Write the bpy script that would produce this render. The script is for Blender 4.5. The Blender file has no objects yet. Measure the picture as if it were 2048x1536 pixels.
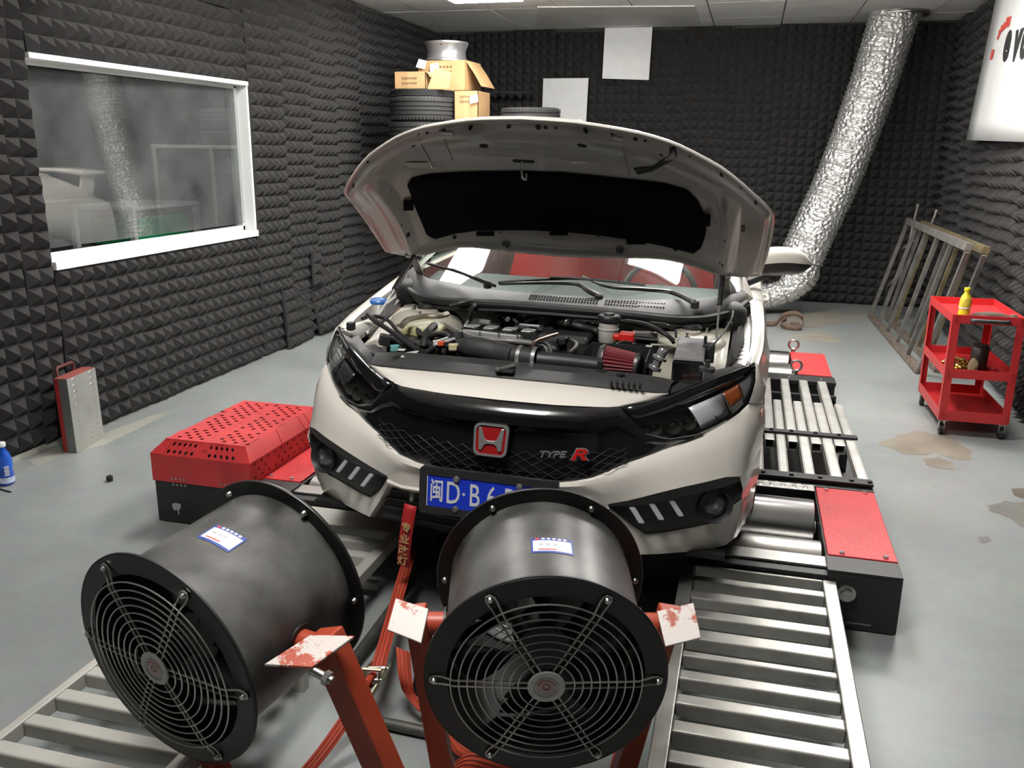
import bpy, bmesh, math, random
from mathutils import Vector, Matrix, Euler
random.seed(7)
V = Vector
R = math.radians
sc = bpy.context.scene
COL = sc.collection

# ------------------------------------------------------------------ camera
FPX, PITCH, YAW, ROLL, CAMH = 1750.0, 0.263331474, 0.258344519, 0.0104533798, 1.75
_f = V((-math.sin(YAW) * math.cos(PITCH), math.cos(YAW) * math.cos(PITCH), -math.sin(PITCH)))
_r0 = V((math.cos(YAW), math.sin(YAW), 0)); _u0 = _r0.cross(_f)
CR = math.cos(ROLL) * _r0 + math.sin(ROLL) * _u0
CU = -math.sin(ROLL) * _r0 + math.cos(ROLL) * _u0
CP = V((0, 0, CAMH))
cam_d = bpy.data.cameras.new('camera'); cam_d.sensor_width = 36.0; cam_d.lens = FPX / 2048 * 36.0
cam_d.clip_start = 0.05; cam_d.clip_end = 60
cam = bpy.data.objects.new('camera', cam_d); COL.objects.link(cam)
cam.matrix_world = Matrix(((CR.x, CU.x, -_f.x, CP.x), (CR.y, CU.y, -_f.y, CP.y), (CR.z, CU.z, -_f.z, CP.z), (0, 0, 0, 1)))
sc.camera = cam

# ------------------------------------------------------------------ light and exposure
LIGHT_STRENGTH = 42.0
w = bpy.data.worlds.new('world'); sc.world = w; w.use_nodes = True
w.node_tree.nodes['Background'].inputs[0].default_value = (0.5, 0.55, 0.6, 1)
w.node_tree.nodes['Background'].inputs[1].default_value = 0.05
sc.view_settings.view_transform = 'Standard'; sc.view_settings.look = 'None'
sc.view_settings.exposure = 0.0; sc.view_settings.gamma = 1.0
sc.view_settings.use_curve_mapping = False
sc.cycles.max_bounces = 8; sc.cycles.transparent_max_bounces = 16
sc.cycles.caustics_reflective = False; sc.cycles.caustics_refractive = False
sc.cycles.sample_clamp_indirect = 4.0

# ------------------------------------------------------------------ surveying helpers: a sight line meets a real plane
def ray(px, py): return _f * FPX + CR * (px - 1024) - CU * (py - 768)
def meet(px, py, pt, nn):
    d = ray(px, py); return CP + d * ((pt - CP).dot(nn) / d.dot(nn))
def on_z(px, py, z): return meet(px, py, V((0, 0, z)), V((0, 0, 1)))
def on_y(px, py, y): return meet(px, py, V((0, y, 0)), V((0, 1, 0)))
def on_x(px, py, x): return meet(px, py, V((x, 0, 0)), V((1, 0, 0)))

# car frame: u to the right of the photo, v towards the tail, w up
_A, _B = 0.00692313399, -0.0208148705
CN = V((math.cos(_A) * math.cos(_B), math.sin(_A) * math.cos(_B), math.sin(_B)))
CT = V((-math.sin(_A), math.cos(_A), 0)); CW = CN.cross(CT)
_S = 1.04971977
_P0 = V((-.7235 * _S, 0, CAMH - .9 * _S)); CO = _P0 - CW * (_P0.z / CW.z)
CARM = Matrix(((CN.x, CT.x, CW.x, CO.x), (CN.y, CT.y, CW.y, CO.y), (CN.z, CT.z, CW.z, CO.z), (0, 0, 0, 1)))
CARI = CARM.inverted()
def cu(px, py, u): return CARI @ meet(px, py, CO + CN * u, CN)
def cv(px, py, v): return CARI @ meet(px, py, CO + CT * v, CT)
def cw(px, py, w_): return CARI @ meet(px, py, CO + CW * w_, CW)

# ------------------------------------------------------------------ materials
MATS = {}
def mat(name, col, rough=.5, metal=0., coat=0., bump=0., bscale=200., var=0., vscale=8., alpha=None, emit=None, spec=.5, anis=None):
    if name in MATS: return MATS[name]
    m = bpy.data.materials.new(name); m.use_nodes = True; MATS[name] = m
    nt = m.node_tree; b = nt.nodes['Principled BSDF']
    b.inputs['Base Color'].default_value = (*col, 1); b.inputs['Roughness'].default_value = rough
    b.inputs['Metallic'].default_value = metal; b.inputs['Coat Weight'].default_value = coat
    b.inputs['Coat Roughness'].default_value = .04
    b.inputs['Specular IOR Level'].default_value = spec
    tc = nt.nodes.new('ShaderNodeTexCoord')
    if var:
        n = nt.nodes.new('ShaderNodeTexNoise'); n.inputs['Scale'].default_value = vscale; n.inputs['Detail'].default_value = 6
        nt.links.new(tc.outputs['Object'], n.inputs['Vector'])
        mx = nt.nodes.new('ShaderNodeMix'); mx.data_type = 'RGBA'
        mx.inputs[6].default_value = (*[c * (1 - var) for c in col], 1); mx.inputs[7].default_value = (*[min(1, c * (1 + var)) for c in col], 1)
        mr = nt.nodes.new('ShaderNodeMapRange'); mr.inputs[1].default_value = .3; mr.inputs[2].default_value = .7
        nt.links.new(n.outputs['Fac'], mr.inputs[0]); nt.links.new(mr.outputs[0], mx.inputs[0])
        nt.links.new(mx.outputs[2], b.inputs['Base Color'])
    if bump:
        n = nt.nodes.new('ShaderNodeTexNoise'); n.inputs['Scale'].default_value = bscale; n.inputs['Detail'].default_value = 4
        nt.links.new(tc.outputs['Object'], n.inputs['Vector'])
        bp = nt.nodes.new('ShaderNodeBump'); bp.inputs['Strength'].default_value = bump; bp.inputs['Distance'].default_value = .004
        nt.links.new(n.outputs['Fac'], bp.inputs['Height']); nt.links.new(bp.outputs[0], b.inputs['Normal'])
    if emit:
        b.inputs['Emission Color'].default_value = (*emit[0], 1); b.inputs['Emission Strength'].default_value = emit[1]
    return m
def glass_mat(name, tint, refl_ior=1.5, haze=0.0, hcol=(.5, .5, .5), rough=0.):
    m = bpy.data.materials.new(name); m.use_nodes = True; nt = m.node_tree; nt.nodes.clear()
    out = nt.nodes.new('ShaderNodeOutputMaterial'); tr = nt.nodes.new('ShaderNodeBsdfTransparent'); tr.inputs[0].default_value = (*tint, 1)
    gl = nt.nodes.new('ShaderNodeBsdfGlossy'); gl.inputs['Roughness'].default_value = rough
    fr = nt.nodes.new('ShaderNodeFresnel'); ge = nt.nodes.new('ShaderNodeNewGeometry'); mp = nt.nodes.new('ShaderNodeMapRange')   # same reflectance from both faces of a thin pane
    mp.inputs[3].default_value = refl_ior; mp.inputs[4].default_value = 1 / refl_ior; nt.links.new(ge.outputs['Backfacing'], mp.inputs[0]); nt.links.new(mp.outputs[0], fr.inputs[0])
    mx = nt.nodes.new('ShaderNodeMixShader')
    nt.links.new(fr.outputs[0], mx.inputs[0]); nt.links.new(tr.outputs[0], mx.inputs[1]); nt.links.new(gl.outputs[0], mx.inputs[2])
    last = mx.outputs[0]
    if haze:
        df = nt.nodes.new('ShaderNodeBsdfDiffuse'); df.inputs[0].default_value = (*hcol, 1)
        n = nt.nodes.new('ShaderNodeTexNoise'); n.inputs['Scale'].default_value = 3; n.inputs['Detail'].default_value = 5
        tc = nt.nodes.new('ShaderNodeTexCoord'); nt.links.new(tc.outputs['Object'], n.inputs['Vector'])
        mu = nt.nodes.new('ShaderNodeMath'); mu.operation = 'MULTIPLY'; mu.inputs[1].default_value = haze * 2
        nt.links.new(n.outputs['Fac'], mu.inputs[0])
        m2 = nt.nodes.new('ShaderNodeMixShader'); nt.links.new(mu.outputs[0], m2.inputs[0]); nt.links.new(last, m2.inputs[1]); nt.links.new(df.outputs[0], m2.inputs[2]); last = m2.outputs[0]
    nt.links.new(last, out.inputs[0]); return m
def checker_mat(name, col, metal, rough, scale=28.):
    """Tread plate: short raised lozenges turned alternately, as relief."""
    m = mat(name, col, rough, metal, var=.12, vscale=5)
    nt = m.node_tree; b = nt.nodes['Principled BSDF']; L = nt.links.new
    tc = nt.nodes.new('ShaderNodeTexCoord'); hs = []
    for s in (1, -1):
        mp = nt.nodes.new('ShaderNodeMapping'); mp.inputs['Rotation'].default_value = (0, 0, s * R(45)); mp.inputs['Scale'].default_value = (scale, scale * .45, scale)
        L(tc.outputs['Object'], mp.inputs[0])
        vo = nt.nodes.new('ShaderNodeTexVoronoi'); vo.inputs['Randomness'].default_value = .0; vo.inputs['Scale'].default_value = 1
        L(mp.outputs[0], vo.inputs['Vector'])
        mr = nt.nodes.new('ShaderNodeMapRange'); mr.inputs[1].default_value = .20; mr.inputs[2].default_value = .32; mr.inputs[3].default_value = 1; mr.inputs[4].default_value = 0
        L(vo.outputs['Distance'], mr.inputs[0]); hs.append(mr)
    mxm = nt.nodes.new('ShaderNodeMath'); mxm.operation = 'MAXIMUM'
    L(hs[0].outputs[0], mxm.inputs[0]); L(hs[1].outputs[0], mxm.inputs[1])
    bp = nt.nodes.new('ShaderNodeBump'); bp.inputs['Strength'].default_value = .7; bp.inputs['Distance'].default_value = .004
    L(mxm.outputs[0], bp.inputs['Height']); L(bp.outputs[0], b.inputs['Normal'])
    return m
def floor_mat():
    m = mat('grey_epoxy_floor', (.30, .325, .325), .34); nt = m.node_tree; b = nt.nodes['Principled BSDF']; L = nt.links.new
    tc = nt.nodes.new('ShaderNodeTexCoord')
    n1 = nt.nodes.new('ShaderNodeTexNoise'); n1.inputs['Scale'].default_value = .9; n1.inputs['Detail'].default_value = 8; n1.inputs['Roughness'].default_value = .62
    n2 = nt.nodes.new('ShaderNodeTexNoise'); n2.inputs['Scale'].default_value = 14; n2.inputs['Detail'].default_value = 5
    for n in (n1, n2): L(tc.outputs['Object'], n.inputs['Vector'])
    cr = nt.nodes.new('ShaderNodeValToRGB'); cr.color_ramp.elements[0].position = .3; cr.color_ramp.elements[1].position = .72
    cr.color_ramp.elements[0].color = (.23, .249, .245, 1); cr.color_ramp.elements[1].color = (.33, .352, .345, 1)
    L(n1.outputs['Fac'], cr.inputs[0])
    mx = nt.nodes.new('ShaderNodeMix'); mx.data_type = 'RGBA'; mx.blend_type = 'MULTIPLY'; mx.inputs[0].default_value = .25
    L(cr.outputs[0], mx.inputs[6]); L(n2.outputs['Color'], mx.inputs[7])
    L(mx.outputs[2], b.inputs['Base Color'])
    mr = nt.nodes.new('ShaderNodeMapRange'); mr.inputs[3].default_value = .26; mr.inputs[4].default_value = .52; L(n1.outputs['Fac'], mr.inputs[0]); L(mr.outputs[0], b.inputs['Roughness'])
    bp = nt.nodes.new('ShaderNodeBump'); bp.inputs['Strength'].default_value = .08; bp.inputs['Distance'].default_value = .01; L(n2.outputs['Fac'], bp.inputs['Height']); L(bp.outputs[0], b.inputs['Normal'])
    return m
def worn_mat(name, col, wear, rough=.4, metal=0., thr=.6, scale=9.):
    """Paint worn through in scratches; cap plates use the patches for glare too."""
    m = mat(name, col, rough, metal, var=.18, vscale=6); nt = m.node_tree; b = nt.nodes['Principled BSDF']; L = nt.links.new
    src = b.inputs['Base Color'].links[0].from_socket
    tc = nt.nodes.new('ShaderNodeTexCoord'); n = nt.nodes.new('ShaderNodeTexNoise'); n.inputs['Scale'].default_value = scale; n.inputs['Detail'].default_value = 10; n.inputs['Roughness'].default_value = .7
    L(tc.outputs['Object'], n.inputs['Vector'])
    mr = nt.nodes.new('ShaderNodeMapRange'); mr.inputs[1].default_value = thr; mr.inputs[2].default_value = thr + .04; L(n.outputs['Fac'], mr.inputs[0])
    mx = nt.nodes.new('ShaderNodeMix'); mx.data_type = 'RGBA'; mx.inputs[7].default_value = (*wear, 1); L(mr.outputs[0], mx.inputs[0]); L(src, mx.inputs[6]); L(mx.outputs[2], b.inputs['Base Color'])
    return m

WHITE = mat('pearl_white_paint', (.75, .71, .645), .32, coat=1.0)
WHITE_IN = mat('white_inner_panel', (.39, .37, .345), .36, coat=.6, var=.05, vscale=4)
CREAM = mat('primer_cream_body', (.52, .49, .40), .4, coat=.3, var=.12, vscale=9)
GLOSS = mat('gloss_black', (.004, .004, .005), .12, coat=1.0)
BLACK = mat('black_plastic', (.018, .018, .019), .45, bump=.15, bscale=500)
DARK = mat('dark_void', (.006, .006, .006), .8)
RUBBER = mat('black_rubber', (.014, .014, .014), .6)
GREYPL = mat('grey_black_plastic', (.032, .032, .033), .5, bump=.15, bscale=400)
FELT = mat('black_felt', (.006, .006, .007), .95, bump=.3, bscale=600, spec=.1)
CHROME = mat('chrome', (.85, .85, .86), .16, .85)
STEEL = mat('brushed_steel', (.52, .51, .48), .32, 1.0, var=.12, vscale=12)
ALU = mat('bare_aluminium', (.74, .73, .69), .38, .85, var=.14, vscale=7)
GREYMET = mat('dull_grey_metal', (.20, .195, .18), .5, .6, var=.25, vscale=10)
FOAM = mat('charcoal_acoustic_foam', (.034, .033, .033), .95, bump=.25, bscale=300, spec=.15)
REDP = worn_mat('red_machine_paint', (.50, .035, .038), (.35, .06, .05), .38, thr=.72)
REDC = checker_mat('red_checker_plate', (.55, .03, .035), 0., .4)
ALUC = checker_mat('aluminium_checker_plate', (.62, .61, .58), .9, .34)
BLKMET = worn_mat('black_machine_paint', (.014, .014, .015), (.12, .12, .12), .45, thr=.78)
ORANGE = worn_mat('red_oxide_stand_paint', (.38, .055, .024), (.62, .5, .46), .42, thr=.69)
ORANGE_GLARE = worn_mat('scraped_and_glaring_red_oxide', (.52, .14, .09), (.80, .74, .70), .3, thr=.43, scale=11)  # pale patches paint the glare on the plates along with scrapes
WIRE = mat('galvanised_wire', (.50, .49, .46), .35, .9)
RED_STRAP = mat('orange_red_webbing', (.50, .055, .022), .7, bump=.5, bscale=260)
CARDB = mat('brown_cardboard', (.42, .26, .12), .8, var=.12, vscale=6)
WHITEB = mat('white_board', (.78, .79, .78), .35, var=.03)
FRAMEW = mat('white_window_frame', (.82, .83, .82), .4)
FLOORM = floor_mat()

# ------------------------------------------------------------------ mesh builder
class MB:
    def __init__(s): s.v = []; s.f = []; s.m = []
    def add(s, vs, fs, mi=0):
        o = len(s.v); s.v += [V(p) for p in vs]; s.f += [tuple(i + o for i in f) for f in fs]; s.m += [mi] * len(fs); return s
    def box(s, c, size, M=None, mi=0):
        c = V(c); hx, hy, hz = [k / 2 for k in size]
        P = [V((x * hx, y * hy, z * hz)) for x in (-1, 1) for y in (-1, 1) for z in (-1, 1)]
        if M is not None: P = [M @ p for p in P]
        return s.add([c + p for p in P], [(0, 1, 3, 2), (4, 6, 7, 5), (0, 4, 5, 1), (2, 3, 7, 6), (0, 2, 6, 4), (1, 5, 7, 3)], mi)
    def lohi(s, a, b, mi=0): return s.box([(a[i] + b[i]) / 2 for i in range(3)], [abs(b[i] - a[i]) for i in range(3)], None, mi)
    def bar(s, p0, p1, wd, ht, up=(0, 0, 1), mi=0):
        p0, p1 = V(p0), V(p1); d = p1 - p0; L = d.length; d = d / L; up = V(up)
        x = d.cross(up); x = x.normalized() if x.length > 1e-6 else d.orthogonal().normalized(); z = x.cross(d)
        M = Matrix((x, d, z)).transposed()
        return s.box((p0 + p1) / 2, (wd, L, ht), M, mi)
    def cyl(s, p0, p1, r0, r1=None, n=16, caps=True, mi=0):
        p0, p1 = V(p0), V(p1); r1 = r0 if r1 is None else r1; d = (p1 - p0).normalized(); x = d.orthogonal().normalized(); y = d.cross(x)
        vs = []
        for p, r in ((p0, r0), (p1, r1)): vs += [p + (x * math.cos(2 * math.pi * k / n) + y * math.sin(2 * math.pi * k / n)) * r for k in range(n)]
        fs = [(k, (k + 1) % n, n + (k + 1) % n, n + k) for k in range(n)]
        if caps: fs += [tuple(reversed(range(n))), tuple(range(n, 2 * n))]
        return s.add(vs, fs, mi)
    def tube(s, pts, r, n=8, closed=False, mi=0):
        pts = [V(p) for p in pts]; N = len(pts); rr = r if isinstance(r, (list, tuple)) else [r] * N
        T = []
        for i in range(N):
            a = pts[(i - 1) % N] if closed or i else pts[0]; b = pts[(i + 1) % N] if closed or i < N - 1 else pts[-1]
            d = (b - a); T.append(d.normalized() if d.length > 1e-9 else V((0, 0, 1)))
        x = T[0].orthogonal().normalized(); vs = []
        for i in range(N):
            x = (x - T[i] * x.dot(T[i])); x = x.normalized() if x.length > 1e-6 else T[i].orthogonal().normalized(); y = T[i].cross(x)
            vs += [pts[i] + (x * math.cos(2 * math.pi * k / n) + y * math.sin(2 * math.pi * k / n)) * rr[i] for k in range(n)]
        fs = []
        for i in range(N if closed else N - 1):
            a = i * n; b = ((i + 1) % N) * n
            fs += [(a + k, a + (k + 1) % n, b + (k + 1) % n, b + k) for k in range(n)]
        if not closed: fs += [tuple(reversed(range(n))), tuple(range((N - 1) * n, N * n))]
        return s.add(vs, fs, mi)
    def lathe(s, prof, o=(0, 0, 0), axis=(0, 0, 1), n=32, mi=0, x=None):
        """prof: (radius, height) pairs along the axis; closed by the caller's profile."""
        o = V(o); d = V(axis).normalized(); x = d.orthogonal().normalized() if x is None else V(x); y = d.cross(x); vs = []
        for r, h in prof: vs += [o + d * h + (x * math.cos(2 * math.pi * k / n) + y * math.sin(2 * math.pi * k / n)) * r for k in range(n)]
        fs = [(i * n + k, i * n + (k + 1) % n, (i + 1) * n + (k + 1) % n, (i + 1) * n + k) for i in range(len(prof) - 1) for k in range(n)]
        return s.add(vs, fs, mi)
    def grid(s, rows, mi=0, flip=False):
        n = len(rows[0]); vs = [p for r in rows for p in r]
        fs = [(i * n + k, i * n + k + 1, (i + 1) * n + k + 1, (i + 1) * n + k) for i in range(len(rows) - 1) for k in range(n - 1)]
        if flip: fs = [tuple(reversed(f)) for f in fs]
        return s.add(vs, fs, mi)
    def prism(s, poly, o, x, y, d, mi=0):
        """polygon (a,b) in the frame o,x,y pushed along x cross y by d"""
        o, x, y = V(o), V(x), V(y); z = x.cross(y).normalized() * d; n = len(poly)
        vs = [o + x * a + y * b for a, b in poly]; vs += [p + z for p in vs]
        return s.add(vs, [tuple(reversed(range(n))), tuple(range(n, 2 * n))] + [(k, (k + 1) % n, n + (k + 1) % n, n + k) for k in range(n)], mi)
    def mirror(s):
        o = len(s.v); s.v += [V((-p.x, p.y, p.z)) for p in s.v]; nf = len(s.f)
        s.f += [tuple(i + o for i in reversed(f)) for f in s.f[:nf]]; s.m += s.m[:nf]; return s
    def flipu(s): s.v = [V((-p.x, p.y, p.z)) for p in s.v]; s.f = [tuple(reversed(f)) for f in s.f]; return s
    def xf(s, M): s.v = [M @ p for p in s.v]; return s
    def mesh(s, name, mats, smooth=False):
        me = bpy.data.meshes.new(name); me.from_pydata([tuple(p) for p in s.v], [], s.f)
        for m in (mats if isinstance(mats, (list, tuple)) else [mats]): me.materials.append(m)
        for p, i in zip(me.polygons, s.m): p.material_index = i; p.use_smooth = bool(smooth)
        bm = bmesh.new(); bm.from_mesh(me); bmesh.ops.recalc_face_normals(bm, faces=bm.faces); bm.to_mesh(me); bm.free()
        return me
    def build(s, name, mats, parent=None, smooth=False, bevel=0., seg=2, solid=0., sub=0, angle=35, label=None, local=False):
        if parent is not None and not local:
            inv = INV[parent.name]; s.v = [inv @ p for p in s.v]
        me = s.mesh(name, mats, smooth)
        o = bpy.data.objects.new(name, me); COL.objects.link(o)
        if parent is not None: o.parent = parent; INV[o.name] = INV[parent.name]
        else: INV[o.name] = Matrix.Identity(4)
        if sub:
            m = o.modifiers.new('sub', 'SUBSURF'); m.levels = sub; m.render_levels = sub
        if solid:
            m = o.modifiers.new('solid', 'SOLIDIFY'); m.thickness = abs(solid); m.offset = -1 if solid > 0 else 1
        if bevel:
            m = o.modifiers.new('bev', 'BEVEL'); m.width = bevel; m.segments = seg; m.limit_method = 'ANGLE'; m.angle_limit = R(angle)
        if smooth and not sub:
            try: me.set_sharp_from_angle(angle=R(40))
            except Exception: pass
        if label: o['label'] = label
        return o
INV = {}
def tag(o, label, cat, group=None, kind=None):
    if label: o['label'] = label
    if cat: o['category'] = cat
    if group: o['group'] = group
    if kind: o['kind'] = kind
    return o
def thing(name, label, cat, M=None, group=None):
    o = bpy.data.objects.new(name, None); COL.objects.link(o); o.empty_display_size = .1
    M = Matrix.Identity(4) if M is None else (M if isinstance(M, Matrix) else Matrix.Translation(V(M)))
    o.matrix_world = M; INV[o.name] = M.inverted()
    return tag(o, label, cat, group)
def structure(o): o['kind'] = 'structure'; return o
def smoothpts(P, k=6):
    """Catmull-Rom through points"""
    P = [V(p) for p in P]; out = []
    for i in range(len(P) - 1):
        a = P[i - 1] if i else P[0] * 2 - P[1]; b, c = P[i], P[i + 1]; d = P[i + 2] if i + 2 < len(P) else P[-1] * 2 - P[-2]
        for j in range(k):
            t = j / k
            out.append(.5 * ((2 * b) + (c - a) * t + (2 * a - 5 * b + 4 * c - d) * t * t + (3 * b - a - 3 * c + d) * t ** 3))
    return out + [P[-1]]
def resample(P, n):
    P = [V(p) for p in P]; L = [0]
    for a, b in zip(P, P[1:]): L.append(L[-1] + (b - a).length)
    out = []
    for k in range(n):
        t = L[-1] * k / (n - 1); i = 0
        while i < len(L) - 2 and L[i + 1] < t: i += 1
        f = (t - L[i]) / max(1e-9, L[i + 1] - L[i]); out.append(P[i].lerp(P[i + 1], min(1, f)))
    return out
def textmb(body, size, ext, M, shear=0., font=None, bold=0.):
    """lettering as solid mesh, baseline frame M (x right, y up, z out)"""
    cu_ = bpy.data.curves.new('lettering', 'FONT'); cu_.body = body; cu_.size = size; cu_.extrude = ext; cu_.shear = shear; cu_.offset = bold
    cu_.align_x = 'CENTER'; cu_.align_y = 'CENTER'; cu_.resolution_u = 3
    o = bpy.data.objects.new('lettering', cu_); COL.objects.link(o)
    bpy.context.view_layer.update()
    me = bpy.data.meshes.new_from_object(o.evaluated_get(bpy.context.evaluated_depsgraph_get()))
    mb = MB(); mb.add([M @ v.co for v in me.vertices], [tuple(p.vertices) for p in me.polygons])
    bpy.data.objects.remove(o); bpy.data.curves.remove(cu_); bpy.data.meshes.remove(me)
    return mb
def frame(o, x, y):
    o, x, y = V(o), V(x).normalized(), V(y); z = x.cross(y).normalized(); y = z.cross(x)
    return Matrix(((x.x, y.x, z.x, o.x), (x.y, y.y, z.y, o.y), (x.z, y.z, z.z, o.z), (0, 0, 0, 1)))
# ================================================================== the room
CZ = 3.13; XL = -3.95; YB = 11.02; YF = -2.2
XR0, YR0 = 1.93, 6.5; RANG = math.atan(.030)            # the right wall runs very slightly outwards
def xr(y): return XR0 + (y - YR0) * math.tan(RANG)
o = MB().lohi((-7.2, YF - .2, -.12), (2.6, YB + .2, 0)).build('floor', FLOORM); structure(o)
CEIL_GRID = mat('ceiling_grid_metal', (.22, .22, .22), .5, .3)
TILE = mat('ceiling_tile', (.95, .95, .93), .85, bump=.3, bscale=160, var=.05, vscale=3)
o = MB().lohi((-7.2, YF - .2, CZ + .012), (2.6, YB + .2, CZ + .12)).build('ceiling', CEIL_GRID); structure(o); CEIL = o
# left wall with the window opening
WALLP = mat('dark_painted_wall', (.05, .05, .05), .9)
WY0, WY1, WZ0, WZ1 = 4.26, 6.50, 1.075, 2.225
m = MB()
m.lohi((XL - .14, YF, 0), (XL, WY0, CZ)); m.lohi((XL - .14, WY1, 0), (XL, YB + .1, CZ)); m.lohi((XL - .14, WY0, 0), (XL, WY1, WZ0)); m.lohi((XL - .14, WY0, WZ1), (XL, WY1, CZ))
WL = structure(m.build('wall_left', WALLP))
WB = structure(MB().lohi((XL - .14, YB, 0), (2.4, YB + .1, CZ)).build('wall_back', WALLP))
WF = structure(MB().lohi((XL - .14, YF - .1, 0), (2.4, YF, CZ)).build('wall_front', WALLP))
m = MB(); m.add([(xr(YF), YF, 0), (xr(YB) + .003, YB, 0), (xr(YB) + .1, YB, 0), (xr(YF) + .1, YF, 0), (xr(YF), YF, CZ), (xr(YB), YB, CZ), (xr(YB) + .1, YB, CZ), (xr(YF) + .1, YF, CZ)], [(0, 1, 5, 4), (1, 2, 6, 5), (2, 3, 7, 6), (3, 0, 4, 7), (0, 3, 2, 1), (4, 5, 6, 7)])
WR = structure(m.build('wall_right', WALLP))

# acoustic foam sheets: real pyramids, each sheet a piece of its own
_foam = {}
PP = .103
def foam_mesh(nx, nz, var):
    k = (nx, nz, var)
    if k in _foam: return _foam[k]
    rnd = random.Random(hash(k) % 1000 + var * 17); m = MB(); base = .022; H = .056
    def cor(i, j): return V((i * PP, 0, j * PP))
    sag = [(.012 * math.sin(i * 1.1 + var) if var % 2 else .004 * math.sin(i * .8 + var)) for i in range(nx + 1)]
    def P(i, j): p = cor(i, j); return V((p.x, -base - .006 * math.sin(i * 2.1 + j * 1.3 + var), p.z + sag[i] * (1 if var > 2 else .35)))
    idx = {}
    for i in range(nx + 1):
        for j in range(nz + 1): idx[i, j] = len(m.v); m.v.append(P(i, j))
    for i in range(nx):
        for j in range(nz):
            a, b, c, d = idx[i, j], idx[i + 1, j], idx[i + 1, j + 1], idx[i, j + 1]
            t = (m.v[a] + m.v[b] + m.v[c] + m.v[d]) / 4 + V((rnd.uniform(-.006, .006), -H + rnd.uniform(-.005, .005), rnd.uniform(-.008, .002)))
            ti = len(m.v); m.v.append(t)
            for q in ((a, b, ti), (b, c, ti), (c, d, ti), (d, a, ti)): m.f.append(q); m.m.append(0)
    ring = [idx[i, 0] for i in range(nx + 1)] + [idx[nx, j] for j in range(1, nz + 1)] + [idx[i, nz] for i in range(nx - 1, -1, -1)] + [idx[0, j] for j in range(nz - 1, 0, -1)]
    bk = []
    for i in ring: bk.append(len(m.v)); m.v.append(V((m.v[i].x, 0, m.v[i].z)))
    n = len(ring)
    for k_ in range(n): m.f.append((ring[k_], ring[(k_ + 1) % n], bk[(k_ + 1) % n], bk[k_])); m.m.append(0)
    m.f.append(tuple(bk)); m.m.append(0)
    _foam[k] = m.mesh('foam_panel', FOAM); return _foam[k]
def foam_fill(wall, M, L, Hh, wavy=0, skip=None, z0=0., cell=5):
    """sheets laid over a rectangle L x Hh whose lower left corner frame is M (x along wall, -y out of it)"""
    x = 0.; col = 0
    while x < L - .05:
        nx = min(cell, max(1, round((L - x) / PP))); sx = min(1.06, (L - x) / (nx * PP)) if nx < cell or x + nx * PP > L else 1.0
        z = z0 + (random.uniform(-.0, .045) if Hh > 2 else 0.)
        while z < Hh - .045:
            nz = min(cell, max(1, round((Hh - z) / PP)))
            sz = min(1.0, (Hh - z) / (nz * PP))
            var = (random.randrange(3) + (3 if wavy and random.random() < .8 else 0))
            if not (skip and skip(x, z, nx * PP, nz * PP)):
                o = bpy.data.objects.new('foam_panel', foam_mesh(nx, nz, var)); COL.objects.link(o); o.parent = wall
                o.matrix_world = M @ Matrix.Translation((x, -.002 - random.uniform(0, .008), z)) @ Euler((random.uniform(-.004, .012), random.uniform(-.010, .010) * (2.2 if wavy else 1), 0)).to_matrix().to_4x4() @ Matrix.Diagonal((sx, 1, sz, 1))
            z += nz * PP * sz
        x += nx * PP * sx; col += 1
ML = Matrix.Translation((XL, 0, 0)) @ Matrix.Rotation(R(90), 4, 'Z')         # x along +Y, -y out = +X
foam_fill(WL, ML @ Matrix.Translation((YF + .06, 0, 0)), WY0 + .012 - YF - .06, CZ, 0)
foam_fill(WL, ML @ Matrix.Translation((WY0 + .012, 0, 0)), WY1 - WY0 - .02, WZ0 - .028, 0)
foam_fill(WL, ML @ Matrix.Translation((WY0 + .012, 0, WZ1 + .005)), WY1 - WY0 - .02, CZ - WZ1 - .005, 0)
foam_fill(WL, ML @ Matrix.Translation((WY1 + .03, 0, 0)), YB - WY1 - .13, CZ, 0)
MB_ = Matrix.Translation((XL + .0, YB, 0))
foam_fill(WB, MB_, xr(YB) - XL, CZ, 0)
MR = Matrix.Translation((xr(YB - .1), YB - .1, 0)) @ Matrix.Rotation(R(-90) - RANG, 4, 'Z')
foam_fill(WR, MR, (YB - .1 - 3.4) / math.cos(RANG), CZ, 1)
# a sheet hanging loose at the bottom of the left wall, its corner curling off
for (y, z, rx, ry, rz, n) in ((6.82, .012, -.10, .05, .10, (5, 5)), (7.42, .02, -.16, -.10, -.12, (5, 5)), (7.34, .50, -.05, .12, .22, (2, 3))):
    o = bpy.data.objects.new('foam_panel', foam_mesh(n[0], n[1], 4)); COL.objects.link(o); o.parent = WL
    o.matrix_world = ML @ Matrix.Translation((y, -.085, z)) @ Euler((rx, ry, rz)).to_matrix().to_4x4()
# trim strip along the foot of the left wall
structure(MB().lohi((XL + .001, YF, .0), (XL + .03, 4.2, .03)).build('baseboard_left', mat('pale_skirting', (.4, .4, .36), .7)))

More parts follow.
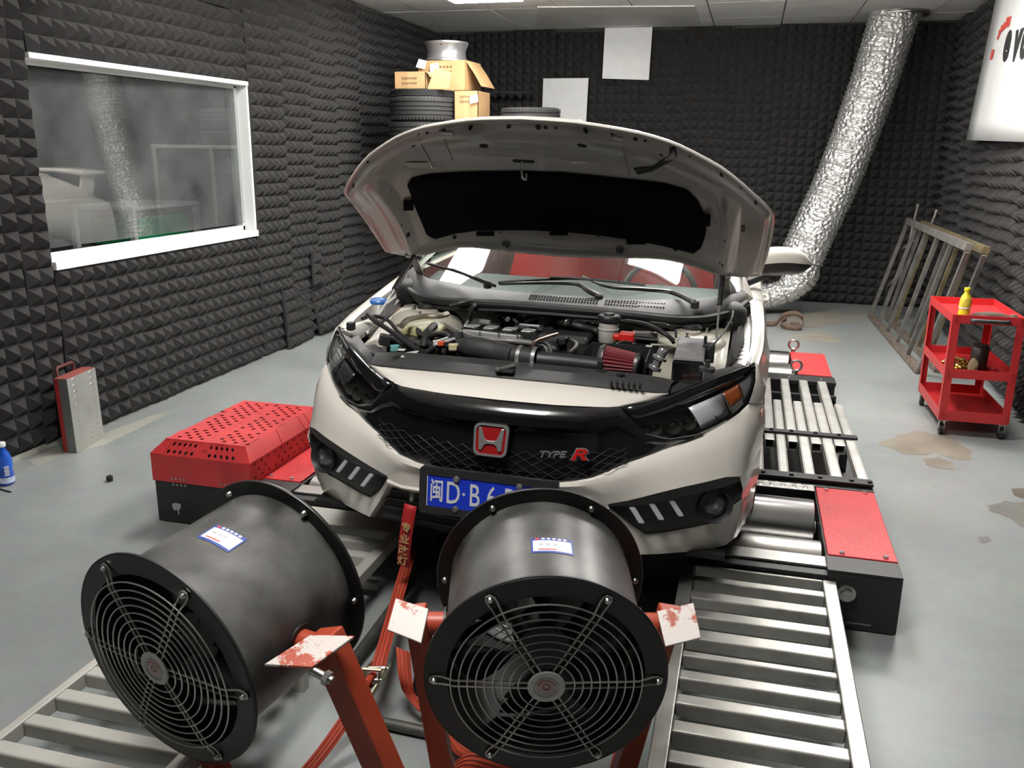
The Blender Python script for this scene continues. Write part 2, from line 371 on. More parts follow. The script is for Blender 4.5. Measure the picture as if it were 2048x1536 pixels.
# ceiling tiles, each a piece
TX, TY = .735, 1.065
gx = [-3.486 - .735 + .735 * k for k in range(0, 10)]; gy = [YF] + [9.335 + 1.065 * k for k in range(-10, 2)] + [YB]
LIGHTS = [(-2.385, 7.66), (-.18, 7.0), (1.29, 6.5), (-2.385, 5.05), (-.18, 5.05), (-.915, 1.55)]  # the right-hand panel is added, unseen, to brighten floor and duct
tile_me = {}
for i in range(len(gx) - 1):
    for j in range(len(gy) - 1):
        x0, x1 = max(XL, gx[i]), min(xr(gy[j]) + .08, gx[i + 1]); y0, y1 = max(YF, gy[j]), min(YB, gy[j + 1])
        if x1 - x0 < .05 or y1 - y0 < .05: continue
        k = (round(x1 - x0, 3), round(y1 - y0, 3))
        if k not in tile_me: tile_me[k] = MB().lohi((.007, .007, 0), (k[0] - .007, k[1] - .007, .012)).mesh('ceiling_tile', TILE)
        o = bpy.data.objects.new('ceiling_tile', tile_me[k]); COL.objects.link(o); o.parent = CEIL; o.location = (x0, y0, CZ + random.uniform(-.002, .001))
# pale patch board screwed under the ceiling at the back
P = [on_z(*q, CZ - .012) for q in ((1075, 15), (1390, 13), (1403, 50), (1073, 52))]
m = MB(); m.add(P + [p + V((0, 0, .010)) for p in P], [(0, 1, 2, 3), (4, 7, 6, 5), (0, 4, 5, 1), (1, 5, 6, 2), (2, 6, 7, 3), (3, 7, 4, 0)])
structure(m.build('trim_1', mat('stained_patch_board', (.70, .69, .66), .6, var=.10, vscale=3)))

# light panels, diffusers hung deep so their sides brighten the ceiling
DIFF = mat('lit_diffuser', (.9, .9, .9), .5, emit=((1., .975, .94), LIGHT_STRENGTH))
LFR = mat('light_frame', (.8, .8, .8), .4)
where = {0: 'white ceiling light panel above the tyre stack, cut off by the top of the picture', 1: 'white ceiling light panel above the back of the car', 2: 'added unseen light panel above the leaning steel frames', 3: 'white ceiling light panel over the left fender', 4: 'white ceiling light panel over the windscreen',
         5: 'white ceiling light panel over the two fans'}
for k, (x, y) in enumerate(LIGHTS):
    t = thing('ceiling_light', where[k], 'ceiling light', (x, y, CZ), 'ceiling light panels')
    m = MB(); a, b = .335, .43
    for s in (-1, 1): m.lohi((x + s * a - .012, y - b, CZ - .018), (x + s * a + .012, y + b, CZ - .004)); m.lohi((x - a, y + s * b - .012, CZ - .018), (x + a, y + s * b + .012, CZ - .004))
    m.build('frame', LFR, t)
    MB().lohi((x - a + .014, y - b + .014, CZ - .13), (x + a - .014, y + b - .014, CZ - .006)).build('diffuser', DIFF, t, bevel=.01)

# window: reveal, frame, pane
wf = MB(); e = .03
wf.lohi((XL - .14, WY0, WZ0 - .045), (XL + .062, WY1, WZ0 + .004)); wf.lohi((XL - .14, WY0, WZ1 - .022), (XL + .055, WY1, WZ1 + .01))
wf.lohi((XL - .14, WY1 - .012, WZ0), (XL + .04, WY1 + .012, WZ1 + .01)); wf.lohi((XL - .14, WY0 - .01, WZ0), (XL, WY0 + .012, WZ1))
wf.lohi((XL - .10, WY0, WZ0), (XL - .055, WY1, WZ0 + .04)); wf.lohi((XL - .10, WY0, WZ1 - .045), (XL - .055, WY1, WZ1)); wf.lohi((XL - .10, WY1 - .04, WZ0), (XL - .055, WY1, WZ1)); wf.lohi((XL - .10, WY0, WZ0), (XL - .055, WY0 + .07, WZ1))
W1 = structure(wf.build('window_1', FRAMEW, bevel=.004))
pane = MB().lohi((XL - .082, WY0 + .06, WZ0 + .06), (XL - .076, WY1 - .06, WZ1 - .05)).build('window_pane', glass_mat('dusty_window_glass', (.8, .82, .82), 2.4, .085, (.50, .52, .52)), W1)
pane.parent = None; pane.matrix_world = Matrix.Translation((XL - .079, (WY0 + WY1) / 2, 0)) @ Matrix.Rotation(R(-3.0), 4, 'Z') @ Matrix.Translation((-(XL - .079), -(WY0 + WY1) / 2, 0)); _mw = pane.matrix_world.copy(); pane.parent = W1; pane.matrix_world = _mw
# the room beyond
GW = mat('next_room_wall', (.30, .31, .31), .8)
structure(MB().lohi((-7.2, YF, 0), (-7.1, YB, CZ)).build('wall_far_left', GW))
structure(MB().lohi((-7.2, YB - 1.5, 0), (XL - .14, YB - 1.4, CZ)).build('wall_far_back', GW))
structure(MB().lohi((-7.2, 1.5, 0), (XL - .14, 1.6, CZ)).build('wall_far_front', GW))
t = thing('ceiling_light', 'added unseen dim lamp lighting the room behind the window', 'ceiling light', (-5.4, 6.4, CZ), 'ceiling light panels')  # unseen lamp added so the things behind the glass show
MB().lohi((-5.7, 6.1, CZ - .05), (-5.1, 6.7, CZ - .012)).build('diffuser', mat('dim_diffuser', (.8, .8, .8), .5, emit=((.95, 1, 1), 3.5)), t)
MB().lohi((-5.73, 6.07, CZ - .04), (-5.07, 6.73, CZ - .008)).build('frame', LFR, t)
# table and green crate behind the glass
TG = mat('table_top_grey', (.35, .35, .35), .5)
pa, pb_, pc_ = on_x(262, 413, -4.75), on_x(398, 403, -4.75), on_x(292, 441, -4.85)
zt_ = (pa.z + pb_.z) / 2; y0, y1 = pa.y, pb_.y
t = thing('work_table', 'pale metal framed table behind the window glass', 'table', (-5.05, (y0 + y1) / 2, 0))
for (x, y) in ((-5.33, y0 + .03), (-5.33, y1 - .03), (-4.77, y0 + .03), (-4.77, y1 - .03)): MB().lohi((x - .022, y - .022, 0), (x + .022, y + .022, zt_ - .03)).build('leg', FRAMEW, t)
MB().lohi((-5.36, y0, zt_ - .03), (-4.74, y1, zt_)).build('table_top', FRAMEW, t, bevel=.004)
MB().lohi((-5.34, y0 + .02, zt_ - .36), (-4.76, y1 - .02, zt_ - .34)).build('shelf', TG, t)
t = thing('storage_crate', 'green plastic crate under the table behind the window', 'crate', (-5.0, y0 + .5, zt_ - .338))
m = MB(); x0, x1, ya, yb_, z0, z1 = -5.25, -4.80, y0 + .12, y0 + .78, zt_ - .338, zt_ - .10; th = .02
m.lohi((x0, ya, z0), (x1, yb_, z0 + th)); m.lohi((x0, ya, z0), (x0 + th, yb_, z1)); m.lohi((x1 - th, ya, z0), (x1, yb_, z1)); m.lohi((x0, ya, z0), (x1, ya + th, z1)); m.lohi((x0, yb_ - th, z0), (x1, yb_, z1))
GRN = mat('green_plastic', (.02, .42, .18), .4)
m.build('body', GRN, t)
for z in (z0 + .07, z0 + .14, z1 - .03): MB().lohi((x1, ya - .01, z), (x1 + .012, yb_ + .01, z + .018)).build('rib', GRN, t)
t = thing('office_chair', 'dark high-backed chair behind the window glass', 'chair', (-6.15, y0 + .35, 0))
m = MB(); m.box((-6.28, y0 + .35, zt_ + .0), (.10, .75, .50)); m.build('backrest', BLACK, t, bevel=.06, seg=3)
MB().box((-6.0, y0 + .35, zt_ - .30), (.5, .6, .10)).build('seat', BLACK, t, bevel=.03); MB().cyl((-6.05, y0 + .35, .06), (-6.05, y0 + .35, zt_ - .35), .03).build('column', STEEL, t)
for k in range(5): a = 2 * math.pi * k / 5; MB().bar((-6.05, y0 + .35, .05), (-6.05 + .28 * math.cos(a), y0 + .35 + .28 * math.sin(a), .03), .04, .03).build('leg', BLACK, t)

# floor stains: thin films with their own ragged outline
def stain(px_pts, label, col, n=28, jit=.10, z=.0012):
    P = [on_z(a, b, z) for a, b in px_pts]; c = sum(P, V()) / len(P)
    Q = []
    for i in range(len(P)):
        a, b = P[i], P[(i + 1) % len(P)]
        for k in range(4): p = a.lerp(b, k / 4); Q.append(c + (p - c) * (1 + random.uniform(-jit, jit)))
    m = MB(); m.add(Q, [tuple(range(len(Q)))]); o = m.build('floor_stain', mat('stain_%s' % str(col), col, .42, var=.2, vscale=5))
    return tag(o, label, 'stain', 'stains on the floor')
stain([(1757, 886), (1800, 872), (1838, 862), (1895, 872), (1938, 900), (1944, 922), (1905, 918), (1870, 905), (1850, 910), (1800, 908)], 'brown oil stain on the floor in front of the red trolley', (.215, .19, .155))
stain([(1846, 918), (1880, 914), (1905, 925), (1908, 938), (1880, 937), (1853, 930)], 'small brown stain just below the large oil stain', (.215, .19, .155))
stain([(1975, 1012), (2010, 1003), (2046, 1004), (2090, 1050), (2046, 1055), (2020, 1036), (1985, 1024)], 'dark wet stain at the right edge of the floor', (.16, .155, .14))
stain([(2022, 978), (2060, 974), (2080, 990), (2050, 999), (2028, 992)], 'small dark stain above the wet stain at the right edge', (.13, .11, .09))
stain([(1590, 672), (1640, 660), (1690, 684), (1686, 686), (1600, 682)], 'pale dusty patch on the floor beside the brown strap', (.30, .28, .23))
stain([(1545, 640), (1640, 622), (1740, 628), (1730, 640), (1620, 655), (1560, 660)], 'brown dusty patch along the foot of the back wall', (.27, .25, .21))
stain([(1955, 1075), (1975, 1070), (1983, 1082), (1962, 1086)], 'small dark spot on the floor below the wet stain', (.17, .165, .155))
stain([(60, 920), (110, 895), (200, 870), (320, 825), (330, 832), (210, 890), (120, 912), (70, 935)], 'pale dusty strip along the foot of the left wall', (.32, .32, .28))
# ================================================================== boards, banner, duct
def panel_on_back(name, px_pts, y, label, cat, th=.012):
    P = [on_y(a, b, y) for a, b in px_pts]; m = MB(); n = len(P)
    m.add(P + [p + V((0, th, 0)) for p in P], [tuple(range(n)), tuple(reversed(range(n, 2 * n)))] + [(k, (k + 1) % n, n + (k + 1) % n, n + k) for k in range(n)])
    return tag(m.build(name, WHITEB), label, cat, 'white boards on the back wall')
panel_on_back('white_board', ((1210, 53), (1305, 53), (1297.5, 160), (1204.5, 157)), YB - .105, 'white square board high on the back wall, its top at the ceiling', 'board')
panel_on_back('white_board', ((1086.5, 157), (1177, 156), (1171, 262), (1083, 262)), YB - .105, 'white board lower on the back wall, right behind a tyre', 'board')
# loose upturned foam strip left of the lower board
o = bpy.data.objects.new('foam_panel', foam_mesh(5, 1, 1)); COL.objects.link(o); o.parent = WB
o.matrix_world = Matrix.Translation(on_y(985, 196, YB - .19)) @ Matrix.Translation((0, .0, .06)) @ Euler((R(84), 0, 0)).to_matrix().to_4x4()

# banner on the right wall
yb0 = on_x(1992, 0, 1.90).y
BX = 1.865
PB = [on_x(1992, -2, BX), on_x(1935, 280, BX), on_x(2048, 284, BX)]
tl, bl, br = PB; dwn = bl - tl; acr = br - bl
tr_ = tl + acr * 1.5; br2 = bl + acr * 1.5; tl2 = tl - dwn * .12; tr2 = tr_ - dwn * .12
t = thing('wall_banner', 'white printed banner with black lettering on the right wall', 'banner', (bl + br2) / 2)
m = MB(); rows = []
nrm = V((-1, 0, 0))
for i in range(9):
    f = i / 8; row = []
    for j in range(9):
        g = j / 8; p = tl2.lerp(tr2, g).lerp(bl.lerp(br2, g), f); row.append(p + nrm * (.012 * math.sin(g * 5) + .01 * f * f))
    rows.append(row)
m.grid(rows); m.build('sheet', WHITEB, t, smooth=True, solid=.003)
ax = acr.normalized(); ay = V((0, 0, 1))
# lettering: placed in the plane of the banner, reads along the wall
Mt = frame(on_x(2046, 98, BX - .018), ax, V((dwn.x, dwn.y, dwn.z)) * -1)
def bt(body, px_, py_, size, **k):
    Mx = frame(on_x(px_, py_, BX - .020), ax, -dwn) @ Matrix.Diagonal((1.15, 1.32, 1, 1)); return textmb(body, size, .0015, Mx, **k)
h = (on_x(2010, 62, BX) - on_x(2003, 110, BX)).length
bt('e', 2014, 84, h * 1.75, shear=.25, bold=.014).build('lettering', mat('black_print', (.02, .02, .02), .5), t)
bt('v', 2033, 82, h * 1.75, shear=.25, bold=.014).build('lettering', MATS['black_print'], t)
bt('o', 2050, 76, h * 1.75, shear=.25, bold=.014).build('lettering', MATS['black_print'], t)
REDPR = mat('red_print', (.55, .06, .05), .5)
for (a, b, sx, sy) in ((1984, 109, .075, .075), (1996, 75, .045, .028), (1999, 65, .05, .045), (2003.5, 57, .055, .05), (2008.5, 52, .06, .055), (2013.5, 45, .055, .075), (2018.5, 43, .05, .075)):
    Mx = frame(on_x(a, b, BX - .020), ax, -dwn); m = MB()
    sk = .25 * sy
    m.add([Mx @ V(p) for p in ((-sx / 2 - sk / 2, -sy / 2, 0), (sx / 2 - sk / 2, -sy / 2, 0), (sx / 2 + sk / 2, sy / 2, 0), (-sx / 2 + sk / 2, sy / 2, 0), (-sx / 2 - sk / 2, -sy / 2, .002), (sx / 2 - sk / 2, -sy / 2, .002), (sx / 2 + sk / 2, sy / 2, .002), (-sx / 2 + sk / 2, sy / 2, .002))], [(0, 1, 2, 3), (4, 7, 6, 5), (0, 4, 5, 1), (1, 5, 6, 2), (2, 6, 7, 3), (3, 7, 4, 0)])
    m.build('red_block', REDPR, t)

# flexible foil duct from ceiling to floor
def foil_mat():
    m = mat('crinkled_foil', (.92, .92, .90), .42, .92); nt = m.node_tree; b = nt.nodes['Principled BSDF']; L = nt.links.new
    tc = nt.nodes.new('ShaderNodeTexCoord')
    v1 = nt.nodes.new('ShaderNodeTexVoronoi'); v1.inputs['Scale'].default_value = 26; v1.feature = 'F1'
    n1 = nt.nodes.new('ShaderNodeTexNoise'); n1.inputs['Scale'].default_value = 22; n1.inputs['Detail'].default_value = 5
    for q in (v1, n1): L(tc.outputs['Object'], q.inputs['Vector'])
    ad = nt.nodes.new('ShaderNodeMath'); ad.operation = 'ADD'; L(v1.outputs['Distance'], ad.inputs[0]); L(n1.outputs['Fac'], ad.inputs[1])
    bp = nt.nodes.new('ShaderNodeBump'); bp.inputs['Strength'].default_value = .8; bp.inputs['Distance'].default_value = .025; L(ad.outputs[0], bp.inputs['Height']); L(bp.outputs[0], b.inputs['Normal'])
    return m
FOIL = foil_mat()
YD = 10.3
c0 = (on_y(1735, 34, YD) + on_y(1843, 34, YD)) / 2; c1 = (on_y(1566, 500, YD - .2) + on_y(1645, 520, YD - .2)) / 2
R0 = (on_y(1735, 40, YD) - on_y(1838, 40, YD)).length / 2 * .97
path = smoothpts([c0 + V((.06, 0, .14)), c0, c0.lerp(c1, .3) + V((.05, 0, 0)), c0.lerp(c1, .65) + V((.06, 0, 0)), c1, on_y(1600, 548, YD - .25), on_y(1578, 577, YD - .3), on_y(1545, 590, YD - .3), on_y(1490, 600, YD - .35), on_y(1420, 612, YD - .4)], 40)
path = resample(path, 241); prof = []
rad = [R0 * (1 - .03 * (k / 240) - .42 * max(0, min(1, (k - 168) / 22))) + (.007 if k % 3 == 1 else -.003) + random.uniform(-.005, .005) for k in range(241)]
t = thing('foil_duct', 'silver crinkled foil exhaust duct slanting from ceiling to floor', 'duct', path[-1])
MB().tube(path, rad, 40).build('duct_hose', FOIL, t, smooth=True)
d = (path[1] - path[0]).normalized()
m = MB().tube([V((c0.x + .06, c0.y, CZ - .022)) + V((math.cos(a) * (R0 + .02), math.sin(a) * (R0 + .02), 0)) for a in [2 * math.pi * k / 32 for k in range(32)]], .016, 8, closed=True)
m.build('collar', STEEL, t, smooth=True)
# wire coil showing as bands near the lower end
m = MB()
for k in range(180, 238, 11):
    a = path[k]; dd = (path[k + 1] - path[k - 1]).normalized(); x = dd.orthogonal().normalized(); y = dd.cross(x)
    m.tube([a + (x * math.cos(q) + y * math.sin(q)) * (rad[k] + .006) for q in [2 * math.pi * i / 24 for i in range(24)]], .006, 6, closed=True)
m.build('coil_band', mat('foil_band', (.5, .5, .48), .35, .9), t, smooth=True)

# ================================================================== tyres, rim and cartons at the back
TREAD = mat('tyre_tread', (.022, .022, .022), .75, bump=.3, bscale=80); SIDEW = mat('tyre_sidewall', (.018, .018, .018), .6)
def tyre_parts(t, c, axis, ro=.325, wd=.225, ri=.22, n=48, grooves=True):
    c, axis = V(c), V(axis).normalized(); h = wd / 2; m = MB()
    prof = [(ri, -h * .75), (ri + .012, -h * .86), (ri + .05, -h * .98), (ro - .035, -h), (ro - .012, -h * .93), (ro - .003, -h * .80)]
    gs = [-.52, -.17, .17, .52]
    for g in gs: prof += [(ro, h * g - .012), (ro, h * g - .006), (ro - .009, h * g - .004), (ro - .009, h * g + .004), (ro, h * g + .006), (ro, h * g + .012)]
    prof += [(ro - .003, h * .80), (ro - .012, h * .93), (ro - .035, h), (ri + .05, h * .98), (ri + .012, h * .86), (ri, h * .75), (ri, -h * .75)]
    m.lathe(prof, c, axis, n); m.build('carcass', TREAD, t, smooth=True)
    x = axis.orthogonal().normalized(); y = axis.cross(x); m = MB()
    for k in range(60):
        a = 2 * math.pi * k / 60; rr = x * math.cos(a) + y * math.sin(a); tt = axis.cross(rr)
        for s in (-1, 1):
            p = c + rr * (ro - .002) + axis * (s * h * .74)
            m.bar(p - axis * h * .15 - tt * .006 * s, p + axis * h * .15 + tt * .006 * s, .012, .008, rr)
    o = m.build('tread_blocks', TREAD, t); o['kind'] = 'stuff'
def tyre(c, axis, label, **k):
    g = k.pop('group', None); rx = k.get('wd', .225) / 2
    t = thing('tyre', label, 'tyre', V(c) - V((0, 0, rx)), g); tyre_parts(t, c, axis, **k); return t
YS = 8.45
# steel storage rack standing behind the car; carries the tyres
YF_ = YS - .31; zt2 = on_y(850, 242, YF_).z; zb2 = zt2 - .235; zB_ = on_y(850, 191, YF_).z; zA_ = on_y(850, 177, YF_).z
cx = (on_y(782, 205, YS).x + on_y(914, 205, YS).x) / 2; ro_ = (on_y(914, 205, YS - .0).x - on_y(782, 205, YS).x) / 2 * .97
SH = zb2 - .004
t = thing('storage_rack', 'dark steel storage rack behind the car carrying tyres and cartons', 'rack', (-2.7, YS, 0))
x0, x1, y0, y1 = cx - rs * 1.0 if 0 else cx - .30, -1.55, YS - .36, YS + .62
xa = on_y(846, 560, y0).x + .02; xb = on_y(868, 560, y1).x + .02
for (x, y) in ((xa, y0 + .03), (x1 - .03, y0 + .03), (xb, y1 - .03), (x1 - .03, y1 - .03)): MB().lohi((x - .025, y - .025, 0), (x + .025, y + .025, SH - .001)).build('post', GREYMET, t)
for z in (.5, SH - .04): MB().lohi((x0 if z > .6 else max(xa, xb) - .02, y0, z), (x1, y1, z + .039)).build('shelf', GREYMET, t, bevel=.004)
rs = ro_
tyre((cx - .01, YS, (zb2 + zt2) / 2), (0, 0, 1), 'black tyre at the bottom of the left stack, half hidden by the hood', ro=rs, wd=zt2 - zb2 - .002, group='tyres stacked on the rack')
tyre((cx, YS, (zt2 + zB_) / 2), (0, 0, 1), 'black tyre in the middle of the left stack, its tread in full view', ro=rs, wd=zB_ - zt2 - .002, group='tyres stacked on the rack')
tyre((cx - .01, YS, (zA_ + zB_) / 2), (0, 0, 1), 'thin black tyre on top of the left stack, a torn carton on it', ro=rs * .94, wd=max(.05, zA_ - zB_ - .002), group='tyres stacked on the rack')
zt = zA_
cR = on_y(1064, 232, YS + .25); rr_ = (on_y(1120, 232, YS + .25).x - on_y(1006, 232, YS + .25).x) / 2
zr = on_y(1064, 213, YS + .20 - .31).z; zrb = zr - .225
if zrb - SH > .03: tyre((cR.x, YS + .20, (SH + zrb) / 2), (0, 0, 1), 'black tyre hidden under the single tyre on the rack', ro=min(.33, rr_), wd=zrb - SH - .003, group='tyres stacked on the rack')
tyre((cR.x, YS + .20, zr - .1125), (0, 0, 1), 'single black tyre lying in front of the lower white board', ro=min(.33, rr_), wd=.223)
def carton(name, lo, hi, label, flaps=(), parent_z=None, rot=0., tape=True, print_rows=2):
    lo, hi = V(lo), V(hi); c = (lo + hi) / 2; t = thing(name, label, 'carton', V((c.x, c.y, lo.z)), 'cardboard cartons on the tyres')
    Mr = Matrix.Translation(V((c.x, c.y, 0))) @ Matrix.Rotation(rot, 4, 'Z') @ Matrix.Translation(-V((c.x, c.y, 0))); th = .006
    m = MB(); m.lohi(lo, (hi.x, hi.y, lo.z + th)); m.lohi(lo, (lo.x + th, hi.y, hi.z)); m.lohi((hi.x - th, lo.y, lo.z), hi); m.lohi(lo, (hi.x, lo.y + th, hi.z)); m.lohi((lo.x, hi.y - th, lo.z), hi)
    if not flaps: m.lohi((lo.x, lo.y, hi.z - th), hi)
    m.xf(Mr).build('walls', CARDB, t)
    for (e0, e1, out) in flaps:
        e0, e1, out = V(e0), V(e1), V(out); m = MB(); m.grid([[Mr @ e0, Mr @ e1], [Mr @ (e0 + out * .5 + V((0, 0, .01))), Mr @ (e1 + out * .5 + V((0, 0, .01)))], [Mr @ (e0 + out), Mr @ (e1 + out)]]); m.build('flap', CARDB, t, solid=.006)
    if tape:
        m = MB(); m.lohi((c.x - .025, lo.y - .002, lo.z + .02), (c.x + .025, lo.y - .0002, hi.z - .02)); m.xf(Mr).build('tape', mat('packing_tape', (.48, .33, .17), .25), t)
    if print_rows:
        m = MB(); W = hi.x - lo.x
        for r in range(print_rows):
            for k in range(7): m.lohi((lo.x + W * (.25 + .07 * k), lo.y - .0025, hi.z - .07 - .045 * r), (lo.x + W * (.25 + .07 * k) + W * .045, lo.y - .0003, hi.z - .05 - .045 * r))
        m.xf(Mr).build('print', mat('carton_print', (.16, .09, .045), .8), t)['kind'] = 'stuff'
    return t
# low torn carton on the left stack
a = on_y(789, 176, YS - .22); b = on_y(851, 140, YS - .22)
carton('carton', (a.x, YS - .22, zt + .001), (b.x, YS + .10, zt + (b.z - a.z)), 'low torn brown carton at the left of the pile, on the top tyre', flaps=[((b.x, YS - .22, zt + .16), (b.x, YS + .1, zt + .16), (.05, 0, -.05))])
a2 = on_y(858, 178, YS - .2); b2 = on_y(898, 140, YS - .2)
m = MB(); bx0, bx1 = a2.x, b2.x
t = thing('carton', 'torn loose carton flap piece leaning right of the low carton', 'carton', (a2.x, YS - .2, zt), 'cardboard cartons on the tyres')
m.grid([[V((bx0, YS - .235, zt + .001)), V((bx1 + .0, YS - .21, zt + .001))], [V((bx0 + .06, YS - .20, zt + .19)), V((bx1 + .03, YS - .2, zt + .15))]]); m.build('walls', CARDB, t, solid=.006)
# cartons at right: lower one stands on the rack, big one on top
a = on_y(914, 242, YS - .1); b = on_y(966, 180, YS - .1)
carton('carton', (cx + rs + .015, YS - .10, SH + .001), (cx + rs + .015 + (b.x - a.x) * .92, YS + .30, b.z), 'tall brown carton standing right of the tyre stack under the open carton')
lowtop = b.z
a = on_y(838, 180, YS + .12); b = on_y(934, 116, YS + .12)
zz0 = max(lowtop, zt) + .002
carton('carton', (a.x, YS + .12, zz0), (b.x, YS + .55, zz0 + (b.z - a.z) * .98), 'big brown carton with an open flap hanging at its right, under the wheel rim',
       flaps=[((b.x, YS + .14, zz0 + (b.z - a.z) * .97), (b.x, YS + .52, zz0 + (b.z - a.z) * .97), (.17, -.02, -.24))], rot=R(-3))
ztop = zz0 + (b.z - a.z) * .98
# paper scraps on the carton
for k, (px_, py_) in enumerate(((842, 128), (868, 136), (1000 - 58 + 5, 198))):
    p = on_y(px_, py_, YS + .08 if k < 2 else YS - .13); s = .045 if k < 2 else .04
    Mx = frame(p, (1, .2, .1 if k else -.3), (0, -.3, 1)); m = MB(); m.add([Mx @ V((x, y, 0)) for x, y in ((-s, -s), (s, -s * .8), (s * 1.1, s), (-s * .7, s * .9))], [(0, 1, 2, 3)])
    o = m.build('paper_scrap', WHITEB, solid=.001); tag(o, ['white paper scrap on the left corner of the big carton', 'white torn paper between the low carton and the big carton', 'white label sheet hanging on the tall carton'][k], 'paper')
# alloy rim lying on the big carton
rc = on_y(893, 95, YS + .33); rr = (on_y(935, 88, YS + .33).x - on_y(851, 88, YS + .33).x) / 2
RIMM = mat('silver_rim_paint', (.50, .50, .52), .28, .8)
t = thing('wheel_rim', 'silver alloy wheel rim lying on top of the big carton', 'wheel rim', (rc.x, YS + .33, ztop))
hh = (on_y(893, 75, YS + .33) - on_y(893, 116, YS + .33)).length * .96
prof = [(rr * .90, 0), (rr * .96, .004), (rr * .96, .02), (rr * .90, .03), (rr * .885, hh * .3), (rr * .87, hh * .55), (rr * .95, hh * .78), (rr * .97, hh * .84), (rr * .99, hh * .87), (rr * 1.0, hh * .9), (rr * 1.0, hh * .985), (rr * .98, hh), (rr * .94, hh * .97), (rr * .90, hh * .8), (rr * .83, hh * .5), (rr * .84, .03), (rr * .90, 0)]
MB().lathe(prof, (rc.x, YS + .33, ztop + .002), (0, 0, 1), 48).build('barrel', RIMM, t, smooth=True)
m = MB()
for k in range(5):
    a = 2 * math.pi * k / 5; p = V((rc.x, YS + .33, ztop + .04)); m.bar(p + V((math.cos(a), math.sin(a), 0)) * .04, p + V((math.cos(a), math.sin(a), 0)) * rr * .88, .05, .03)
m.cyl((rc.x, YS + .33, ztop + .02), (rc.x, YS + .33, ztop + .07), .07, n=24); m.build('spokes', RIMM, t, bevel=.004)
MB().cyl((rc.x + .02, YS + .33 - rr * .93, ztop + hh * .80), (rc.x + .02, YS + .33 - rr * .99, ztop + hh * .82), .006, n=8).build('valve', BLACK, t)
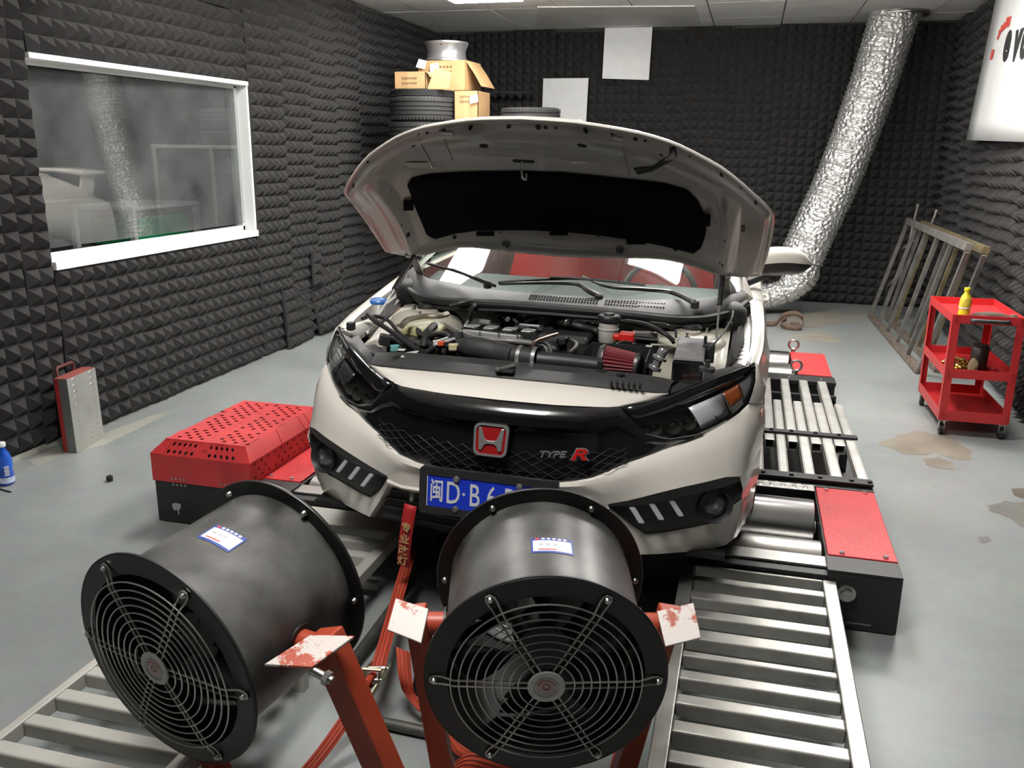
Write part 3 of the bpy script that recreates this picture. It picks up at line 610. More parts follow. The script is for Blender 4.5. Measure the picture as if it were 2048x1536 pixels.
# ================================================================== rolling road
XM = -.763                                            # mid-plane of the rolling road
def bolt_on(mb, p, r=.011, h=.009, n=6): mb.cyl(p, V(p) + V((0, 0, h)), r, r * .92, n)
DRUM = mat('polished_drum', (.60, .60, .61), .17, 1.0, var=.05, vscale=3)
def drum(name, t, x0, x1, y, z, r, mt):
    m = MB(); prof = [(r * .30, -.012), (r * .30, 0), (r * .93, 0), (r, .004), (r, abs(x1 - x0) - .004), (r * .93, abs(x1 - x0)), (r * .30, abs(x1 - x0)), (r * .30, abs(x1 - x0) + .012)]
    m.lathe(prof, (min(x0, x1), y, z), (1, 0, 0), 48); return m.build(name, mt, t, smooth=True)
def roller_unit(name, label, s, y0, y1, dy, rear=False):
    """s=+1 right of the mid-plane; outlines taken for the right side and mirrored for the left"""
    def X(x): return x if s > 0 else 2 * XM - x
    def LH(m, a, b): return m.lohi((X(a[0]), a[1] + dy, a[2]), (X(b[0]), b[1] + dy, b[2]))
    XO = .652 if s > 0 else .583
    t = thing(name, label, 'roller unit', (X(.3), (y0 + y1) / 2 + dy, 0), 'roller units of the rolling road')
    if not rear:
        xi = -.02
        LH(MB(), (.392, 3.19, .005), (XO, 4.165, .226)).build('housing', BLKMET, t, bevel=.004)
        m = MB(); LH(m, (xi, 3.19, .02), (.392, 3.24, .215)); LH(m, (xi, 4.115, .02), (.392, 4.165, .226)); LH(m, (xi - .05, 3.19, .005), (xi, 4.165, .20)); LH(m, (xi, 3.24, .005), (.392, 4.115, .02))
        m.build('cradle', BLKMET, t, bevel=.003)
        LH(MB(), (.398, 3.326, .2265), (XO, 4.052, .240)).build('top_plate', REDC, t, bevel=.003)
        LH(MB(), (.388, 3.192, .2265), (XO, 3.318, .238)).build('end_plate', BLKMET, t, bevel=.002)
        LH(MB(), (xi, 4.06, .2265), (XO + .003, 4.168, .240)).build('end_plate', BLKMET, t, bevel=.002)
        LH(MB(), (xi, 3.245, .216), (.390, 3.332, .226)).build('tread_plate', ALUC, t, bevel=.002)
        LH(MB(), (xi, 3.985, .2405), (.390, 4.055, .2475) if 0 else (.390, 4.055, .246)).build('tread_plate', ALUC, t, bevel=.002)
        drum('drum', t, X(xi + .01), X(.372), 3.762 + dy, .150, .130, DRUM)
        drum('drum', t, X(xi + .01), X(.384), 3.44 + dy, .118, .112, STEEL)
        for (x, y) in ((.44, 4.02), (.56, 4.03), (.45, 3.345), (.56, 3.35)): m = MB(); bolt_on(m, (X(x + (.05 if s > 0 and x > .5 else 0)), y + dy, .240)); m.build('bolt', CHROME, t)
        m = MB(); p0 = V((X(.462), 3.19 + dy, .155)); m.cyl(p0, p0 - V((0, .012, 0)), .033, n=20); m.cyl(p0 - V((0, .012, 0)), p0 - V((0, .03, 0)), .024, n=6); m.build('axle_nut', STEEL, t)
        LH(MB(), (.47, 3.186, .03), (.56, 3.19, .036)).build('weld_seam', GREYMET, t)
    else:
        xi = .0
        LH(MB(), (.388, 6.06, .005), (.650, 7.03, .226)).build('housing', BLKMET, t, bevel=.004)
        m = MB(); LH(m, (xi, 6.06, .005), (.388, 6.11, .226)); LH(m, (xi, 6.985, .02), (.388, 7.03, .226)); LH(m, (xi - .05, 6.06, .005), (xi, 7.03, .2)); LH(m, (xi, 6.11, .005), (.388, 6.985, .02)); m.build('cradle', BLKMET, t, bevel=.003)
        LH(MB(), (.392, 6.27, .2265), (.645, 6.985, .240)).build('top_plate', REDP, t, bevel=.003)
        LH(MB(), (xi, 6.03, .2265), (.652, 6.19, .252)).build('end_plate', BLKMET, t, bevel=.002)
        LH(MB(), (xi, 6.19, .2265), (.386, 6.27, .240)).build('tread_plate', ALUC, t, bevel=.002)
        drum('drum', t, X(xi + .01), X(.376), 6.80 + dy, .150, .130, DRUM); drum('drum', t, X(xi + .01), X(.384), 6.43 + dy, .128, .122, STEEL)
        for (x, y) in ((.40, 6.235), (.415, 7.0)):
            c = V((X(x), y + dy, .252 if y < 6.5 else .24)); m = MB(); m.cyl(c - V((0, 0, .01)), c + V((0, 0, .02)), .016, n=12)
            m.tube([c + V((math.cos(a) * .036, 0, .055 + math.sin(a) * .036)) for a in [2 * math.pi * k / 20 for k in range(20)]], .009, 8, closed=True); m.build('eye_bolt', STEEL, t, smooth=True)
        for x in (.13, .35, .56): m = MB(); bolt_on(m, (X(x), 6.09 + dy, .252)); m.build('bolt', CHROME, t)
        for (x, y) in ((.45, 6.96), (.6, 6.96)): m = MB(); bolt_on(m, (X(x), y + dy, .240)); m.build('bolt', CHROME, t)
    return t
roller_unit('roller_unit', 'front roller unit with red tread plate right of the bumper', 1, 3.19, 4.165, 0)
roller_unit('roller_unit', 'rear roller unit with plain red plate and two lifting eyes beside the door', 1, 6.06, 7.03, 0, True)
TLU = roller_unit('roller_unit', 'front roller unit on the left, beside the perforated red cover', -1, 3.19, 4.165, .11)
# sliding rails between front and rear units
def rails(label, s, dy, xs_front, xs_rear):
    def X(x): return x if s > 0 else 2 * XM - x
    t = thing('rail_frame', label, 'rail frame', (X(.4), 5.0 + dy, 0), 'sliding rails of the rolling road')
    def tubebar(x0, x1, y0, y1):
        zt, th = .258, .006; x0, x1 = sorted((X(x0), X(x1))); m = MB(); zb = zt - .05
        m.lohi((x0, y0, zb), (x0 + th, y1, zt)); m.lohi((x1 - th, y0, zb), (x1, y1, zt)); m.lohi((x0 + th, y0, zb), (x1 - th, y1, zb + th)); m.lohi((x0 + th, y0, zt - th), (x1 - th, y1, zt))
        m.build('rail', ALU, t, bevel=.003)
    for a, b in xs_front: tubebar(a, b, 4.17 + dy, 5.48 + dy)
    for a, b in xs_rear: tubebar(a, b, 4.66 + dy, 6.03 + dy)
    xa, xb = min(xs_front[0][0], xs_rear[-1][0]) - .20, .655
    for y, w_ in ((4.79, .05), (5.40, .0)):
        if not w_: continue
        m = MB(); m.lohi((X(-.02), y - .02 + dy, .2585), (X(xb), y + .03 + dy, .272)); m.build('cross_bar', BLKMET, t, bevel=.002); m = MB(); m.lohi((X(-.02), y - .02 + dy, .18), (X(xb), y + .03 + dy, .2075)); m.build('cross_bar', BLKMET, t, bevel=.002)
        for x in (.21, .315, .44, .56): m = MB(); bolt_on(m, (X(x), y + dy, .272)); m.build('bolt', BLACK, t)
    m = MB(); m.lohi((X(-.02), 4.095 + dy, .2485), (X(xb), 4.165 + dy, .262)); m.build('cross_bar', BLKMET, t, bevel=.002)
    for x in (.16, .29, .42, .56, .64): m = MB(); bolt_on(m, (X(x), 4.12 + dy, .262)); m.build('bolt', BLACK, t)
    for y in (4.3, 5.0, 5.85):
        m = MB()
        for x in (0.02, .62): m.lohi((X(x) - .02, y - .02 + dy, 0), (X(x) + .02, y + .02 + dy, .18))
        m.lohi((X(0.), y - .02 + dy, .15), (X(.64), y + .02 + dy, .2075)); m.build('support', BLKMET, t)
    return t
FX = [(.594, .641), (.472, .525), (.353, .402), (.235, .282), (.115, .165), (0., .048)]
RX = [(.531, .585), (.413, .466), (.294, .345), (.175, .226), (.06, .108)]
rails('row of bright aluminium rails on the floor right of the car', 1, 0, FX, RX)
rails('aluminium rails on the floor left of the car behind the perforated cover', -1, .14, FX, RX)
# black cross beam between the two front units
t = thing('cross_beam', 'black steel beam on the floor under the front bumper', 'beam', (XM, 3.42, 0))
MB().lohi((-1.38, 3.32, .012), (-.12, 3.52, .19)).build('body', BLKMET, t, bevel=.004)
MB().lohi((-1.38, 3.31, .19), (-.12, 3.53, .20)).build('top_strip', BLKMET, t)
# perforated red cover on its black box
t = thing('brake_unit', 'black box under a perforated red sheet-metal cover on the left', 'machine', (-2.37, 3.6, 0))
x0, x1, y0, y1 = -2.637, -2.115, 3.325, 4.06
# side silhouette measured: top from y0+.. ; chamfer to the front and to the inner side
MB().lohi((x0 + .006, y0 + .006, .005), (x1 - .03, y1 - .006, .222)).build('box', BLKMET, t, bevel=.003)
def perforated(rows_o, u, v, Lu, Lv, pat, name, parent, p=.0285, hole=.64):
    """sheet with square holes cut out: quads only where metal is left"""
    m = MB(); o, u, v = V(rows_o), V(u), V(v); nu, nv = max(1, int(Lu / p)), max(1, int(Lv / p)); pu, pv = Lu / nu, Lv / nv
    def q(a0, a1, b0, b1): m.add([o + u * a0 + v * b0, o + u * a1 + v * b0, o + u * a1 + v * b1, o + u * a0 + v * b1], [(0, 1, 2, 3)])
    for i in range(nu):
        for j in range(nv):
            a0, a1, b0, b1 = i * pu, (i + 1) * pu, j * pv, (j + 1) * pv
            if pat(i, j, nu, nv):
                e, g = pu * (1 - hole) / 2, pv * (1 - hole) / 2
                A, B = [(a0, b0), (a1, b0), (a1, b1), (a0, b1)], [(a0 + e, b0 + g), (a1 - e, b0 + g), (a1 - e, b1 - g), (a0 + e, b1 - g)]
                m.add([o + u * x + v * y for x, y in A + B], [(k, (k + 1) % 4, 4 + (k + 1) % 4, 4 + k) for k in range(4)])
            else: q(a0, a1, b0, b1)
    o_ = m.build(name, REDP, parent, solid=.003)
    md = o_.modifiers.new('weld', 'WELD'); md.merge_threshold = .0004
    o_.modifiers.move(1, 0); return o_
def pat_top(i, j, nu, nv):
    if i < 1 or j < 2 or i > nu - 2 or j > nv - 2: return False
    d = (i + j) % 14
    return (j % 2 == 0 or True) and (i - (j // 3)) % 12 not in (0, 1, 2) and (j % 4 != 3) and (i * 3 + j) % 2 == 0 or False
def band(i, j, nu, nv):
    # two slanted groups of short rows, as pierced in the photograph
    if i < 1 or j < 1 or i > nu - 2 or j > nv - 2: return False
    k = (i - j * .0) / nu
    g1 = .05 < k < .42; g2 = .55 < k < .95
    if not (g1 or g2): return False
    return (i + j) % 2 == 0 and (j // 4) % 1 == 0 and not (j % 8 in (6, 7) and (i % 9) in (0, 1, 2))
ch = .055; zt, zm, zb = .405, .345, .212
xi1 = x1 - ch * .2
TL, TR, BR_, BL = V((x0 + .05, y1, zt)), V((x1 - .05, y1, zt)), V((x1 - .05, y0 + ch, zt)), V((x0 + .05, y0 + ch, zt))
perforated(BL, (1, 0, 0), (0, 1, 0), (BR_ - BL).x, (TL - BL).y, band, 'cover_top', t)
# chamfers: front (pierced), inner side (pierced), outer side
A0, A1 = V((x0, y0, zm)), V((x1, y0, zm))
m = MB(); m.add([V((x0, y0, zm)), BL, TL, V((x0, y1, zm))], [(0, 1, 2, 3)]); m.build('cover_bevel', REDP, t, solid=.003)
def slope_sheet(P00, P10, P11, P01, nu, nv, hole, pat, name):
    m = MB()
    def L(a, b): return P00.lerp(P10, a).lerp(P01.lerp(P11, a), b)
    for i in range(nu):
        for j in range(nv):
            a0, a1, b0, b1 = i / nu, (i + 1) / nu, j / nv, (j + 1) / nv
            if pat(i, j):
                ca, cb = (a0 + a1) / 2, (b0 + b1) / 2; ha, hb = (a1 - a0) * hole / 2, (b1 - b0) * hole / 2
                A = [(a0, b0), (a1, b0), (a1, b1), (a0, b1)]; B = [(ca - ha, cb), (ca, cb - hb), (ca + ha, cb), (ca, cb + hb)]
                m.add([L(x, y) for x, y in A + B], [(k, (k + 1) % 4, 4 + (k + 1) % 4, 4 + k) for k in range(4)])
            else: m.add([L(a0, b0), L(a1, b0), L(a1, b1), L(a0, b1)], [(0, 1, 2, 3)])
    return m.build(name, REDP, t, solid=.003)
slope_sheet(A0, A1, BR_, BL, 16, 2, .62, lambda i, j: (2 <= i <= 13 and i not in (7, 8)), 'cover_bevel')
slope_sheet(A1, V((x1, y1, zm)), TR, BR_, 22, 1, .0, lambda i, j: False, 'cover_bevel')
m = MB(); m.lohi((x0, y0, zb), (x1, y0 + .003, zm)); m.build('cover_front', REDP, t)
m = MB(); m.lohi((x0, y0 + .003, zb), (x0 + .003, y1, zm)); m.lohi((x0, y1 - .003, zb), (x1, y1, zm)); m.add([V((x0, y1, zm)), V((x1, y1, zm)), TR, TL], [(0, 1, 2, 3)]); m.build('cover_side', REDP, t)
slope_sheet(V((x1, y0 + .003, zb)), V((x1, y1, zb)), V((x1, y1, zm)), V((x1, y0 + .003, zm)), 24, 4, .62, lambda i, j: 1 <= i <= 22 and (i + j) % 2 == 0 and i % 12 != 6, 'cover_side')
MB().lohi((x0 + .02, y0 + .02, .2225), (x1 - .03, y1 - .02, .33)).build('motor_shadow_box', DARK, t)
for gx_ in (-2.53, -2.27):
    for k in range(4):
        for z in (.232, .20): p = V((gx_ + .022 * k, y0 if z > .21 else y0 + .006, z)); MB().cyl(p, p - V((0, .004, 0)), .0055, n=8).build('rivet', STEEL, t)
p = on_y(352, 1000, y0 + .003); m = MB(); m.add([V((p.x + a * .028, y0 + .0055, .075 + b * .03)) for a, b in ((-.9, .8), (-.2, 1), (.8, .9), (.7, .2), (.35, -.1), (.3, -1), (.1, -.9), (.05, -.2), (-.6, -.3), (-.95, .2))], [tuple(range(10))]); m.build('paint_chip', mat('bare_chip', (.35, .36, .36), .6), t)
# ribbed red and black-yellow caution plate on its back edge
MB().lohi((x1 - .18, y1 + .002, .25), (x1 - .04, y1 + .008, .30)).build('rear_label', mat('label_yellow', (.6, .45, .05), .5), t)

# ------------------------------------------------------------------ ramps
RAMPM = mat('worn_ramp_aluminium', (.53, .52, .485), .38, .8, var=.22, vscale=9)
def ramp(label, x0, x1, slots, far, near, xs0, xs1, mt):
    t = thing('loading_ramp', label, 'ramp', ((x0 + x1) / 2, (far + near) / 2, 0), 'ramps of the rolling road'); z1, z0 = .20, .152
    for a, b in ((x0, xs0), (xs1, x1)): MB().lohi((a, near, z0), (b, far, z1)).build('side_rail', mt, t, bevel=.004)
    edges = sorted(slots)                              # (near edge, far edge) of each slot
    y = near
    for (a, b) in edges:
        if a - y > .004: MB().lohi((xs0, y, z0), (xs1, a, z1 - .0005)).build('slat', mt, t, bevel=.006)
        y = b
    MB().lohi((xs0, y, z0), (xs1, far, z1 - .0005)).build('end_plate', mt, t, bevel=.004)
    for yy in (near + .08, (near + far) / 2, far - .06):
        for xx in (x0 + .02, x1 - .02): MB().lohi((xx - .018, yy - .018, 0), (xx + .018, yy + .018, z0)).build('leg', mt, t)
    for yy in (near + .3, far - .35): MB().lohi((x0 + .02, yy - .015, .04), (x1 - .02, yy + .015, .07)).build('brace', GREYMET, t)
    return t
sl = [(y - .077, y) for y in (3.165, 3.045, 2.909, 2.775, 2.632, 2.522, 2.394, 2.266, 2.135, 2.005, 1.875, 1.745, 1.615)]
ramp('bright slatted aluminium ramp in front of the right roller unit', -.148, .420, sl, 3.18, 1.45, -.098, .372, RAMPM)
sl = [(y - .072, y) for y in (3.12, 3.0, 2.88, 2.76, 2.64, 2.52, 2.40, 2.28, 2.16, 2.04, 1.92, 1.798, 1.68, 1.56, 1.44)]
ramp('pale slatted ramp at lower left behind the left fan', -1.868, -1.30, sl, 3.28, 1.30, -1.838, -1.345, mat('pale_painted_ramp', (.46, .45, .41), .5, .15, var=.08, vscale=6))
# ================================================================== tool trolley
TRED = mat('trolley_red', (.50, .026, .03), .38, var=.08, vscale=4)
zt = .785
FL, FR_, BLc = on_z(1909, 623, zt), on_z(2045, 636, zt), on_z(1870, 584, zt)
yf = (FL.y + FR_.y) / 2; x0, x1 = 1.268, 1.675; yf = 5.86; yb = yf + .74
t = thing('tool_trolley', 'red three-shelf tool trolley on castors by the right wall', 'trolley', ((x0 + x1) / 2, (yf + yb) / 2, 0))
for (x, y) in ((x0, yf), (x1, yf), (x0, yb), (x1, yb)):
    sx, sy = (1 if x == x0 else -1), (1 if y == yf else -1); m = MB()
    m.lohi((x, y, .105), (x + sx * .045, y + sy * .003, zt)); m.lohi((x, y, .105), (x + sx * .003, y + sy * .045, zt)); m.build('corner_post', TRED, t)
def tray(z, h, name):
    m = MB(); i = .004
    m.lohi((x0 + i, yf + i, z), (x1 - i, yb - i, z + .004)); m.build(name, TRED, t)
    for (a, b) in (((x0 + .001, yf + .001), (x1 - .001, yf + .006)), ((x0 + .001, yb - .006), (x1 - .001, yb - .001)), ((x0 + .001, yf + .006), (x0 + .006, yb - .006)), ((x1 - .006, yf + .006), (x1 - .001, yb - .006))):
        MB().lohi((a[0], a[1], z - .004), (b[0], b[1], z + h)).build('tray_rim', TRED, t, bevel=.0015)
tray(.735, .05, 'top_tray'); tray(.385, .055, 'middle_shelf'); tray(.105, .065, 'bottom_shelf')
m = MB(); m.tube(smoothpts([(x0 + .11, yf - .002, .755), (x0 + .11, yf - .03, .757), (x0 + .15, yf - .036, .757), (x1 - .14, yf - .036, .757), (x1 - .10, yf - .03, .757), (x1 - .10, yf - .002, .755)], 4), .013, 8); m.build('handle', BLACK, t, smooth=True)
for x in (x0 + .02, x1 - .02):
    for z in (.13, .155, .40, .425, .745, .77): MB().cyl((x, yf - .006, z), (x, yf, z), .006, n=8).build('screw', mat('red_screw', (.35, .03, .03), .4, .5), t)
for k, (x, y) in enumerate(((x0 + .03, yf + .03), (x1 - .03, yf + .03), (x0 + .03, yb - .03), (x1 - .03, yb - .03))):
    c = MB(); c.lohi((x - .028, y - .028, .096), (x + .028, y + .028, .101)); c.lohi((x - .017, y - .012, .04), (x - .013, y + .022, .097)); c.lohi((x + .013, y - .012, .04), (x + .017, y + .022, .097)); o = c.build('castor', STEEL, t)
    wv_ = MB().cyl((x - .011, y + .008, .036), (x + .011, y + .008, .036), .0355, n=24).build('castor_wheel', RUBBER, t)
    wv_.parent = o
# things on the trolley
def bottle(name, label, base, H, r, body, cap, lab, cat='bottle', neck=.42, band=None):
    b = V(base); t = thing(name, label, cat, b); m = MB()
    pr = [(0, .001), (r * .85, 0), (r, r * .2), (r, H * .28), (r * .90, H * .34), (r * .98, H * .42), (r * .98, H * .58), (r * .80, H * .74), (r * neck, H * .84), (r * neck, H * .90), (0, H * .90)]
    m.lathe(pr, b, (0, 0, 1), 24); m.build('bottle_body', body, t, smooth=True)
    m = MB(); m.lathe([(0, H * .905), (r * .50, H * .905), (r * .52, H * .92), (r * .52, H * .985), (r * .48, H), (0, H)], b, (0, 0, 1), 20); m.build('bottle_cap', cap, t, smooth=True)
    m = MB(); m.lathe([(r * .915 + .001, H * .36), (r * .99 + .001, H * .42), (r * .99 + .001, H * .57), (r * .86, H * .69)], b, (0, 0, 1), 24); m.build('label', lab, t, smooth=True)
    return t
p = V((x0 + .075, yf + .07, .7395))
YB_ = mat('yellow_tea_bottle', (.75, .60, .03), .25, coat=.5); 
tb = bottle('drink_bottle', 'yellow drink bottle standing on the top tray of the red trolley', p, .205, .034, YB_, mat('yellow_cap', (.80, .62, .02), .4), mat('yellow_label', (.72, .55, .06), .45, var=.35, vscale=40))
m = MB(); m.lathe([(.0345, .076), (.0345, .092)], p, (0, 0, 1), 24); m.build('white_band', WHITEB, tb)
BRN = mat('brown_rag', (.085, .06, .045), .9, bump=.6, bscale=60)
def lump(name, label, c, size, mt, cat, seed=0, n=10):
    rnd = random.Random(seed); m = MB(); rows = []
    for i in range(n + 1):
        th = math.pi * i / n; row = []
        for j in range(2 * n + 1):
            ph = 2 * math.pi * (j % (2 * n)) / (2 * n); rr = 1 + .16 * math.sin(3 * ph + seed + i) * math.sin(2 * th + seed) + .06 * math.sin(7 * ph + 2 * seed)
            row.append(V((c[0] + size[0] * math.sin(th) * math.cos(ph) * rr, c[1] + size[1] * math.sin(th) * math.sin(ph) * rr, c[2] + size[2] * (1 + math.cos(th)) * (1 if i < n else 1))))
        rows.append(row)
    m.grid(rows); return tag(m.build(name, mt, smooth=True), label, cat)
lump('rag', 'crumpled dark brown rag lying along the front rim of the top tray', (x0 + .225, yf + .085, .7395), (.115, .038, .030), BRN, 'rag', 1)
lump('rag', 'small rolled brown cloth at the right end of the top tray', (x0 + .360, yf + .09, .7395), (.030, .03, .026), BRN, 'rag', 4)
BRASS = mat('brass', (.55, .42, .16), .28, 1.0, var=.3, vscale=30)
rnd = random.Random(3)
for k in range(14):
    x, y = x0 + .065 + .024 * (k % 5) + rnd.uniform(-.01, .01), yf + .10 + .045 * (k % 3) + rnd.uniform(-.01, .01)
    z = .389 + .0175 + .030 * (k // 5); a = rnd.uniform(0, 3.1); d = V((math.cos(a), math.sin(a), 0)).normalized(); c = V((x, y, z)); L = .042
    t_ = thing('brass_fitting', 'loose brass pipe fitting in the pile on the middle shelf of the trolley', 'fitting', c - V((0, 0, .0155)), 'brass fittings on the trolley')
    MB().cyl(c - d * L, c + d * L * .4, .011, n=12).build('body', BRASS, t_, smooth=True)
    MB().cyl(c - d * .012, c + d * .010, .0165, n=6).build('hex_nut', BRASS, t_); MB().cyl(c + d * L * .4, c + d * L, .0135, .010, n=12).build('tip', BRASS, t_)
lump('rag', 'tan paper bundle standing in front of the brass fittings on the middle shelf', (x0 + .165, yf + .05, .3895), (.028, .028, .06), mat('tan_paper', (.28, .20, .12), .9, bump=.4, bscale=50), 'bundle', 6)
t_ = thing('black_tin', 'dark cylinder tin standing at the middle of the middle shelf', 'tin', (x0 + .235, yf + .22, .389))
MB().lathe([(0, 0), (.05, 0), (.052, .004), (.052, .155), (.048, .16), (0, .16)], (x0 + .235, yf + .22, .3895), (0, 0, 1), 28).build('body', mat('dark_brown_tin', (.03, .022, .02), .4), t_, smooth=True)
MB().lathe([(0, .1605), (.044, .1605), (.046, .175), (0, .175)], (x0 + .235, yf + .22, .3895), (0, 0, 1), 28).build('lid', BLACK, t_, smooth=True)
t_ = thing('steel_rod', 'bright steel rod leaning on the left rim of the middle shelf', 'rod', (x0 + .03, yf + .14, .389))
MB().cyl((x0 + .085, yf + .14, .400), (x0 + .012, yf + .12, .470), .007, n=10).build('shaft', CHROME, t_, smooth=True); MB().cyl((x0 + .085, yf + .14, .400), (x0 + .10, yf + .143, .400), .010, n=8).build('end_knob', CHROME, t_)
t_ = thing('red_clamp', 'red clamp lying behind the dark tin on the middle shelf', 'clamp', (x0 + .31, yf + .24, .389))
MB().tube(smoothpts([(x0 + .30, yf + .28, .40), (x0 + .34, yf + .27, .40), (x0 + .345, yf + .22, .40), (x0 + .30, yf + .20, .40)], 5), .011, 8).build('jaw', TRED, t_, smooth=True); MB().cyl((x0 + .30, yf + .28, .40), (x0 + .30, yf + .33, .40), .009, n=10).build('screw', STEEL, t_)

# ================================================================== steel frames leaning on the right wall
RUST = mat('rusty_steel', (.20, .16, .13), .65, .4, var=.4, vscale=14); GAL = mat('zinc_grey_steel', (.21, .20, .185), .5, .6, var=.3, vscale=9)
def leaning(name, label, b0, b1, t0, t1, nb, mt, group, seed):
    b0, b1, t0, t1 = map(V, (b0, b1, t0, t1)); rnd = random.Random(seed); nrm = (b1 - b0).cross(t0 - b0).normalized()
    t = thing(name, label, 'steel frame', (b0 + b1) / 2, group)
    MB().bar(b0, b1, .05, .05, nrm).build('bottom_rail', RUST, t, bevel=.003); MB().bar(t0, t1, .06, .05, nrm).build('top_rail', mt, t, bevel=.003)
    for k in range(nb):
        f = (k + .0) / (nb - 1); a = b0.lerp(b1, f); b = t0.lerp(t1, f); d = (b - a).normalized()
        MB().bar(a + d * .026, b - d * .031, .034 if 0 < k < nb - 1 else .045, .034, nrm).build('bar', mt if k % 3 else GAL, t, bevel=.002)
    return t, nrm
B0, B1 = on_z(1741, 630, .027), on_z(1838, 742, .027)
T0 = on_x(1816, 442, xr(9) - .42); T1 = on_x(1938, 495, xr(7) - .39)
t1_, nr = leaning('steel_grate_frame', 'grey steel grating frame leaning on the right wall behind the trolley, front one', B0, B1, T0, T1, 6, GAL, 'steel frames leaning on the right wall', 1)
# diagonal cross pieces seen through the front frame
m = MB(); m.bar(B0.lerp(T0, .32) + V((.055, 0, 0)), B0.lerp(B1, .12).lerp(T0.lerp(T1, .12), .52) + V((.055, 0, 0)), .03, .006, nr); m.bar(B0.lerp(T0, .72) + V((.055, 0, 0)), B0.lerp(B1, .14).lerp(T0.lerp(T1, .14), .84) + V((.055, 0, 0)), .03, .006, nr); m.build('tie_strap', GAL, t1_)
off = V((.16, 0, 0))
leaning('steel_grate_frame', 'rusty steel frame with yellowed bars leaning on the wall, second one behind', B0 + off + V((0, -.1, 0)), B1 + off + V((0, .1, 0)), T0 + off * .9 + V((0, 0, -.02)), T1 + off * .9 + V((0, .12, -.03)), 7, mat('yellowed_steel', (.20, .16, .09), .5, .5, var=.35, vscale=12), 'steel frames leaning on the right wall', 2)
# two thin rods standing in the corner
for k, (a, b, lab) in enumerate((((1750, 650), (1835, 414), 'thin steel rod leaning at the far side of the frames'), ((1790, 655), (1872, 425), 'thin steel rod rising between the two leaning frames'))):
    p0 = on_z(*a, .01); p0.x = xr(p0.y) - .40; p1 = on_x(*b, xr(p0.y) - .14); p0.y = p1.y = max(min(p1.y, 10.4), 8)
    p1 = on_y(*b, p0.y); p1.x = min(p1.x, xr(p1.y) - .10)
    t_ = thing('steel_rod', lab, 'rod', p0); MB().cyl(p0, p1, .014, n=10).build('shaft', GAL, t_, smooth=True); MB().cyl(p1, p1 + (p1 - p0).normalized() * .03, .018, n=10).build('end_knob', GAL, t_)

# ================================================================== small things on the floor
t_ = thing('drink_bottle', 'x', 'bottle', (-3.68, 3.46, 0)); bpy.data.objects.remove(t_)
BLU = mat('blue_drink', (.01, .07, .42), .15, coat=.6)
pb = on_z(14, 968, 0)
tb = bottle('drink_bottle', 'blue sports drink bottle with white cap on the floor by the left wall', (pb.x, pb.y, .001), .232, .040, BLU, WHITEB, mat('blue_label', (.02, .10, .50), .3, var=.3, vscale=30), neck=.40)
m = MB(); m.lathe([(.0335, .012), (.0415, .016), (.0415, .046)], (pb.x, pb.y, .001), (0, 0, 1), 24); m.build('white_base_print', mat('white_blue_print', (.55, .62, .8), .3, var=.3, vscale=40), tb, smooth=True)
dv = (V((0, 0, .09)) + CP * 0 - V((pb.x, pb.y, 0)) * 0); fc = V((-pb.x, -pb.y, 0)).normalized(); sd = V((0, 0, 1)).cross(fc)
m = MB(); c0_ = V((pb.x, pb.y, .085)) + fc * .0412 + sd * .008
for k in range(5): m.box(c0_ + V((0, 0, .011 * (k - 2))), (.020 if k % 2 else .024, .0012, .007), frame((0, 0, 0), sd, (0, 0, 1)).to_3x3() @ Matrix.Rotation(R(90), 3, 'X') if 0 else Matrix((sd, fc, V((0, 0, 1)))).transposed())
m.build('white_code_patch', WHITEB, tb)
# bent wire near the bottle, small black hex socket
p0, p1 = on_z(0, 978, .004), on_z(22, 984, .004); t_ = thing('wire_piece', 'thin dark wire piece lying on the floor beside the blue bottle', 'wire', p0)
MB().tube([p0 - (p1 - p0) * .5, p0, p1], .0035, 6).build('shaft', DARK, t_)
p = on_z(220, 962, 0); t_ = thing('socket_piece', 'small black socket standing alone on the left floor', 'socket', p)
MB().lathe([(.008, .03), (.012, .03), (.0165, .029), (.0165, .001), (.008, .001)], p, (0, 0, 1), 16).build('body', BLACK, t_, smooth=True); MB().lathe([(.0165, .012), (.018, .012), (.018, .018), (.0165, .018)], p, (0, 0, 1), 16).build('ring', BLACK, t_)
# aluminium and red case standing against the foam
A_, B_, C_ = on_z(143, 905, 0), on_z(198, 874, 0), on_z(116, 894, 0)
ex = (B_ - A_); ex.z = 0; W = ex.length; ex.normalize(); ey = V((-ex.y, ex.x, 0)); 
if ey.x > 0: ey = -ey
Hc = (on_x(134, 758, A_.x + .02).z) * 1.0
D = .085; A_ = A_ + V((.045, 0, 0)); Mx = Matrix(((ex.x, ey.x, 0, A_.x), (ex.y, ey.y, 0, A_.y), (0, 0, 1, 0), (0, 0, 0, 1))) @ Matrix.Rotation(R(-.8), 4, 'X') @ Matrix.Translation((0, .006, .002))
t_ = thing('metal_case', 'slim case with tread-plate front and red back standing against the foam wall', 'case', A_)
MB().lohi((0, 0, 0), (W, .004, Hc)).xf(Mx).build('tread_front', ALUC, t_, bevel=.001)
MB().lohi((0, .0045, 0), (W, .055, Hc)).xf(Mx).build('grey_shell', mat('case_grey', (.22, .22, .21), .45, .6, var=.1), t_, bevel=.002)
MB().lohi((0, .0555, 0), (W, D, Hc - .004)).xf(Mx).build('red_shell', worn_mat('case_red', (.30, .02, .018), (.5, .45, .4), .45, thr=.66), t_, bevel=.006)
MB().lohi((.002, .004, Hc), (W - .002, D - .004, Hc + .003)).xf(Mx).build('red_top', mat('case_top_red', (.26, .07, .06), .5, var=.15), t_)
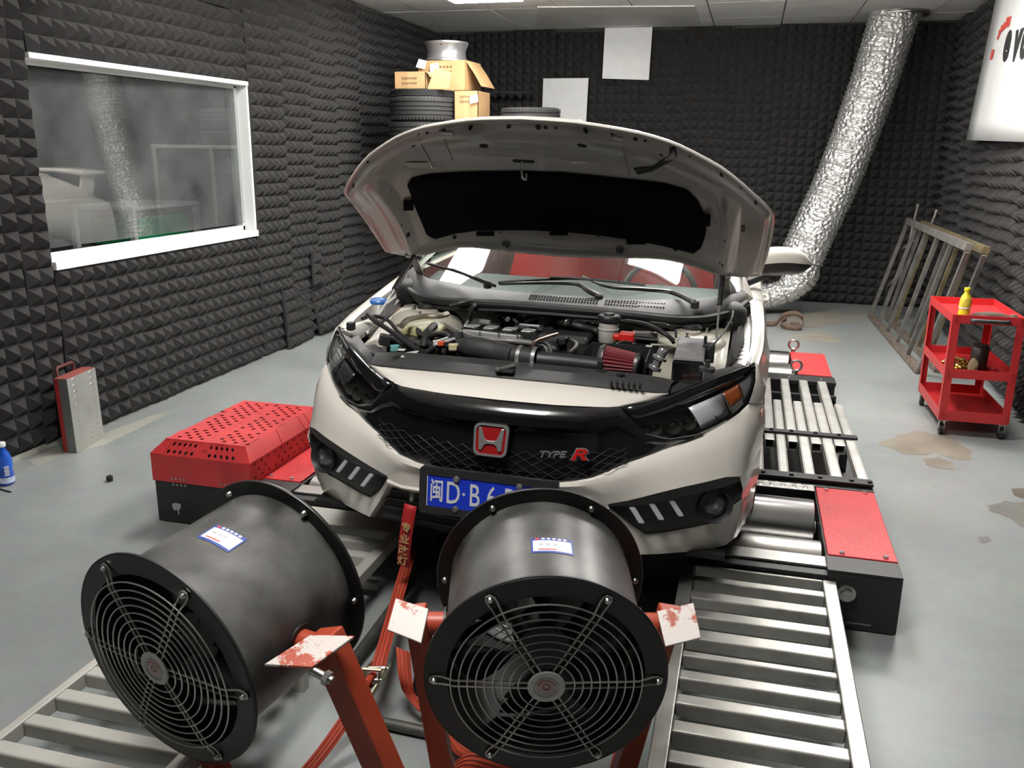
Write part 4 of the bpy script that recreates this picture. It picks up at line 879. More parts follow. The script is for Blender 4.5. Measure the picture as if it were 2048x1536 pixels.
m = MB(); m.tube([Mx @ V(p) for p in ((W * .18, .09, Hc), (W * .18, .09, Hc + .04), (W * .22, .09, Hc + .052), (W * .70, .09, Hc + .052), (W * .74, .09, Hc + .04), (W * .74, .09, Hc))], .009, 8); m.build('handle', mat('case_handle', (.10, .025, .022), .5), t_, smooth=True)
MB().cyl(Mx @ V((-.0005, .02, Hc - .05)), Mx @ V((-.004, .02, Hc - .05)), .006, n=8).build('rivet', STEEL, t_)
# brown strap coiled on the floor by the back wall
WEB = mat('brown_webbing', (.10, .065, .045), .8, bump=.4, bscale=200)
c = on_z(1576, 655, 0); t_ = thing('webbing_strap', 'brown webbing strap lying in loose loops on the floor near the back wall', 'strap', c)
def ribbon(pts, w_, up, mt, name, parent, th=.0025):
    pts = [V(p) for p in pts]; m = MB(); rows = []
    for i, p in enumerate(pts):
        u = V(up[i]) if isinstance(up, list) else V(up); rows.append([p - u * w_ / 2, p + u * w_ / 2])
    m.grid(rows); o = m.build(name, mt, parent, smooth=True, solid=th)
    if mt is RED_STRAP:
        for f_ in (-.28, 0, .28):
            q = MB(); rr2 = []
            for i, p in enumerate(pts):
                u = V(up[i]) if isinstance(up, list) else V(up); a_ = pts[max(0, i - 1)]; b_ = pts[min(len(pts) - 1, i + 1)]; nn_ = (b_ - a_).cross(u).normalized(); nn_ = nn_ if nn_.z > 0 else -nn_; rr2.append([p + u * w_ * (f_ - .03) + nn_ * .0032, p + u * w_ * (f_ + .03) + nn_ * .0032])
            q.grid(rr2); q.build('weave_stripe', mat('strap_stripe_dark', (.16, .03, .015), .8), o, solid=.001)
    return o
L1 = smoothpts([c + V((-.42, -.10, .03)), c + V((-.25, -.02, .028)), c + V((-.12, .02, .035)), c + V((-.06, .10, .10)), c + V((.06, .12, .13)), c + V((.14, .02, .10)), c + V((.12, -.12, .032)), c + V((.0, -.14, .03)), c + V((-.08, -.05, .05)), c + V((-.02, .04, .09))], 6)
ribbon(L1, .055, (0, .35, .94), WEB, 'webbing', t_)
L2 = smoothpts([c + V((.13, -.13, .028)), c + V((.05, -.06, .05)), c + V((.02, .02, .03)), c + V((.10, .06, .028))], 6)
ribbon(L2, .05, (.3, .2, .93), WEB, 'webbing', t_)
# ================================================================== blower fans
DRUMB = mat('fan_drum_black', (.075, .074, .070), .36, .1, var=.80, vscale=7)
FANIN = mat('fan_inside_black', (.012, .012, .012), .5)
def sticker(parent, Mloc, w_, h_, name='sticker'):
    """blue and white maker's label: header band, red curve, ruled lines"""
    m = MB()
    def q(x0, x1, y0, y1, z, mi):
        n = 6; rows = []
        for j in (0, 1):
            rows.append([Mloc(x0 + (x1 - x0) * k / n, (y0, y1)[j], z) for k in range(n + 1)])
        m.grid(rows, mi)
    q(-w_ / 2, w_ / 2, -h_ / 2, h_ / 2, .0006, 0)
    q(-w_ / 2, w_ / 2, h_ * .34, h_ / 2, .0011, 1); q(-w_ / 2, w_ / 2, -h_ / 2, -h_ * .38, .0011, 1); q(-w_ / 2, -w_ * .46, -h_ / 2, h_ / 2, .0011, 1); q(w_ * .46, w_ / 2, -h_ / 2, h_ / 2, .0011, 1)
    q(-w_ * .34, w_ * .10, -h_ * .30, -h_ * .25, .0012, 2); q(-w_ * .40, -w_ * .30, h_ * .37, h_ * .47, .0015, 2)
    for k in range(5): q(-w_ * .25 + k * w_ * .13, -w_ * .25 + k * w_ * .13 + w_ * .08, h_ * .37, h_ * .47, .0015, 0)
    for k in range(3): q(-w_ * .32 + k * w_ * .17, -w_ * .32 + k * w_ * .17 + w_ * .10, h_ * .0, h_ * .12, .0012, 3)
    return m.build(name, [WHITEB, mat('label_blue', (.03, .06, .30), .4), mat('label_red', (.6, .05, .04), .4), mat('label_grey', (.45, .46, .5), .4)], parent, smooth=True)
mat_cap1 = worn_mat('part_scraped_part_glare_red_oxide', (.42, .07, .03), (.62, .56, .52), .32, thr=.50, scale=12)  # pale areas hold real scrapes plus painted glare
def fan(label, c, yaw, pitch, post_px, plates, stick):
    c = V(c); Rm = Matrix.Rotation(yaw, 4, 'Z') @ Matrix.Rotation(pitch, 4, 'X'); M = Matrix.Translation(c) @ Rm
    L, Rd, Rf, Rb = .380, .234, .270, .25
    base = M @ V((0, .19, 0)); t = thing('blower_fan', label, 'fan', (base.x, base.y, 0), 'drum blower fans')
    ax = Rm.to_3x3() @ V((0, 1, 0)); xx = Rm.to_3x3() @ V((1, 0, 0)); o = M @ V((0, 0, 0))
    # housing: double skinned tube, axis from the front ring to the rear ring
    m = MB(); m.lathe([(Rd - .004, .004), (Rd, .004), (Rd, L - .004), (Rd - .004, L - .004), (Rd - .004, .004)], o, ax, 96, x=xx); m.build('drum_housing', DRUMB, t, smooth=True)
    MB().lathe([(Rd - .008, .006), (Rd - .0045, .006), (Rd - .0045, L - .006), (Rd - .008, L - .006), (Rd - .008, .006)], o, ax, 96, x=xx).build('drum_lining', FANIN, t, smooth=True)
    for h0, h1 in ((-.003, .006), (L - .006, L + .003)):
        MB().lathe([(Rd - .012, h0), (Rf, h0), (Rf + .001, h0 + .002), (Rf + .001, h1 - .002), (Rf, h1), (Rd - .012, h1), (Rd - .012, h0)], o, ax, 96, x=xx).build('flange_ring', mat('flange_black', (.010, .010, .010), .38), t, smooth=True)
    m = MB(); m.lathe([(Rf - .001, -.0035), (Rf + .003, -.001), (Rf + .003, .004), (Rf - .001, .006)], o, ax, 96, x=xx); m.build('flange_lip', BLKMET, t, smooth=True)
    def P(r, a, y): return M @ V((r * math.cos(a), y, r * math.sin(a)))
    # wire guard: nine rings, six double spokes, hub badge
    for rear in (0, 1):
        m = MB(); y = -.020 if not rear else L + .018
        for k in range(9):
            r = .213 - .0188 * k; yy = y - (.006 if not rear else -.006) * (k / 8)
            m.tube([P(r, 2 * math.pi * i / 72, yy) for i in range(72)], .0019, 6, closed=True)
        m.build('guard_rings' if not rear else 'rear_guard_rings', WIRE, t, smooth=True)
    for k in range(6):
        a = R(60 * k); m = MB(); tn = V((-math.sin(a), 0, math.cos(a))); rd = V((math.cos(a), 0, math.sin(a)))
        path = []
        for s_ in (1, -1):
            seq = [rd * .036 + tn * .0075 * s_ + V((0, -.024, 0)), rd * .205 + tn * .0075 * s_ + V((0, -.0185, 0)), rd * .222 + tn * .0085 * s_ + V((0, -.012, 0)), rd * .236 + tn * .010 * s_ + V((0, -.0075, 0)), rd * .25 + tn * .010 * s_ + V((0, -.007, 0))]
            path += seq if s_ > 0 else seq[::-1]
            if s_ > 0: path += [rd * .2585 + tn * .005 + V((0, -.007, 0)), rd * .2585 - tn * .005 + V((0, -.007, 0))]
        m.tube([M @ p for p in path], .0024, 6); m.build('guard_spoke', WIRE, t, smooth=True)
        m = MB(); p = M @ (rd * Rb); m.cyl(p - ax * .004, p - ax * .0105, .0065, n=10); m.cyl(p - ax * .0105, p - ax * .016, .0075, .005, n=10); m.build('bolt', STEEL, t, smooth=True)
        p = M @ (rd * Rb + V((0, L, 0))); m = MB(); m.cyl(p + ax * .004, p - ax * .011, .0065, n=10); m.cyl(p - ax * .011, p - ax * .018, .0085, .006, n=10); m.build('bolt', STEEL, t, smooth=True)
    m = MB(); m.lathe([(0, -.024), (.040, -.024), (.042, -.026), (.042, -.029), (.040, -.031), (.0295, -.031), (.0275, -.028), (0, -.028)], o, ax, 40, x=xx); m.build('hub_badge', mat('white_badge_plastic', (.62, .62, .60), .4), t, smooth=True)
    m = MB(); m.lathe([(0, -.0295), (.024, -.0295), (.024, -.0285)], o, ax, 32, x=xx); m.build('badge_print', mat('pink_grey_badge_print', (.55, .45, .44), .4, var=.1), t)
    m = MB()
    for k in range(9):
        a = R(20 + 17.5 * k + 0); p = P(.018, a, -.0302); tn = Rm.to_3x3() @ V((-math.sin(a), 0, math.cos(a))); rd = Rm.to_3x3() @ V((math.cos(a), 0, math.sin(a)))
        m.add([p - tn * .002 - rd * .002, p + tn * .002 - rd * .002, p + tn * .002 + rd * .002, p - tn * .002 + rd * .002], [(0, 1, 2, 3)])
    for k in range(16):
        a = 2 * math.pi * k / 16; b = 2 * math.pi * (k + 1) / 16; m.add([P(.006, a, -.0302), P(.006, b, -.0302), P(.009, b, -.0302), P(.009, a, -.0302)], [(0, 1, 2, 3)])
    m.build('badge_mark', mat('badge_red', (.45, .06, .05), .4), t)
    # impeller and motor
    m = MB(); m.cyl(P(0, 0, .10), P(0, 0, .16), .062, .066, 32); m.build('impeller_hub', BLKMET, t, smooth=True)
    for k in range(6):
        a0 = R(60 * k + 22); m = MB(); rows = []
        for i in range(6):
            r = .06 + (.220 - .06) * i / 5; wdt = R(20 + 6 * math.sin(math.pi * i / 5)); tw = .045 - .018 * i / 5
            rows.append([P(r, a0 + wdt * (j / 4 - .5) * 2, .13 + tw * (j / 4 - .5) * 2) for j in range(5)])
        m.grid(rows); m.build('blade', mat('fan_blade_grey', (.05, .05, .05), .4, .5), t, smooth=True, solid=.002)
    m = MB(); m.cyl(P(0, 0, .165), P(0, 0, .335), .075, .072, 32); m.build('motor', mat('motor_grey', (.045, .05, .05), .45, .4), t, smooth=True)
    for k in range(3):
        a = R(90 + 120 * k); m = MB(); m.bar(P(.073, a, .29), P(Rd - .009, a, .29), .035, .006, ax); m.build('motor_strut', BLKMET, t)
    # wiring tail hanging inside the guard
    m = MB(); m.tube(smoothpts([P(.12, R(190), .02), P(.125, R(205), .0), P(.13, R(218), .01), P(.115, R(222), .02)], 5), .003, 6); m.build('wire_tail', WIRE, t, smooth=True)
    # sticker on the drum
    ang, yy, w_, h_ = stick
    def Ml(x, y, z):
        a = ang - x / Rd; return P(Rd + z, a, yy + y)
    sticker(t, Ml, w_, h_)
    # stand
    pv = []
    for s_ in (-1, 1):
        a = M @ V((s_ * (Rd - .004), .19, .0)); b = M @ V((s_ * (Rd + .085), .19, 0)); m = MB(); m.cyl(a, b, .028, n=20); m.build('pivot_tube', ORANGE, t, smooth=True)
        m = MB(); m.lathe([(.020, .004), (.040, .004), (.040, .010), (.020, .010)], M @ V((s_ * (Rd - .004), .19, 0)), xx * s_, 24); m.build('pivot_washer', BLKMET, t)
    for (s_, (px_, py_), (qx, qy), wd, dp) in post_px:
        top = M @ V((s_ * (Rd + .075), .19, .045)); y = top.y
        a, b = on_y(px_, py_, y), on_y(qx, qy, y); d = (b - a).normalized(); foot = top + d * ((.0 + .02 - top.z) / d.z)
        MB().bar(top, foot, wd, dp, Rm.to_3x3() @ V((0, 1, 0))).build('post', ORANGE, t, bevel=.004)
        pv.append((top, foot))
    for (s_, quad, zz) in plates:
        P4 = quad; m = MB(); nn = (P4[1] - P4[0]).cross(P4[2] - P4[1]).normalized()
        if nn.z < 0: nn = -nn
        m.add(P4 + [p - nn * .008 for p in P4], [(0, 1, 2, 3), (4, 7, 6, 5), (0, 4, 5, 1), (1, 5, 6, 2), (2, 6, 7, 3), (3, 7, 4, 0)]); m.build('cap_plate', ORANGE_GLARE if 'middle' in label else mat_cap1, t, bevel=.002, label='red cap plate of the stand with painted scrapes and glare')
    (f0, f1) = pv[0][1], pv[-1][1]; fa, fb = (-.06, .30) if 'middle' in label else (-.30, .05)
    for f_ in ({0: f0, 1: f1}).values():
        MB().bar(V((f_.x, f_.y + fa, .024)), V((f_.x, f_.y + fb, .024)), .05, .046).build('foot_bar', ORANGE, t, bevel=.004)
    MB().bar(V((f0.x, f0.y + .02, .072)), V((f1.x, f1.y + .02, .072)), .05, .05).build('cross_member', ORANGE, t, bevel=.004)
    return t, M
def quad_from(px4, cpt, nn): return [meet(a, b, V(cpt), V(nn).normalized()) for a, b in px4]
c2, c1 = V((-.3589, 1.6818, .6073)), V((-1.1976, 1.4865, .6239))
M2 = Matrix.Translation(c2) @ Matrix.Rotation(.269, 4, 'Z') @ Matrix.Rotation(.1298, 4, 'X')
M1 = Matrix.Translation(c1) @ Matrix.Rotation(-.2361, 4, 'Z') @ Matrix.Rotation(.1152, 4, 'X')
pr, plf = M2 @ V((.325, .14, .062)), M2 @ V((-.325, .14, .062))
view2 = (CP - pr).normalized()
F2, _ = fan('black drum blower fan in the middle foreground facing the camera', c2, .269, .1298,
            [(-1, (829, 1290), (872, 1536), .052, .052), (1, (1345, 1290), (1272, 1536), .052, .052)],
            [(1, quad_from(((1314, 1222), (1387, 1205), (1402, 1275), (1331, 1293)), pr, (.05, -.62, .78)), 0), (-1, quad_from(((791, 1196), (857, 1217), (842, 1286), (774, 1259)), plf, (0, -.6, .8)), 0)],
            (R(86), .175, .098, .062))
p1 = M1 @ V((.335, .12, .06))
F1, _ = fan('black drum blower fan at the left foreground turned to the right', c1, -.2361, .1152,
            [(-1, (262, 1180), (352, 1400), .052, .052), (1, (628, 1330), (720, 1536), .075, .055)],
            [(1, quad_from(((528, 1328), (621, 1269), (710, 1271), (624, 1334)), p1, (.10, -.25, .96)), 0)],
            (R(80), .185, .098, .062))
# lock bolt under the left fan's cap plate
m = MB(); a = on_y(626, 1340, p1.y - .035); m.cyl(a, a + V((.05, -.01, -.012)), .010, n=10); m.cyl(a + V((.03, -.006, -.007)), a + V((.042, -.008, -.010)), .016, n=6); m.build('lock_bolt', STEEL, F1, smooth=True)
# power lead looped beside the middle fan
m = MB(); q = [on_y(a, b, c2.y + .16) for a, b in ((862, 1310), (838, 1330), (829, 1370), (838, 1392), (856, 1385))]; m.tube(smoothpts(q, 6), .004, 6); m.build('power_lead', RUBBER, F2, smooth=True)

# ================================================================== tie-down strap, ratchet, bars
a = cv(835, 1105, 2.80); A3 = CARM @ cv(822, 1130, 2.78)
t = thing('tie_down_strap', 'orange red ratchet tie-down strap running from the car to the floor', 'strap', on_z(640, 1536, 0))
pts_px = [(806, 1120, .40), (792, 1190, .33), (770, 1270, .24), (752, 1345, .16)]
P0_ = CARM @ cv(824, 1090, 3.06); Pe_ = on_z(754, 1342, .155); P = [P0_.lerp(Pe_, k / 10) for k in range(11)]
acrs = (on_z(780, 1190, .3) - on_z(760, 1190, .3)).normalized()
ribbon(P, .045, acrs, RED_STRAP, 'webbing', t)
Pl = [on_z(a, b, z) for a, b, z in ((728, 1385, .115), (690, 1440, .08), (655, 1490, .05), (618, 1536, .03), (560, 1600, .015))]
ribbon(smoothpts(Pl, 4), .045, acrs, RED_STRAP, 'webbing', t)
# ratchet
e0, e1 = on_z(762, 1330, .17), on_z(712, 1415, .10); d = (e1 - e0).normalized(); up = acrs.cross(d).normalized(); up = up if up.z > 0 else -up
BZ = mat('zinc_yellow_ratchet', (.42, .36, .22), .35, 1.0)
for s_ in (-1, 1):
    m = MB(); prof = [(0, -.012), (.045, -.020), (.105, -.012), (.135, .004), (.12, .022), (.08, .02), (.055, .034), (.02, .026), (-.01, .008)]
    m.prism(prof, e0 + acrs * s_ * .030, d, up, .0035); m.build('ratchet_plate', BZ, t, bevel=.001)
for f, h_, r in ((.02, .012, .008), (.062, .01, .012), (.115, .004, .007)):
    m = MB(); p = e0 + d * f + up * h_; m.cyl(p - acrs * .034, p + acrs * .034, r, n=12); m.build('spindle', STEEL, t, smooth=True)
m = MB(); p = e0 + d * .045 + up * .045
m.tube([e0 + d * .062 + up * .012 - acrs * .026, p - acrs * .026 + up * .01, p + acrs * .026 + up * .01, e0 + d * .062 + up * .012 + acrs * .026], .006, 8); m.build('ratchet_handle', BZ, t, smooth=True)
m = MB(); m.tube([e0 + d * .062 + up * .012 + (acrs * math.cos(q) * 0 + d * math.cos(q) + up * math.sin(q)) * .017 - acrs * 0 for q in [2 * math.pi * k / 16 for k in range(16)]], .012, 8, closed=True); m.build('strap_roll', RED_STRAP, t, smooth=True)
# loose strap end heaped under the middle fan
def heap(name, label, loops, grp=None):
    t = thing(name, label, 'strap', loops[0][0][0], grp)
    for pts, up_ in loops: ribbon(smoothpts(pts, 6), .05, up_, RED_STRAP, 'webbing', t)
    return t
def Z(a, b, z): return on_z(a, b, z)
heap('loose_webbing', 'orange red webbing end heaped on the floor behind the middle fan', [
    ([Z(806, 1300, .20), Z(808, 1330, .17), Z(812, 1362, .13), Z(822, 1392, .08), Z(850, 1428, .04)], (.85, .2, -.4)),
    ([Z(880, 1425, .06), Z(905, 1470, .05), Z(930, 1500, .06), Z(985, 1515, .04), Z(1010, 1536, .03)], (.6, .55, .5)),
    ([Z(880, 1460, .04), Z(915, 1440, .09), Z(945, 1470, .10), Z(960, 1520, .05)], (.3, .7, .6)),
    ([Z(905, 1536, .03), Z(940, 1520, .08), Z(1000, 1536, .06), Z(1060, 1560, .03)], (.2, .8, .5))])
# steel bar slanting from under the bumper to the floor and a short bar across
BARM = mat('dull_steel_bar', (.085, .085, .075), .5, .5, var=.3, vscale=20)
b0 = CARM @ cv(900, 1058, 3.4); b1 = on_z(680, 1358, .03)
t = thing('tow_bar', 'dull steel bar slanting from under the bumper down to the floor', 'bar', b1)
d = (b1 - b0).normalized(); MB().cyl(b0, b1, .019, n=16).build('shaft', BARM, t, smooth=True); MB().cyl(b1, b1 + d * .02, .026, n=12).build('end_collar', BARM, t)
b0, b1 = on_z(722, 1436, .02), on_z(845, 1462, .02)
t = thing('floor_bar', 'short steel bar lying across the floor between the two fans', 'bar', b0)
MB().cyl(b0 - (b1 - b0) * .2, b1 + (b1 - b0) * .8, .018, n=14).build('shaft', BARM, t, smooth=True); MB().cyl(b0 - (b1 - b0) * .2, b0 - (b1 - b0) * .24, .024, n=12).build('end_collar', BARM, t)
# ================================================================== the car (built in its own frame u, v, w)
def stretch(v): return v if v < 4.6 else 4.6 + (v - 4.6) * 1.10          # the tail is a little longer than first laid out
class CM(MB):
    rigid = False
    def build(s, *a, **k):
        if not s.rigid:
            for p in s.v: p.y = stretch(p.y)
        s.xf(CARM); return MB.build(s, *a, **k)
CAR = thing('car', 'white car with raised hood and red front emblem, strapped on the rolling road', 'car', CARM @ Matrix.Translation((0, 4.95, .20)))
def both(rows): return [[V((-p[0], p[1], p[2])) for p in reversed(r)][:-1] + [V(p) for p in r] if abs(r[0][0]) < 1e-6 else None for r in rows]
def mid(a, b, f, off=(0, 0, 0)): return V(a).lerp(V(b), f) + V(off)
# ---- front bumper
T = [(0, 2.700, .660), (.13, 2.703, .662), (.24, 2.708, .671), (.29, 2.711, .682), (.34, 2.716, .697), (.40, 2.748, .722), (.46, 2.793, .742), (.52, 2.835, .759), (.575, 2.880, .776), (.635, 2.925, .796), (.70, 2.985, .816), (.765, 3.062, .840), (.80, 3.103, .858), (.83, 3.145, .884), (.865, 3.235, .872), (.888, 3.30, .85)]
FT = [(0, 2.703, .625), (.13, 2.706, .626), (.24, 2.711, .63), (.29, 2.713, .632), (.34, 2.716, .632), (.398, 2.735, .602), (.462, 2.764, .612), (.516, 2.778, .629), (.572, 2.798, .645), (.635, 2.828, .659), (.71, 2.876, .669), (.775, 2.928, .676), (.822, 2.972, .668), (.847, 3.03, .665), (.872, 3.14, .67), (.893, 3.235, .68)]
FB = [(0, 2.708, .58), (.13, 2.711, .58), (.24, 2.716, .58), (.29, 2.718, .58), (.34, 2.722, .58), (.402, 2.742, .590), (.470, 2.828, .500), (.519, 2.862, .453), (.574, 2.890, .453), (.627, 2.915, .460), (.677, 2.932, .470), (.738, 2.945, .488), (.838, 3.000, .575), (.853, 3.045, .55), (.868, 3.12, .53), (.888, 3.20, .53)]
LL = [(0, 2.715, .556), (.13, 2.718, .556), (.24, 2.723, .556), (.29, 2.726, .556), (.34, 2.732, .556), (.400, 2.746, .562), (.452, 2.785, .475), (.507, 2.820, .392), (.572, 2.874, .379), (.634, 2.925, .370), (.698, 2.972, .363), (.755, 3.000, .368), (.80, 3.022, .380), (.838, 3.06, .404), (.860, 3.14, .418), (.875, 3.20, .425)]
def bulge(a, b, f, o):
    n = V((max(a[0] - .35, 0) * .9, -.6, .18)).normalized(); return V(a).lerp(V(b), f) + n * o
m = CM()
for s in (1, -1):
    rows_up = [[V(p) for p in T], [bulge(a, b, .12, .012) for a, b in zip(T, FT)], [bulge(a, b, .4, .018) for a, b in zip(T, FT)], [bulge(a, b, .75, .008) for a, b in zip(T, FT)], [V(p) for p in FT]]
    lo = [[V(p) for p in FB], [bulge(a, b, .5, .010) for a, b in zip(FB, LL)], [V(p) for p in LL], [V((p[0] * .985, p[1] + .03, p[2] - .012)) for p in LL], [V((p[0] * .96, p[1] + .12, p[2] + .0)) for p in LL]]
    side = [[V(p) for p in FT[12:]], [bulge(a, b, .5, .012) for a, b in zip(FT[12:], FB[12:])], [V(p) for p in FB[12:]]]
    bar = [[V(p) for p in FT[:6]], [V(p) for p in FB[:6]]]
    q = CM(); q.grid(rows_up); q.grid(lo); q.grid(side); q.grid(bar)
    # return edges into the recess
    q.grid([[V(p) for p in FT[5:13]], [V((p[0], p[1] + .04, p[2] - .004)) for p in FT[5:13]]]); q.grid([[V(p) for p in FB[5:13]], [V((p[0], p[1] + .05, p[2] + .006)) for p in FB[5:13]]])
    if s < 0: q.flipu()
    m.add(q.v, q.f)
m.build('front_bumper', WHITE, CAR, smooth=True)
# ---- lower grille and splitter under the number plate
m = CM()
m.grid([[V((u, 2.74 + abs(u) * .12, .557)) for u in (-.40, -.2, 0, .2, .40)], [V((u, 2.80 + abs(u) * .1, .50)) for u in (-.44, -.2, 0, .2, .44)], [V((u, 2.79 + abs(u) * .1, .42)) for u in (-.48, -.24, 0, .24, .48)], [V((u, 2.77 + abs(u) * .15, .385)) for u in (-.50, -.25, 0, .25, .50)], [V((u, 2.95 + abs(u) * .1, .37)) for u in (-.50, -.25, 0, .25, .50)]])
m.build('lower_grille', BLACK, CAR, smooth=True)
m = CM()
for w_ in (.42, .455, .49, .525):
    m.bar((-.44, 2.80, w_), (0, 2.765, w_), .012, .010); m.bar((0, 2.765, w_), (.44, 2.80, w_), .012, .010)
m.build('lower_grille_bars', BLACK, CAR)
m = CM(); m.grid([[V((u, 2.95, .37)) for u in (-.80, 0, .80)], [V((u, 4.0, .36)) for u in (-.80, 0, .80)], [V((u, 7.0, .36)) for u in (-.78, 0, .78)]]); m.build('underbody', DARK, CAR, solid=.02)
# ---- upper grille, gloss black
GT = [(0, 2.757, .922), (.15, 2.760, .922), (.29, 2.778, .922), (.36, 2.800, .921), (.407, 2.831, .920), (.455, 2.818, .884), (.50, 2.832, .830), (.565, 2.864, .806), (.63, 2.906, .802), (.69, 2.960, .812)]
GB = [(0, 2.700, .660), (.15, 2.704, .663), (.27, 2.709, .677), (.33, 2.714, .694), (.384, 2.737, .716), (.437, 2.778, .735), (.489, 2.812, .750), (.55, 2.860, .768), (.61, 2.905, .787), (.68, 2.963, .808)]
prof = [(0, 0), (.05, .030), (.16, .042), (.26, .040), (.32, .012), (.36, -.004), (.60, .006), (.80, .012), (.93, .010), (1, 0)]
rows = []
for f, o in prof:
    r = []
    for k, (a, b) in enumerate(zip(GT, GB)):
        kk = max(0, 1 - k / 7.0) ** .7; r.append(V(a).lerp(V(b), f) + V((0, -o * kk, 0)))
    rows.append(r)
def mir(rows, inc0=True): return [[V((-p.x, p.y, p.z)) for p in reversed(r[1 if inc0 else 0:])] + list(r) for r in rows]
m = CM(); m.grid(mir(rows)); GR = m.build('front_grille', GLOSS, CAR, smooth=True)
# lozenge mesh standing proud of the grille face
m = CM()
def gface(u, f):
    x = abs(u); k = 0
    while k < len(GT) - 2 and GT[k + 1][0] < x: k += 1
    g = (x - GT[k][0]) / (GT[k + 1][0] - GT[k][0]); a = V(GT[k]).lerp(V(GT[k + 1]), g); b = V(GB[k]).lerp(V(GB[k + 1]), g); p = a.lerp(b, f); return V((u, p.y - .014 * max(0, 1 - x / .55) - .004, p.z))
GM = mat('grille_mesh_black', (.022, .022, .023), .35)
for i in range(-8, 8):
    u = i * .056
    for j in range(3):
        f0, f1 = .60 + j * .115, .60 + (j + 1) * .115
        for s in (0, 1):
            a, b = gface(u + .056 * s, f0), gface(u + .056 * (1 - s), f1); m.tube([a, b], .0013, 5)
m.build('grille_mesh', GM, GR)
# ---- white panel ahead of the hood line
ST = [(0, 2.872, .967), (.2, 2.879, .966), (.4, 2.905, .957), (.48, 2.925, .952), (.558, 2.9485, .9465)]
SB = [(0, 2.757, .922), (.2, 2.764, .922), (.36, 2.800, .921), (.407, 2.831, .9205), (.556, 2.9475, .9455)]
rows = []
for f in (0, .25, .5, .75, .93, 1.0):
    rows.append([V(a).lerp(V(b), f) + V((0, -.006 * math.sin(math.pi * f), .006 * math.sin(math.pi * f))) for a, b in zip(resample(ST, 14), resample(SB, 14))])
m = CM(); m.grid(mir(rows)); m.build('front_panel', WHITE, CAR, smooth=True)
# ---- gloss trim above the lamps
RA = [(.407, 2.832, .9225), (.46, 2.864, .932), (.51, 2.906, .939), (.561, 2.956, .947), (.612, 2.990, .966), (.66, 3.034, .979), (.711, 3.094, .990), (.77, 3.180, .999), (.812, 3.248, 1.003), (.841, 3.300, 1.006)]
RB = [(.452, 2.812, .886), (.477, 2.826, .890), (.523, 2.873, .896), (.572, 2.924, .903), (.613, 2.963, .913), (.656, 3.006, .925), (.701, 3.056, .937), (.751, 3.124, .949), (.802, 3.203, .966), (.843, 3.268, .990)]
LB = [(.462, 2.806, .858), (.50, 2.833, .829), (.565, 2.866, .805), (.63, 2.908, .802), (.69, 2.963, .812), (.727, 3.010, .824), (.765, 3.058, .838), (.800, 3.103, .858), (.830, 3.150, .886), (.848, 3.225, .945)]
for s in (1, -1):
    m = CM(); m.grid([[V(p) for p in RA], [mid(a, b, .35, (0, -.004, .006)) for a, b in zip(RA, RB)], [V(p) for p in RB]])
    if s < 0: m.flipu()
    m.build('lamp_trim', GLOSS, CAR, smooth=True, solid=.004)
# inner black strip between trim and engine bay
RI = [(.561, 3.00, .958), (.58, 3.03, .968), (.615, 3.075, .975), (.655, 3.13, .982), (.705, 3.205, .985), (.75, 3.27, .985), (.785, 3.34, .985)]
for s in (1, -1):
    m = CM(); m.grid([[V(p) for p in RA[3:]], [mid(a, b, .5, (0, 0, -.012)) for a, b in zip(RA[3:], RI)], [V(p) for p in RI], [V(p) + V((-.02, .02, -.12)) for p in RI]])
    if s < 0: m.flipu()
    m.build('lamp_top_cover', BLACK, CAR, smooth=True)
